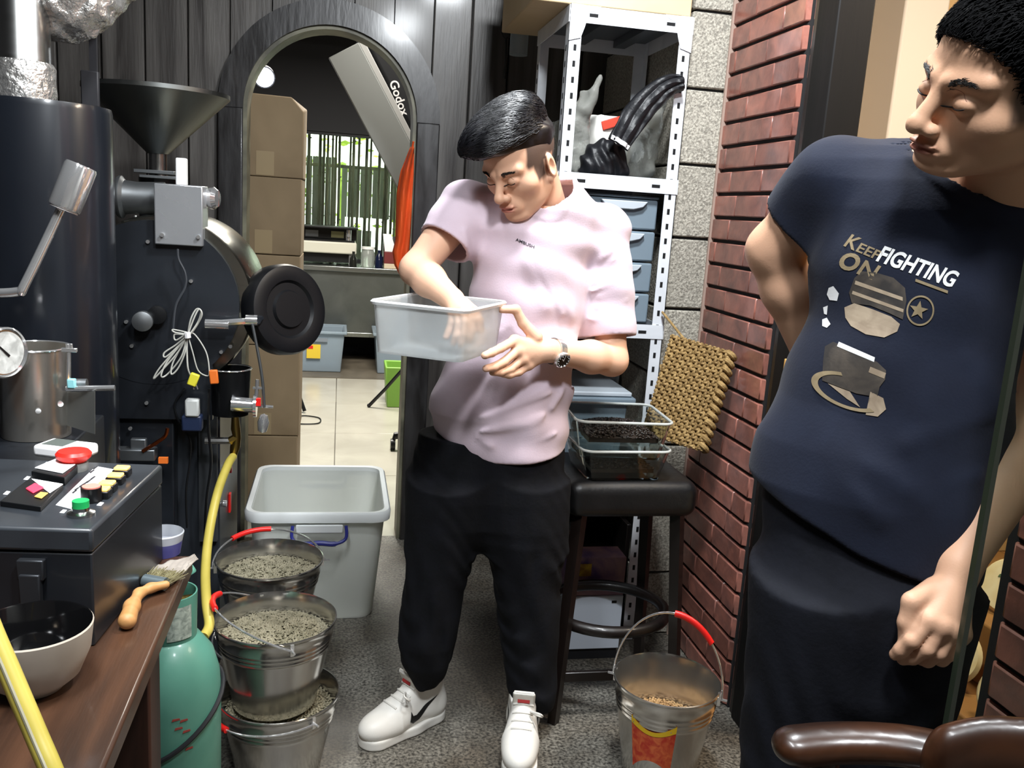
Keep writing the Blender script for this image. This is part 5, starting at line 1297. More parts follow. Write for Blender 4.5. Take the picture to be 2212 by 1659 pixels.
# ------------------------------------------------------------------ dark wooden chair, bottom right
ch = thing('wooden_chair', 'dark glossy wooden chair with curved top rail in front of the man in navy', 'chair', (.68, .70, 0))
cw_ = M('glossy_walnut', '#3e2415', .32, col2='#22120a', vscale=5, stretch=(1, 3, 3), detail=6, coat=.25, rvar=.08)
P = [atd(1722, 1612, 1.03), atd(1800, 1605, 1.03), atd(1900, 1606, 1.02), atd(2000, 1618, 1.0), atd(2100, 1650, .97), atd(2210, 1700, .95)]
SP = spline(P, 6)
def f_rail(p):
    d = None; k = np.array([1, 1, 1.45], np.float32)
    for i in range(len(SP) - 1):
        e = s_cap(p * k, SP[i] * k, SP[i + 1] * k, .030, .030); d = e if d is None else np.minimum(d, e)
    return d * .7
lo = np.min(P, 0) - .06; hi = np.max(P, 0) + .06
soft('armrest', f_rail, lo, hi, .005, cw_, ch, 2)
P2 = [atd(2050, 1615, .96), atd(2130, 1600, .95), atd(2250, 1610, .93), atd(2330, 1650, .92)]
SP2 = spline(P2, 6)
def f_back(p):
    d = None; k = np.array([1, 1, .55], np.float32)
    for i in range(len(SP2) - 1):
        e = s_cap(p * k, (SP2[i] - np.array([0, 0, .02])) * k, (SP2[i + 1] - np.array([0, 0, .02])) * k, .026, .026); d = e if d is None else np.minimum(d, e)
    return d
soft('top_rail', f_back, np.min(P2, 0) - .11, np.max(P2, 0) + .06, .005, cw_, ch, 2)
zr = P[1][2]
for p, zz in ((P[1], zr - .01), (P[4], P[4][2] - .01), (P[1] + np.array([0, -.38, 0]), .42), (P[4] + np.array([.05, -.38, 0]), .42)):
    MB().tube([np.array([p[0], p[1] + .01, 0.0]), np.array([p[0], p[1] + .01, zz])], .017, n=10).build('leg', cw_, ch, smooth=True)
MB().box((P[1][0] - .02, P[1][1] - .41, .40), (P[4][0] + .08, P[1][1] + .02, .43)).build('seat', cw_, ch, bevel=.01)
MB().tube([P[3] - np.array([0, 0, .01]), np.array([P[3][0], P[3][1], .43])], .012, n=8).build('spindle', cw_, ch, smooth=True)
# ------------------------------------------------------------------ people
def head_frame(yaw, pitch, roll, px):
    """face turned yaw to the picture's left of facing the viewer, nodded down by pitch; columns side, forward, up"""
    v = ray(px, 500.0); v = nrm(np.array([v[0], v[1], 0])); left = np.array([-v[1], v[0], 0])
    fh = math.cos(yaw) * -v + math.sin(yaw) * left
    fwd = math.cos(pitch) * fh + np.array([0, 0, -math.sin(pitch)])
    side = -nrm(np.cross(np.array([0, 0, 1.0]), fh))         # the person's own right
    up = np.cross(side, fwd)
    c, s = math.cos(roll), math.sin(roll)
    side, up = c * side + s * up, -s * side + c * up
    return np.stack([side, fwd, up], 1)
def f_head(q):
    q = np.stack([q[:, 0], q[:, 1], np.where(q[:, 2] < -.074, -.074 + (q[:, 2] + .074) * 1.3, q[:, 2])], 1)
    x = np.abs(q[:, 0]); m = np.stack([x, q[:, 1], q[:, 2]], 1)
    d = smin(s_ell(q, (0, -.008, .035), (.076, .098, .082)), s_ell(q, (0, .020, -.035), (.064, .068, .088)), .03)
    d = smin(d, s_cap(m, (.051, -.002, -.052), (.020, .064, -.102), .016, .016), .028)
    d = smin(d, s_ell(q, (0, .074, -.103), (.021, .019, .017)), .02)
    d = smin(d, s_ell(m, (.046, .052, -.024), (.021, .02, .018)), .026)
    d = smin(d, s_cap(m, (.047, .070, .021), (.012, .087, .016), .009, .009), .014)
    d = smax(d, -s_ell(m, (.032, .107, -.002), (.021, .022, .015)), .014)
    d = smin(d, s_ell(m, (.0315, .0765, -.003), (.0155, .0135, .0115)), .004)
    d = smin(d, s_cap(q, (0, .087, .010), (0, .108, -.028), .0065, .0105), .013)
    d = smin(d, s_ell(q, (0, .110, -.034), (.0115, .011, .0105)), .008)
    d = smin(d, s_ell(m, (.0125, .0985, -.0375), (.0082, .010, .0085)), .006)
    d = smax(d, -s_ell(m, (.0062, .106, -.0455), (.0034, .005, .004)), .003)
    d = smin(d, s_ell(q, (0, .081, -.067), (.031, .017, .024)), .014)
    d = smin(d, s_ell(q, (0, .0975, -.0605), (.0215, .0062, .0052)), .004)
    d = smin(d, s_ell(q, (0, .0965, -.0705), (.0185, .0070, .0062)), .004)
    d = smax(d, -s_cap(m, (0, .1055, -.0655), (.024, .0925, -.0662), .0022, .0016), .003)
    e = s_ell(m, (.078, -.010, -.012), (.0075, .020, .031), rotz(-.35) @ rotx(-.15))
    e = smax(e, -s_ell(m, (.0855, -.004, -.012), (.0075, .011, .018), rotz(-.35)), .004)
    e = smin(e, s_ell(m, (.074, .001, -.040), (.006, .008, .009)), .006)
    return smin(d, e, .006)
def grad_project(f, P, it=4, off=0.0):
    P = np.array(P, np.float64); e = 5e-4
    for _ in range(it):
        d = f(P.astype(np.float32)) - off
        G = np.stack([f((P + np.eye(3)[k] * e).astype(np.float32)) - f((P - np.eye(3)[k] * e).astype(np.float32)) for k in range(3)], 1) / (2 * e)
        G /= np.maximum(np.linalg.norm(G, axis=1, keepdims=True), 1e-6); P = P - G * d[:, None]
    return P, G
def strand_mesh(paths, r):
    """paths: (n, k, 3); thin three-sided tapering hairs in one mesh"""
    n, k, _ = paths.shape; V = []; Q = []
    T = np.zeros_like(paths); T[:, :-1] = paths[:, 1:] - paths[:, :-1]; T[:, -1] = T[:, -2]
    T /= np.maximum(np.linalg.norm(T, axis=2, keepdims=True), 1e-9)
    U = np.cross(T, np.array([.3, .5, .8])); U /= np.maximum(np.linalg.norm(U, axis=2, keepdims=True), 1e-9); W = np.cross(T, U)
    tap = np.linspace(1, .15, k)[None, :, None] * r
    ring = np.stack([paths + tap * (math.cos(a) * U + math.sin(a) * W) for a in (0, 2.094, 4.189)], 2)   # n,k,3,3
    V = ring.reshape(-1, 3)
    base = (np.arange(n)[:, None, None] * k + np.arange(k - 1)[None, :, None]) * 3
    j = np.arange(3)[None, None, :]
    Q = np.stack([base + j, base + (j + 1) % 3, base + 3 + (j + 1) % 3, base + 3 + j], -1).reshape(-1, 4)
    return V, Q
def flow_hair(f, roots, flow, seg, step, lift, jit):
    P, G = grad_project(f, roots, 5, .0005); paths = [P]; p = P
    for s in range(seg):
        F_ = flow(p) + RNG.normal(size=p.shape) * jit
        F_ = F_ - G * (F_ * G).sum(1, keepdims=True); F_ /= np.maximum(np.linalg.norm(F_, axis=1, keepdims=True), 1e-6)
        p = p + F_ * step
        p, G = grad_project(f, p, 2, .0005 + lift * (s + 1)); paths.append(p)
    return np.stack(paths, 1)
skin_m = M('skin', '#d8a98c', .5, vcol=True, sss=.05, spec=.35, bump=.04, bscale=350)
hair_m = M('black_hair', '#0d0d10', .32, col2='#1b1b20', vscale=40, spec=.6, aniso=.3)
brow_m = M('brow_hair', '#17120f', .6)
lash_m = M('lash', '#160f0d', .6)
def paint(V, o, Rh, skin, lip, stub=None, zm=lambda q: q):
    q = zm((V - o) @ Rh); c = np.tile(np.array(rgb(skin)), (len(V), 1))
    m = np.exp(-((q[:, 0] / .021) ** 4) - (((q[:, 2] + .0655) / .0088) ** 4)) * (q[:, 1] > .085)
    c = c * (1 - m[:, None]) + np.array(rgb(lip)) * m[:, None]
    if stub is not None:
        s = stub(q)[:, None]; c = c * (1 - s) + np.array(rgb('#3a2f2b')) * s
    return c
def face_bits(body, o, Rh, fh, sc=1.0):
    """eyebrows and lash lines, in head coordinates, laid on the face"""
    for s in (-1, 1):
        n = 110; t = RNG.uniform(0, 1, n)
        roots = np.stack([s * (.014 + .034 * t), .09 + 0 * t, .0175 + .007 * np.sin(t * 2.2) - .004 * t + RNG.normal(size=n) * .0022 * (1 - .6 * t)], 1)
        P = flow_hair(fh, roots, lambda p: np.tile(np.array([s * 1.0, 0, .25]), (len(p), 1)), 2, .0035, .0004, .25)
        V, Q = strand_mesh((P.reshape(-1, 3) @ Rh.T * sc + o).reshape(P.shape), .0007)
        tag(q_mesh('eyebrow', [(V, Q)], brow_m, body), kind='stuff')
        tt = np.linspace(-1, 1, 13)
        L_ = np.stack([s * .0315 + .0165 * tt, .095 + 0 * tt, -.0075 - .0035 * (1 - tt ** 2) + .0015 * tt * s], 1)
        L_, _ = grad_project(fh, L_, 5, .0003); L_ = L_ @ Rh.T * sc + o
        MB().tube(list(L_), [.0003] + [.0011] * 11 + [.0003], n=6).build('eyelashes', lash_m, body, smooth=True)
        L2 = np.stack([s * .0315 + .0165 * tt, .095 + 0 * tt, .0065 + .0028 * (1 - tt ** 2)], 1); L2, _ = grad_project(fh, L2, 5, -.0002); L2 = L2 @ Rh.T * sc + o
        MB().tube(list(L2), [.0002] + [.0006] * 11 + [.0002], n=6).build('eyelid_crease', M('lid_crease', '#9a6a55', .6), body, smooth=True)
def wrinkle(p, seeds):
    w = 0
    for (kx, ky, kz, ph, a) in seeds: w = w + a * np.sin(p[:, 0] * kx + p[:, 1] * ky + p[:, 2] * kz + ph + 1.2 * np.sin(p[:, 2] * 9 + ph) )
    return w
def hand_sdf(p, wrist, mcps, fingers, thumb, rw=.027, rf=.0092):
    """palm spanning wrist and knuckles, four fingers rooted in the knuckles, a thumb leaving the side of the palm"""
    d = None
    for m in mcps:
        e = s_cap(p, wrist, m, rw * .62, .0125); d = e if d is None else smin(d, e, .012)
    for i in range(3): d = smin(d, s_cap(p, mcps[i], mcps[i + 1], .0125, .012), .006)
    f = None
    for m, F_ in zip(mcps, fingers):
        e = chain(p, [m] + F_, [.0115] + [rf, rf * .95, rf * .82][:len(F_)], .004); f = e if f is None else np.minimum(f, e)
    d = smin(d, f, .005)
    t = chain(p, thumb, [.016, .0125, .0108, .0092][:len(thumb)], .005)
    return smin(d, t, .007)
def box_of(pts, m): P = np.array(pts); return P.min(0) - m, P.max(0) + m
trouser_m = M('dark_trousers', '#08090d', .9, spec=.25, col2='#0b0c12', vscale=30, bump=.08, bscale=120)
sneaker = M('white_leather', '#dcd9d2', .45, bump=.03, bscale=200); sole_m = M('white_rubber', '#d6d3cc', .5); sock_m = M('black_sock', '#111216', .85)

# ================================================================== man in the pink shirt
pY = 2.17
H1 = head_frame(math.radians(38), math.radians(33), math.radians(-2), 1118); O1 = atY(1126, 352, 2.085)
fh1 = lambda q: f_head(q)
neck1 = atY(1200, 455, 2.20)
skin1, lip1 = '#d6a88c', '#b06c60'
def f_hn1(p):
    q = (p - O1.astype(np.float32)) @ H1.astype(np.float32)
    d = f_head(q); a = O1 + H1 @ np.array([0, -.035, -.05])
    return smin(d, s_cap(p, a, neck1 + np.array([0, .01, -.08]), .052, .062), .02)
sho1R, elb1R, wri1R = atY(1000, 452, 2.20), atY(899, 582, 2.12), atY(978, 648, 1.985)      # his right arm (picture left)
sho1L, elb1L, wri1L = atY(1305, 500, 2.20), atY(1322, 778, 2.12), atY(1185, 757, 2.01)
foreR = elb1R + (wri1R - elb1R) * .35; foreL = elb1L + (wri1L - elb1L) * .35
mcR = [atY(a, b, y) for a, b, y in ((1010, 668, 1.935), (1000, 674, 1.925), (990, 678, 1.93), (980, 680, 1.94))]
fgR = [[atY(a, b, y) for a, b, y in L] for L in (((1018, 690, 1.915), (1018, 715, 1.905), (1012, 735, 1.90)), ((1004, 698, 1.905), (1002, 725, 1.895), (996, 745, 1.89)), ((990, 700, 1.91), (986, 726, 1.90), (980, 742, 1.90)), ((976, 698, 1.925), (970, 716, 1.92), (964, 728, 1.915)))]
thR = [atY(1000, 655, 1.96), atY(1022, 672, 1.945), atY(1032, 692, 1.93), atY(1036, 712, 1.92)]
mcL = [atY(a, b, y) for a, b, y in ((1112, 735, 1.985), (1118, 757, 1.980), (1128, 775, 1.985), (1142, 788, 1.995))]
fgL = [[atY(a, b, y) for a, b, y in L] for L in (((1082, 752, 1.948), (1062, 762, 1.908), (1047, 768, 1.876)), ((1088, 782, 1.955), (1066, 793, 1.925), (1050, 796, 1.900)), ((1102, 797, 1.970), (1080, 804, 1.950), (1064, 804, 1.935)), ((1120, 803, 1.985), (1100, 809, 1.970), (1086, 808, 1.96)))]
thL = [atY(1158, 728, 2.0), atY(1130, 698, 2.0), atY(1114, 668, 1.995), atY(1084, 668, 1.985)]
def f_armR1(p):
    d = chain(p, [sho1R, elb1R, foreR, wri1R], [.050, .037, .038, .026], .02); return smin(d, hand_sdf(p, wri1R, mcR, fgR, thR), .012)
def f_armL1(p):
    d = chain(p, [sho1L, elb1L, foreL, wri1L], [.050, .038, .039, .027], .02); return smin(d, hand_sdf(p, wri1L, mcL, fgL, thL, .030, .0104), .012)
def keysY(rows, Y, bs, an):
    out = []
    for (y, l, r), b in zip(rows, bs):
        L_, R_ = atY(l, y, Y), atY(r, y, Y); m = (L_ + R_) / 2; out.append((m[2], m[0], Y, np.linalg.norm(R_ - L_) / 2, b, an))
    return sorted(out)
tor_rows = [(1000, 950, 1218), (945, 938, 1222), (890, 922, 1226), (800, 962, 1234), (700, 1005, 1256), (620, 1020, 1264), (560, 1022, 1268), (500, 1016, 1280), (450, 1022, 1292), (425, 1040, 1282), (405, 1075, 1260), (390, 1100, 1245)]
tor_b = [.125, .128, .13, .122, .118, .118, .118, .114, .105, .095, .075, .055]
K1s = keysY(tor_rows, pY, tor_b, -.2)
K1b = [(z, x, y, a * .86, b * .86, an) for z, x, y, a, b, an in K1s]
aA = atz(918, 1560); aB = atz(1132, 1600)
def f_body1(p):
    d = s_loft(p, K1b)
    hipL, hipR = atY(960, 1080, pY), atY(1130, 1080, pY)
    for h, kx, ak in ((hipL, (935, 1290), (915, 1480)), (hipR, (1140, 1290), (1145, 1500))):
        kk = atY(*kx, 2.15); aa = aA + np.array([0, .012, .0]) if h is hipL else aB + np.array([0, .03, 0])
        d = smin(d, chain(p, [h, kk, aa + np.array([0, 0, .24]), aa + np.array([0, 0, .10])], [.065, .045, .028, .026], .03), .03)
    d = smin(d, s_cap(p, hipL, hipR, .075, .075), .05)
    return d
parts = []; cols = []
lo, hi = box_of([O1, neck1], .20); V, Q = nets(f_hn1, lo, hi, .0019); V = relax(V, Q, 1, .3); parts.append((V, Q))
def stub1(q):
    side = np.clip((np.abs(q[:, 0]) - .045) / .012, 0, 1); top = np.clip((q[:, 2] - (.002 + .0 * q[:, 1])) / .012, 0, 1)
    fr = np.clip((.056 - q[:, 1] - .35 * np.maximum(q[:, 2] - .02, 0)) / .006, 0, 1)
    burn = np.clip((np.abs(q[:, 0]) - .05) / .01, 0, 1) * np.clip((.034 - np.abs(q[:, 1] - .022) * 1.6) / .012, 0, 1) * np.clip((q[:, 2] + .034) / .012, 0, 1)
    ear = (np.abs(q[:, 0]) > .0765) & (q[:, 2] < .03) & (q[:, 1] < .012)
    back = np.clip((-.03 - q[:, 1]) / .01, 0, 1) * np.clip((q[:, 2] + .05) / .015, 0, 1)
    crown = np.clip((q[:, 2] - .07) / .01, 0, 1) * np.clip((.075 - q[:, 1]) / .01, 0, 1)
    return np.maximum.reduce([side * top * fr, burn, back, crown]) * np.where(ear, 0, 1) * .93
cols.append(paint(V, O1, H1, skin1, lip1, stub1))
for f, pts in ((f_armR1, [sho1R, elb1R, wri1R] + mcR + sum(fgR, []) + thR), (f_armL1, [sho1L, elb1L, wri1L] + mcL + sum(fgL, []) + thL)):
    lo, hi = box_of(pts, .06); V, Q = nets(f, lo, hi, .0026); V = relax(V, Q, 1, .3); parts.append((V, Q)); cols.append(np.tile(np.array(rgb('#dfb296')), (len(V), 1)))
V, Q = nets(f_body1, (0.05, 1.95, .03), (.80, 2.40, 1.42), .008); parts.append((V, Q)); cols.append(np.tile(np.array(rgb(skin1)), (len(V), 1)))
man1 = q_mesh('person', parts, skin_m, None, np.concatenate(cols))
tag(man1, 'person in a pale pink shirt looking down into a clear box', 'person')
face_bits(man1, O1, H1, fh1)
# hair: swept-over top
def f_hair1(q):
    d = s_ell(q, (0, -.015, .058), (.078, .098, .070))
    d = smin(d, s_ell(q, (.012, .060, .098), (.058, .055, .036)), .03)
    d = smin(d, s_ell(q, (.025, .098, .088), (.036, .026, .026)), .025)
    d = smin(d, s_ell(q, (-.005, .0, .112), (.062, .085, .038)), .03)
    an = q[:, 1] * 30 - q[:, 0] * 75; d = d + .0032 * np.sin(an * .75 + 2 * np.sin(q[:, 2] * 40)) + .0012 * np.sin(an * 2.3)
    cut = .062 - q[:, 2] - .35 * np.minimum(q[:, 1], 0) * -1 * 0 
    low = (.040 + .33 * np.clip(q[:, 1], -.02, .06)) - q[:, 2]
    low = np.where(q[:, 1] < -.02, np.maximum(low - (-.02 - q[:, 1]) * .9, -.2), low)
    return smax(d, low, .008)
V, Q = nets(f_hair1, (-.11, -.14, -.03), (.11, .16, .16), .0024)
P = RNG.normal(size=(2600, 3)); P[:, 2] = np.abs(P[:, 2]); P /= np.linalg.norm(P, axis=1, keepdims=True)
roots = P * np.array([.075, .10, .07]) + np.array([0, .01, .075]); roots = roots[roots[:, 2] > .075]
pth = flow_hair(f_hair1, roots, lambda p: np.stack([.55 + 0 * p[:, 0], .8 + 0 * p[:, 0], .15 - 4 * np.clip(p[:, 1] - .08, 0, 1)], 1), 5, .012, .0012, .16)
SV, SQ = strand_mesh(pth, .0016)
q_mesh('hair', [(V @ H1.T + O1, Q), (SV @ H1.T + O1, SQ)], hair_m, man1)
# pink shirt
pink = M('pink_cotton', '#d2bfcb', .85, col2='#cdbac6', vscale=12, bump=.06, bscale=250, sheen=.2)
slR = [atY(1012, 455, 2.19), atY(958, 528, 2.15)]; slL = [atY(1296, 500, 2.19), atY(1319, 728, 2.15)]
cutR = nrm(elb1R - sho1R); cutL = nrm(elb1L - sho1L)
hemx = [atY(a, b, pY - .1) for a, b in ((900, 880), (918, 888), (948, 950), (1000, 982), (1060, 998), (1140, 998), (1225, 985))]
HX = np.array([h[0] for h in hemx]); HZ = np.array([h[2] for h in hemx])
sd1 = [(14, 5, 70, .3, .0022), (38, 0, 26, 1.7, .0018), (-22, 9, 48, 2.6, .0016), (60, 20, -18, .9, .0011)]
def f_shirt1_out(p):
    d = s_loft(p, K1s)
    d = smin(d, s_cap(p, slR[0], slR[1] + cutR * .06, .075, .070), .035)
    d = smin(d, s_cap(p, slL[0], slL[1] + cutL * .06, .078, .066), .035)
    # folds: hanging from the chest, across the waist, in the sleeve
    for a, b, r in ((((1290, 540), (1262, 700)), None, .007),):
        pass
    g = wrinkle(p, sd1)
    for (a, b, Yf, r, k) in FOLDS1: g = g - r * np.exp(-(np.maximum(s_cap(p, a, b, 0, 0), 0) / k) ** 2)
    return d + g
FOLDS1 = []
for a, b, dy, r, k in (((1270, 580), (1290, 520), -.11, -.010, .012), ((1268, 590), (1262, 720), -.10, -.014, .012), ((1060, 560), (1060, 660), -.12, .004, .015), ((1130, 540), (1180, 660), -.12, .005, .018),
                       ((1160, 560), (1240, 690), -.11, .005, .016), ((1010, 920), (1180, 840), -.13, .006, .014), ((1000, 950), (1170, 905), -.13, .005, .012), ((985, 925), (1060, 965), -.13, .007, .014), ((970, 860), (985, 930), -.12, .006, .014),
                       ((1290, 610), (1340, 590), -.06, .005, .010), ((1295, 640), (1345, 625), -.06, .005, .010), ((1285, 575), (1320, 540), -.07, .004, .010), ((1020, 540), (1005, 500), -.09, .006, .012), ((1195, 880), (1225, 840), -.11, .006, .012),
                       ((1272, 600), (1330, 560), -.075, .004, .006), ((1280, 630), (1345, 600), -.07, .004, .006), ((1290, 665), (1350, 648), -.065, .0035, .006), ((1275, 690), (1330, 690), -.07, .003, .007), ((1040, 540), (1048, 640), -.115, .004, .007), ((1085, 560), (1090, 650), -.12, .003, .007), ((1150, 545), (1215, 680), -.115, .004, .008),
                       ((1020, 905), (1190, 850), -.125, .004, .007), ((1030, 935), (1200, 890), -.125, .004, .007), ((990, 905), (1030, 950), -.125, .005, .007), ((1130, 960), (1210, 935), -.115, .004, .007), ((960, 500), (1010, 540), -.06, .004, .006), ((950, 520), (1000, 560), -.06, .003, .006), ((1010, 470), (1030, 520), -.09, .004, .008)):
    FOLDS1.append((atY(*a, pY + dy), atY(*b, pY + dy), 0, r, k))
def f_shirt1(p):
    o = f_shirt1_out(p)
    d = smax(o, np.interp(p[:, 0], HX, HZ).astype(np.float32) - p[:, 2], .006)
    for s, c in ((slR, cutR), (slL, cutL)):
        near = s_cap(p, s[0], s[1] + c * .1, .10, .10)
        e = ((p - s[1].astype(np.float32)) @ c.astype(np.float32))
        d = np.where(near < 0, np.maximum(d, e), d)
    inner = o + .0095
    dep = np.minimum(np.interp(p[:, 0], HX, HZ).astype(np.float32) + .05 - p[:, 2], 9)     # hollow near the hem
    d = np.maximum(d, -np.maximum(inner, -dep))
    for s, c in ((slR, cutR), (slL, cutL)):
        near = s_cap(p, s[0], s[1] + c * .1, .10, .10); e = ((p - s[1].astype(np.float32)) @ c.astype(np.float32))
        d = np.maximum(d, -np.maximum(np.maximum(inner, -(e + .06)), near))
    nk_, t, rad = s_well(p, NA1, NN1, .078)
    band = smax(smax(np.abs(rad - .085) - .008, np.abs(o) - .004, .003), np.abs(t) - .06, .003)
    d = np.maximum(d, -np.maximum(np.maximum(o + .0095, rad - .10), -(t + .07)))
    return smin(smax(d, -nk_, .004), band, .003)
NA1 = atY(1172, 432, 2.14); NN1 = nrm(np.array([-.30, -.45, 1.0]))
V, Q = nets(f_shirt1, (.08, 1.95, .72), (.88, 2.40, 1.52), .0036); V = relax(V, Q, 1, .4)
shirt1 = q_mesh('shirt', [(V, Q)], pink, man1); shirt1['label'] = 'pale pink short-sleeved cotton shirt'
def bvh_of(o): 
    me = o.data; off = wloc(o); return BVHTree.FromPolygons([tuple(v.co + off) for v in me.vertices], [tuple(p.vertices) for p in me.polygons])
def densify(V2, F2, maxe):
    bm = bmesh.new(); vs_ = [bm.verts.new((v[0], v[1], 0)) for v in V2]
    for f in F2:
        try: bm.faces.new([vs_[i] for i in f])
        except ValueError: pass
    bmesh.ops.triangulate(bm, faces=bm.faces)
    for _ in range(5):
        long_ = [e for e in bm.edges if e.calc_length() > maxe]
        if not long_: break
        bmesh.ops.subdivide_edges(bm, edges=long_, cuts=1); bmesh.ops.triangulate(bm, faces=[f for f in bm.faces if len(f.verts) > 3])
    bm.verts.index_update(); VV = [(v.co.x, v.co.y) for v in bm.verts]; FF = [tuple(v.index for v in f.verts) for f in bm.faces]; bm.free(); return VV, FF
def decal(name, V2, F2, mat, parent, bvh, topx, maxe, off=.0012):
    """flat print carried onto a garment: 2-D shape in photo pixels -> where those sight lines meet the cloth"""
    VV, FF = densify(V2, F2, maxe); P = []; ok = []
    for a, b in VV:
        x, y = topx(a, b); r = ray(x, y); rn = Vector(nrm(r)); h, n, i, d = bvh.ray_cast(Vector(CP), rn)
        ok.append(h is not None); P.append(np.array(h - rn * off) if h is not None else np.zeros(3))
    FF = [f for f in FF if all(ok[i] for i in f)]
    if not FF: return None
    return MB().add(P, FF).build(name, mat, parent)
bv1 = bvh_of(shirt1)
V2, F2 = text_mesh('AMBUSH', 10, bold=.15); w_ = V2[:, 0].max()
decal('chest_print', V2[:, :2], F2, M('print_black', '#22222a', .7), shirt1, bv1, lambda a, b: (1114 + a * 40 / w_ + b * .1, 520 + a * 17 / w_ - b * .9), 3)
# trousers
def legkeys(rows, Yt, Yb, b0, b1, an):
    n = len(rows); out = []
    for i, (y, l, r) in enumerate(rows):
        Y = Yt + (Yb - Yt) * i / (n - 1); L_, R_ = atY(l, y, Y), atY(r, y, Y); m = (L_ + R_) / 2; a = np.linalg.norm(R_ - L_) / 2
        out.append((m[2], m[0], Y, a, max(a * (b0 + (b1 - b0) * i / (n - 1)), .03), an))
    return sorted(out)
KL = legkeys([(1040, 888, 1060), (1150, 884, 1036), (1230, 878, 1014), (1300, 868, 997), (1380, 860, 986), (1425, 866, 972), (1455, 884, 962), (1478, 893, 948)], 2.17, 2.165, 1.15, 1.05, -.2)
KR = legkeys([(1040, 1050, 1215), (1150, 1040, 1215), (1230, 1062, 1212), (1300, 1074, 1208), (1400, 1086, 1204), (1480, 1094, 1200), (1520, 1104, 1190), (1545, 1112, 1176)], 2.17, 2.13, 1.15, 1.1, -.2)
KH = keysY([(940, 905, 1215), (1000, 890, 1214), (1060, 886, 1216), (1120, 890, 1210), (1175, 905, 1195)], pY, [.118, .118, .115, .10, .05], -.2)
def f_tr1(p):
    d = smin(s_loft(p, KL), s_loft(p, KR), .012); d = smin(d, s_loft(p, KH), .05)
    z = p[:, 2]; am = np.interp(z, [.1, .3, .5, .6, .8], [.004, .0035, .0025, .001, .0006]).astype(np.float32)
    return d + am * np.sin(z * 70 + 7 * np.sin(p[:, 0] * 23 + z * 9) + 5 * np.sin(p[:, 1] * 21 + 1)) * (.6 + .4 * np.sin(z * 19 + p[:, 0] * 31)) + .6 * am * np.sin(z * 31 + p[:, 0] * 70 - p[:, 1] * 40)
V, Q = nets(f_tr1, (.10, 1.95, .08), (.75, 2.40, .86), .0048); V = relax(V, Q, 1, .4)
tr1 = q_mesh('trousers', [(V, Q)], trouser_m, man1); tr1['label'] = 'loose black jogger trousers'
c = atY(1193, 1065, 2.07); MB().obox(c + np.array([.008, .02, 0]), (.003, .002, .014)).build('red_tag', red_plastic, tr1)
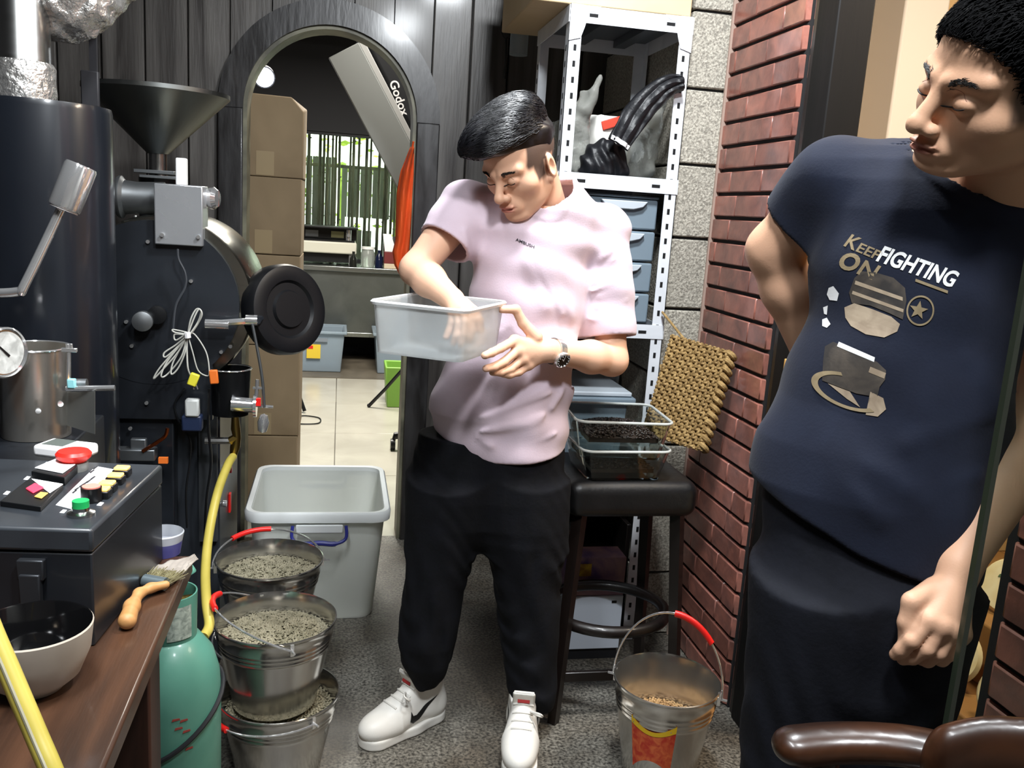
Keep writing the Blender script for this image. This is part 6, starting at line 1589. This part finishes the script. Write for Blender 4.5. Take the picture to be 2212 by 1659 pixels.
# sneakers
def shoe(parent, ankle, heading, flip=1):
    Rs = rotz(heading); o = np.array([ankle[0], ankle[1], 0.0])
    T = lambda q: o + Rs @ np.asarray(q, float)
    Tq = lambda p: (p - o.astype(np.float32)) @ Rs.astype(np.float32)
    def up(q):
        d = s_ell(q, (0, .150, .046), (.046, .070, .040)); d = smin(d, s_cap(q, (0, .11, .050), (0, -.02, .055), .043, .040), .03)
        d = smin(d, s_cap(q, (0, .10, .070), (0, .028, .122), .030, .033), .03)
        d = smin(d, s_cap(q, (0, -.012, .05), (0, -.006, .135), .042, .043), .025)
        d = smin(d, s_box(q, (0, .062, .140), (.030, .006, .040), .006, rotx(-.42)), .008)       # tongue
        d = smax(d, -s_cap(q, (0, -.002, .115), (0, -.006, .22), .033, .038), .006)
        d = smax(d, -(s_box(q, (0, .045, .165), (.036, .012, .045), .004, rotx(-.35))), .006)
        d = smax(d, q[:, 2] - .168 + .25 * np.maximum(q[:, 1], 0) * -1 * 0, .006)
        d = d - .0012 * np.exp(-((q[:, 1] - .105 - .25 * np.abs(q[:, 0])) / .004) ** 2) * (q[:, 2] > .03)
        return smax(d, .018 - q[:, 2], .004)
    def so(q):
        m = q.copy(); m[:, 2] = 0
        d = smin(s_cap(m, (0, -.018, 0), (0, .06, 0), .043, .043), s_cap(m, (.0, .06, 0), (.003 * flip, .168, 0), .044, .046), .02)
        return smax(d, np.abs(q[:, 2] - .0145) - .0142, .005)
    lo, hi = box_of([T((.07, .24, 0)), T((-.07, .24, 0)), T((.07, -.08, .2)), T((-.07, -.08, .2))], .01)
    V, Q = nets(lambda p: up(Tq(p)), lo, hi, .0032); V = relax(V, Q, 1, .3)
    sh_ = q_mesh('shoe', [(V, Q)], sneaker, parent); sh_['label'] = 'white high-top leather sneaker'
    lo2 = lo.copy(); lo2[2] = -.01; V, Q = nets(lambda p: so(Tq(p)), lo2, hi, .0034); q_mesh('sole', [(V, Q)], sole_m, sh_)
    soc = MB().tube([T((0, -.004, .09)), T((0, -.006, .22)), T((0, 0, .30))], .040, n=20).build('sock', sock_m, sh_, smooth=True)
    bm_ = bvh_of(sh_)
    # tick-shaped side mark on both flanks
    sw = [(-.052, .098), (.012, .045), (.032, .040), (.046, .052), (.040, .078), (.034, .064), (.022, .062), (-.052, .098)][:-1]
    for s in (-1, 1):
        VV, FF = densify(sw, [tuple(range(len(sw)))], .008); P = []; ok = []
        for a, b in VV:
            h, n, i, d = bm_.ray_cast(Vector(T((s * .12, a + .045, b))), Vector(Rs @ np.array([-s, 0, 0])))
            ok.append(h is not None); P.append(np.array(h) + Rs @ np.array([s * .0012, 0, 0]) if h is not None else np.zeros(3))
        FF = [f for f in FF if all(ok[i] for i in f)]
        if FF: MB().add(P, FF).build('side_mark', black_plastic, sh_)
    for k in range(5):
        y = .118 - k * .017; z = .088 + k * .014; pts = []
        for t in np.linspace(-1, 1, 7):
            h, n, i, d = bm_.ray_cast(Vector(T((t * .026, y + .09, z + .09))), Vector(Rs @ nrm(np.array([0, -1, -1.0]))))
            if h is not None: pts.append(np.array(h) + Rs @ np.array([0, .001, .001]))
        if len(pts) > 2: MB().tube(pts, .0032, n=6).build('lace', sneaker, sh_, smooth=True)
    MB().tube(spline([T((-.02, .09, .125)), T((-.045, .115, .135)), T((-.05, .10, .12)), T((-.02, .088, .12))], 5), .003, n=6).build('lace_bow', sneaker, sh_, smooth=True)
    tl = MB().add([T((-.016, .0735, .138)), T((.016, .0735, .138)), T((.016, .0665, .158)), T((-.016, .0665, .158))], [(0, 1, 2, 3)]).build('tongue_label', M('label_red', '#a83232', .6), sh_, solid=.001)
    return sh_
aA = atz(918, 1560); aB = atz(1132, 1600)
tA = atz(808, 1612); hdA = math.atan2(tA[1] - aA[1], tA[0] - aA[0]) - math.pi / 2
shoe(man1, (aA[0], aA[1] + .012), hdA)
shoe(man1, (aB[0], aB[1] + .03), math.radians(165), -1)
# watch
wt_ = wri1L + (elb1L - wri1L) * .10; wax = nrm(elb1L - wri1L)
wb_ = MB().lathe([(.030, -.009), (.0325, -.009), (.0335, 0), (.0325, .009), (.030, .009)], wt_, wax, n=36, closed=True).build('watch', chrome, man1, smooth=True, angle=30)
wb_['label'] = 'steel wristwatch with black dial'
cd = nrm(CP - wt_ + np.array([0, 0, -.9])); cd = nrm(cd - wax * (cd @ wax)); wcn = wt_ + cd * .033
MB().lathe([(0, -.006), (.019, -.006), (.0205, -.002), (.0205, .004), (.018, .006), (.017, .004), (0, .004)], wcn, cd, n=36).build('case', chrome, wb_, smooth=True, angle=40)
MB().lathe([(0, .0045), (.0172, .0045)], wcn, cd, n=28).build('dial', M('dial_black', '#0b0c10', .4), wb_)
u, w, _ = frame(cd)
MB().prism([(-.0008, 0), (.0008, 0), (.0005, .012), (-.0005, .012)], wcn + cd * .005, u, w, cd * .0006).prism([(-.001, 0), (.001, 0), (.001, .008), (-.001, .008)], wcn + cd * .005, nrm(u + w), nrm(w - u), cd * .0006).build('hands', white_plastic, wb_)
for k in range(12):
    a = k * math.pi / 6; p = wcn + cd * .0052 + .0145 * (math.cos(a) * u + math.sin(a) * w); MB().obox(p, (.0009, .0009, .0009)).build('hour_mark', white_plastic, wb_)
# clear box in his hands
bxm = M('milky_plastic', '#dde1e2', .2, trans=.66, ior=1.18, spec=.5)
PH = math.radians(30); Nc = atY(1003, 735, 1.80); bl_, bk_ = np.array([-math.cos(PH), math.sin(PH), 0]), np.array([math.sin(PH), math.cos(PH), 0])
ztop = atY(1003, 670, 1.80)[2]; zbot = atY(1003, 787, 1.80)[2]
LL, DD = .222, .250
cb_ = thing('plastic_box', 'clear milky plastic box held by the man in pink', 'storage box', tuple(Nc + bl_ * LL / 2 + bk_ * DD / 2 - np.array([0, 0, Nc[2] - zbot])))
tiltb = np.array([0, 0, 0])
def T3(ring): return [tuple(np.array([Nc[0], Nc[1], 0]) + bl_ * x + bk_ * y + np.array([0, 0, z])) for x, y, z in ring]
e = .010
rg = [rrect(e, LL - e, e, DD - e, zbot, .018), rrect(0, LL, 0, DD, ztop - .004, .02), rrect(.003, LL - .003, .003, DD - .003, ztop - .004, .02), rrect(e + .003, LL - e - .003, e + .003, DD - e - .003, zbot + .004, .018)]
ringmesh(MB(), [T3(r) for r in rg], True, True).build('wall', bxm, cb_, smooth=True, angle=40)
rg = [rrect(-.004, LL + .004, -.004, DD + .004, ztop - .008, .022), rrect(-.006, LL + .006, -.006, DD + .006, ztop - .002, .022), rrect(-.003, LL + .003, -.003, DD + .003, ztop + .002, .022), rrect(.003, LL - .003, .003, DD - .003, ztop, .02), rrect(.002, LL - .002, .002, DD - .002, ztop - .008, .02)]
ringmesh(MB(), [T3(r) for r in rg], False).build('rim', M('milky_rim', '#eef1f2', .25, trans=.35, ior=1.2), cb_, smooth=True, angle=40)
# ================================================================== man in the navy shirt
D2 = 1.28
S2 = 1.08; H2f = head_frame(math.radians(50), math.radians(10), math.radians(22), 2105); O2 = atd(1960, 278, 1.095) - H2f @ np.array([0, .121, -.036]) * S2
neck2 = atd(2125, 430, 1.29)
skin2, lip2 = '#cfa284', '#a8695c'
def zm2(q): return np.stack([q[:, 0], q[:, 1], np.where(q[:, 2] < -.038, -.038 + (q[:, 2] + .038) * 1.32, q[:, 2])], 1)
def f_hn2(p):
    q = (p - O2.astype(np.float32)) @ (H2f / S2).astype(np.float32)
    d = f_head(zm2(q)) * S2; a = O2 + H2f @ np.array([0, -.035, -.05])
    d = smin(d, s_cap(p, a, neck2 + np.array([.01, 0, -.10]), .055, .066), .022)
    return smin(d, s_cap(p, neck2 + np.array([-.09, .05, -.06]), neck2 + np.array([.1, -.07, -.06]), .035, .035), .05)
sho2R, elb2R, wri2R = atd(1795, 400, 1.33), atd(1672, 540, 1.42), atd(1752, 770, 1.47)
sho2L, elb2L, wri2L = atd(2330, 470, 1.22), atd(2262, 890, 1.24), atd(2068, 1222, 1.165)
foR, foL = elb2R + (wri2R - elb2R) * .35, elb2L + (wri2L - elb2L) * .35
mc2 = [atd(a, b, d) for a, b, d in ((2008, 1340, 1.125), (2033, 1352, 1.122), (2055, 1362, 1.127), (2074, 1368, 1.137))]
fg2 = [[atd(a, b, d) for a, b, d in L] for L in (((1970, 1384, 1.125), (1947, 1404, 1.138), (1934, 1414, 1.147)), ((2003, 1402, 1.125), (1972, 1420, 1.14), (1950, 1424, 1.153)), ((2027, 1410, 1.13), (2004, 1426, 1.145), (1988, 1424, 1.16)), ((2052, 1410, 1.14), (2034, 1424, 1.152), (2020, 1422, 1.165)))]
th2 = [atd(2020, 1272, 1.15), atd(1970, 1300, 1.135), atd(1958, 1345, 1.138), atd(1956, 1382, 1.145)]
hand2R = [atd(1775, 800, 1.47), atd(1800, 820, 1.46)]
def f_armR2(p):
    d = chain(p, [sho2R, elb2R, foR, wri2R], [.052, .041, .040, .028], .02)
    return smin(d, chain(p, [wri2R] + hand2R, [.028, .03, .022], .01), .01)
def f_armL2(p):
    d = chain(p, [sho2L, elb2L, foL, wri2L], [.052, .042, .041, .028], .02); return smin(d, hand_sdf(p, wri2L, mc2, fg2, th2, .03, .0098), .014)
an2 = -.60
def keysd(rows, bs, an, d=D2):
    out = []
    for (y, l, r), b in zip(rows, bs):
        L_, R_ = atd(l, y, d), atd(r, y, d); m = (L_ + R_) / 2; out.append((m[2], m[0], m[1], np.linalg.norm(R_ - L_) / 2, b, an))
    return sorted(out)
sh_rows = [(1230, 1672, 2092), (1150, 1640, 2100), (1050, 1622, 2118), (960, 1645, 2140), (870, 1690, 2160), (780, 1722, 2178), (700, 1748, 2192), (620, 1762, 2206), (540, 1768, 2226), (460, 1766, 2248), (400, 1772, 2262), (355, 1800, 2250), (325, 1850, 2230), (305, 1930, 2210)]
sh_b = [.115, .118, .12, .118, .116, .115, .115, .117, .12, .115, .105, .09, .07, .045]
K2s = keysd(sh_rows, sh_b, an2); K2b = [(z, x, y, a * .80, b * .78, an) for z, x, y, a, b, an in K2s]
lR = atd(1745, 1450, 1.30); lL = atd(1915, 1440, 1.30)
def f_body2(p):
    d = s_loft(p, K2b)
    for l in (lR, lL):
        d = smin(d, chain(p, [np.array([l[0], l[1], .88]), np.array([l[0], l[1] - .01, .48]), np.array([l[0], l[1], .08])], [.055, .045, .033], .03), .04)
    return d
parts = []; cols = []
lo, hi = box_of([O2, neck2], .21); V, Q = nets(f_hn2, lo, hi, .0019); V = relax(V, Q, 1, .3); parts.append((V, Q))
def stub2(q):
    side = np.clip((np.abs(q[:, 0]) - .046) / .01, 0, 1) * np.clip((.052 - q[:, 1]) / .008, 0, 1) * np.clip((q[:, 2] + .028) / .015, 0, 1)
    ear = (np.abs(q[:, 0]) > .0765) & (q[:, 2] < .03)
    return side * np.where(ear, 0, 1) * .8
cols.append(paint(V, O2, H2f / S2, skin2, lip2, stub2, zm2))
for f, pts in ((f_armR2, [sho2R, elb2R, wri2R] + hand2R), (f_armL2, [sho2L, elb2L, wri2L] + mc2 + sum(fg2, []) + th2)):
    lo, hi = box_of(pts, .06); V, Q = nets(f, lo, hi, .0026); V = relax(V, Q, 1, .3); parts.append((V, Q)); cols.append(np.tile(np.array(rgb('#d8aa8c')), (len(V), 1)))
lo, hi = box_of([(k[1], k[2], k[0]) for k in K2b] + [np.array([lR[0], lR[1], .05]), np.array([lL[0], lL[1], .05])], .28); lo[2] = .02; hi[2] = K2b[-1][0] + .03
V, Q = nets(f_body2, lo, hi, .008); parts.append((V, Q)); cols.append(np.tile(np.array(rgb(skin2)), (len(V), 1)))
man2 = q_mesh('person', parts, skin_m, None, np.concatenate(cols))
tag(man2, 'person in a navy printed shirt standing by the brick doorway, one arm behind', 'person')
face_bits(man2, O2, H2f, f_head, S2)
# short black hair
def f_hair2(q):
    d = s_ell(q, (0, -.012, .040), (.080, .104, .086))
    fr = .066 + .0 * q[:, 0]
    low = np.interp(q[:, 1], [-.12, -.05, -.03, .005, .014, .034, .046, .06, .078, .10], [-.055, -.045, .028, .030, -.008, -.004, .028, .046, .062, .074]).astype(np.float32)
    k = q * 130; d = d + .0014 * np.sin(k[:, 0] + 2 * np.sin(k[:, 2] * .7)) * np.sin(k[:, 1] * 1.1 + k[:, 2])
    return smax(d, low - q[:, 2], .006)
V, Q = nets(f_hair2, (-.11, -.14, -.08), (.11, .13, .15), .0026)
P = RNG.normal(size=(5200, 3)); P /= np.linalg.norm(P, axis=1, keepdims=True)
roots = P * np.array([.083, .104, .086]) + np.array([0, -.012, .042])
lw = np.interp(roots[:, 1], [-.12, -.05, -.03, .005, .014, .034, .046, .06, .078, .10], [-.05, -.04, .030, .032, -.004, .0, .024, .040, .055, .066]); roots = roots[roots[:, 2] > lw]
pth = flow_hair(f_hair2, roots, lambda p: np.stack([.15 + 0 * p[:, 0], .6 + 2 * p[:, 1], -.55 - 3 * np.clip(.03 - p[:, 2], -.02, 1)], 1), 3, .0058, .0022, .3)
SV, SQ = strand_mesh(pth, .0013)
q_mesh('hair', [(V @ H2f.T * S2 + O2, Q), (SV @ H2f.T * S2 + O2, SQ)], M('matte_black_hair', '#08080a', .75, spec=.12), man2)
# navy shirt
navy = M('navy_cotton', '#121727', .88, spec=.3, col2='#161c2d', vscale=14, bump=.06, bscale=250, sheen=.05)
s2R = [atd(1812, 392, 1.33), atd(1732, 490, 1.385)]; s2L = [atd(2290, 450, 1.24), atd(2300, 700, 1.24)]
c2R, c2L = nrm(elb2R - sho2R), nrm(elb2L - sho2L)
hm = [atd(a, b, D2 + dd) for a, b, dd in ((1595, 1020, .02), (1612, 1038, 0), (1700, 1110, -.06), (1780, 1160, -.09), (1850, 1202, -.1), (1990, 1250, -.1), (2095, 1238, -.02))]
hu = np.array([math.cos(an2), math.sin(an2)], np.float32)
HX2 = np.array([h[0] * hu[0] + h[1] * hu[1] for h in hm]); HZ2 = np.array([h[2] for h in hm])
sd2 = [(18, 6, 40, .4, .0020), (-30, 12, 30, 1.1, .0016), (46, -14, 22, 2.2, .0012)]
FOLDS2 = []
for a, b, dd, r, k in (((1790, 520), (1765, 600), -.06, -.010, .012), ((2150, 880), (1960, 960), -.11, .005, .014), ((2150, 870), (2090, 780), -.11, .004, .014), ((1720, 940), (1900, 1120), -.12, .005, .018), ((1780, 930), (1990, 1080), -.12, .004, .018), ((1690, 1000), (1740, 1090), -.11, .005, .014), ((1700, 880), (1800, 1000), -.11, .004, .008), ((1760, 560), (1800, 470), -.09, .004, .008), ((2140, 900), (2000, 930), -.11, .004, .007), ((2120, 1060), (1980, 1100), -.1, .004, .008), ((2110, 1030), (1950, 1060), -.11, .004, .012)):
    FOLDS2.append((atd(*a, D2 + dd), atd(*b, D2 + dd), r, k))
def f_shirt2(p):
    o = s_loft(p, K2s)
    o = smin(o, s_cap(p, s2R[0], s2R[1] + c2R * .06, .070, .064), .035); o = smin(o, s_cap(p, s2L[0], s2L[1] + c2L * .06, .075, .068), .035)
    g = wrinkle(p, sd2)
    for a, b, r, k in FOLDS2: g = g - r * np.exp(-(np.maximum(s_cap(p, a, b, 0, 0), 0) / k) ** 2)
    o = o + g
    hz_ = np.interp(p[:, 0] * hu[0] + p[:, 1] * hu[1], HX2, HZ2).astype(np.float32)
    d = smax(o, hz_ - p[:, 2], .006); inner = o + .0095
    d = np.maximum(d, -np.maximum(inner, -(hz_ + .05 - p[:, 2])))
    for s, c in ((s2R, c2R), (s2L, c2L)):
        near = s_cap(p, s[0], s[1] + c * .1, .095, .095); e = (p - s[1].astype(np.float32)) @ c.astype(np.float32)
        d = np.where(near < 0, np.maximum(d, e), d); d = np.maximum(d, -np.maximum(np.maximum(inner, -(e + .05)), near))
    nk_, t, rad = s_well(p, NK2, NN2, .086, .0)
    band = smax(smax(np.abs(rad - .093) - .008, np.abs(o) - .004, .003), np.abs(t) - .06, .003)
    d = np.maximum(d, -np.maximum(np.maximum(o + .0095, rad - .11), -(t + .07)))
    return smin(smax(d, -nk_, .004), band, .003)
NK2 = atd(2088, 430, 1.25); NN2 = nrm(np.array([-.08, -.22, 1.0]))
lo, hi = box_of([(k[1], k[2], k[0]) for k in K2s] + [s2R[1], s2L[1]], .24); lo[2] = hm[0][2] * 0 + min(h[2] for h in hm) - .03; hi[2] = K2s[-1][0] + .03
V, Q = nets(f_shirt2, lo, hi, .0036); V = relax(V, Q, 1, .4)
shirt2 = q_mesh('shirt', [(V, Q)], navy, man2); shirt2['label'] = 'navy short-sleeved shirt with lettered print'
bv2 = bvh_of(shirt2)
gold = M('print_gold', '#8f7f62', .7, col2='#7d6d52', vscale=50); wht = M('print_white', '#dcdcdc', .7); drk = M('print_dark', '#2a2624', .7, col2='#4a423a', vscale=30); bge = M('print_beige', '#a79680', .7, col2='#8d7c68', vscale=40)
def lineto(p0, p1, hgt, V2):
    x0, x1 = V2[:, 0].min(), V2[:, 0].max(); h = V2[:, 1].max(); d = np.array(p1, float) - np.array(p0, float); L_ = np.linalg.norm(d); d /= L_; n = np.array([d[1], -d[0]])
    sl = .22
    return lambda a, b: tuple(np.array(p0) + d * ((a - x0) / (x1 - x0) * L_ + b / h * hgt * sl) + n * (b / h * hgt))
for txt, p0, p1, hg, mt, bd in (('K', (1822, 530), (1846, 541), 30, gold, .6), ('EEP', (1848, 542), (1896, 562), 21, gold, .5), ('O', (1806, 574), (1846, 588), 38, gold, 1.2), ('N', (1850, 590), (1884, 604), 34, gold, .6),
                        ('FIGHTING', (1892, 562), (2056, 620), 36, wht, .9)):
    V2, F2 = text_mesh(txt, 10, bold=bd * .34); decal('lettering', V2[:, :2], F2, mt, shirt2, bv2, lineto(p0, p1, hg, V2), 3)
def poly(nm, pts, mt, maxe=14, off=.0012): decal(nm, pts, [tuple(range(len(pts)))], mt, shirt2, bv2, lambda a, b: (a, b), maxe, off)
def ringpoly(cx, cy, ax, ay, t, rot, a0=0, a1=360, n=40):
    o_, i_ = [], []
    for k in range(n + 1):
        a = math.radians(a0 + (a1 - a0) * k / n)
        for L_, f in ((o_, 1.0), (i_, 1 - t)):
            x, y = f * ax * math.cos(a), f * ay * math.sin(a); L_.append((cx + x * math.cos(rot) - y * math.sin(rot), cy + x * math.sin(rot) + y * math.cos(rot)))
    V2 = o_ + i_; m = n + 1; return V2, [(k, k + 1, m + k + 1, m + k) for k in range(n)]
def star(cx, cy, r, rot, sx=1.0): return [(cx + sx * (r if k % 2 == 0 else r * .42) * math.sin(rot + k * math.pi / 5), cy - (r if k % 2 == 0 else r * .42) * math.cos(rot + k * math.pi / 5)) for k in range(10)]
V2, F2 = ringpoly(1988, 671, 30, 33, .12, .2); decal('star_ring', V2, F2, gold, shirt2, bv2, lambda a, b: (a, b), 10)
st_ = star(1984, 670, 21, .2); decal('star', st_ + [(1984, 670)], [(k, (k + 1) % 10, 10) for k in range(10)], gold, shirt2, bv2, lambda a, b: (a, b), 8)
# plain emblem shapes standing in for the artwork, the box on its ring stand
poly('emblem_plate', [(1846, 600), (1862, 586), (1890, 588), (1930, 600), (1955, 622), (1958, 650), (1950, 690), (1920, 676), (1880, 660), (1840, 655), (1834, 632)], drk)
poly('emblem_stripe', [(1848, 606), (1950, 642), (1950, 650), (1846, 614)], bge, 12, .0016)
poly('emblem_stripe', [(1842, 628), (1952, 668), (1951, 675), (1840, 635)], bge, 12, .0016)
poly('emblem_plate', [(1824, 664), (1845, 655), (1885, 668), (1925, 684), (1944, 700), (1938, 716), (1910, 729), (1870, 722), (1838, 704), (1826, 686)], bge)
poly('small_print_line', [(1978, 602), (2048, 628), (2047, 634), (1977, 608)], gold, 10)
poly('box_print', [(1782, 748), (1800, 738), (1895, 782), (1914, 800), (1912, 820), (1900, 836), (1895, 858), (1850, 850), (1776, 822), (1778, 780)], drk)
poly('box_band', [(1812, 738), (1890, 772), (1888, 782), (1808, 748)], wht, 10, .0016)
poly('box_band', [(1880, 792), (1914, 806), (1910, 818), (1876, 804)], bge, 10, .0016)
V2, F2 = ringpoly(1832, 846, 84, 36, .18, .36, 35, 250); decal('ring_stand', V2, F2, gold, shirt2, bv2, lambda a, b: (a, b), 10, .002)
poly('star_arm', [(1788, 828), (1836, 846), (1858, 880), (1830, 862)], bge)
poly('star_arm', [(1880, 846), (1908, 860), (1914, 884), (1896, 900), (1870, 896), (1890, 878)], bge)
for pts in ([(1790, 622), (1800, 618), (1812, 634), (1808, 650), (1792, 648), (1786, 636)], [(1778, 664), (1788, 660), (1786, 680), (1780, 678)], [(1776, 690), (1786, 686), (1794, 700), (1786, 708), (1776, 704)]): poly('white_fleck', pts, wht, 8)
# trousers and shoes
KR2 = [(.06, lR[0], lR[1], .065, .075, an2), (.5, lR[0], lR[1], .075, .09, an2), (.75, lR[0] + .0, lR[1], .085, .10, an2), (.90, lR[0] + .005, lR[1], .09, .105, an2)]
KL2 = [(.06, lL[0] - .01, lL[1], .065, .075, an2), (.5, lL[0] - .005, lL[1], .078, .09, an2), (.75, lL[0], lL[1], .09, .105, an2), (.90, lL[0], lL[1], .098, .11, an2)]
mh = (lR + lL) / 2; hb_ = keysd([(1030, 1650, 2100), (1150, 1654, 2092), (1300, 1672, 2040), (1450, 1700, 2000), (1600, 1740, 1950)], [.106, .104, .098, .08, .04], an2)
def f_tr2(p):
    d = smin(s_loft(p, KR2), s_loft(p, KL2), .012); d = smin(d, s_loft(p, hb_), .08)
    z = p[:, 2]; return d + .002 * np.sin(z * 60 + 6 * np.sin(p[:, 0] * 20) + 4 * np.sin(p[:, 1] * 22)) * (.5 + .5 * np.sin(z * 17 + 2))
lo, hi = box_of([lR, lL, (hb_[-1][1], hb_[-1][2], 1.0)], .30); lo[2] = .04; hi[2] = hb_[-1][0] + .02
V, Q = nets(f_tr2, lo, hi, .006); V = relax(V, Q, 1, .4)
tr2 = q_mesh('trousers', [(V, Q)], M('navy_trousers', '#0c0e16', .86, spec=.3, col2='#10121b', vscale=25, bump=.08, bscale=120), man2); tr2['label'] = 'dark navy trousers'
for l in (lR, lL):
    o = np.array([l[0], l[1], 0]); hd = math.radians(150); Rs = rotz(hd)
    def fs(p):
        q = (p - o.astype(np.float32)) @ Rs.astype(np.float32)
        d = smin(s_ell(q, (0, .13, .035), (.046, .08, .035)), s_cap(q, (0, .08, .045), (0, -.03, .05), .042, .04), .03); return smax(d, .002 - q[:, 2], .004)
    soft('shoe', fs, o + np.array([-.28, -.28, -.01]), o + np.array([.28, .28, .14]), .006, M('dark_shoe', '#1b1b1d', .5), man2)
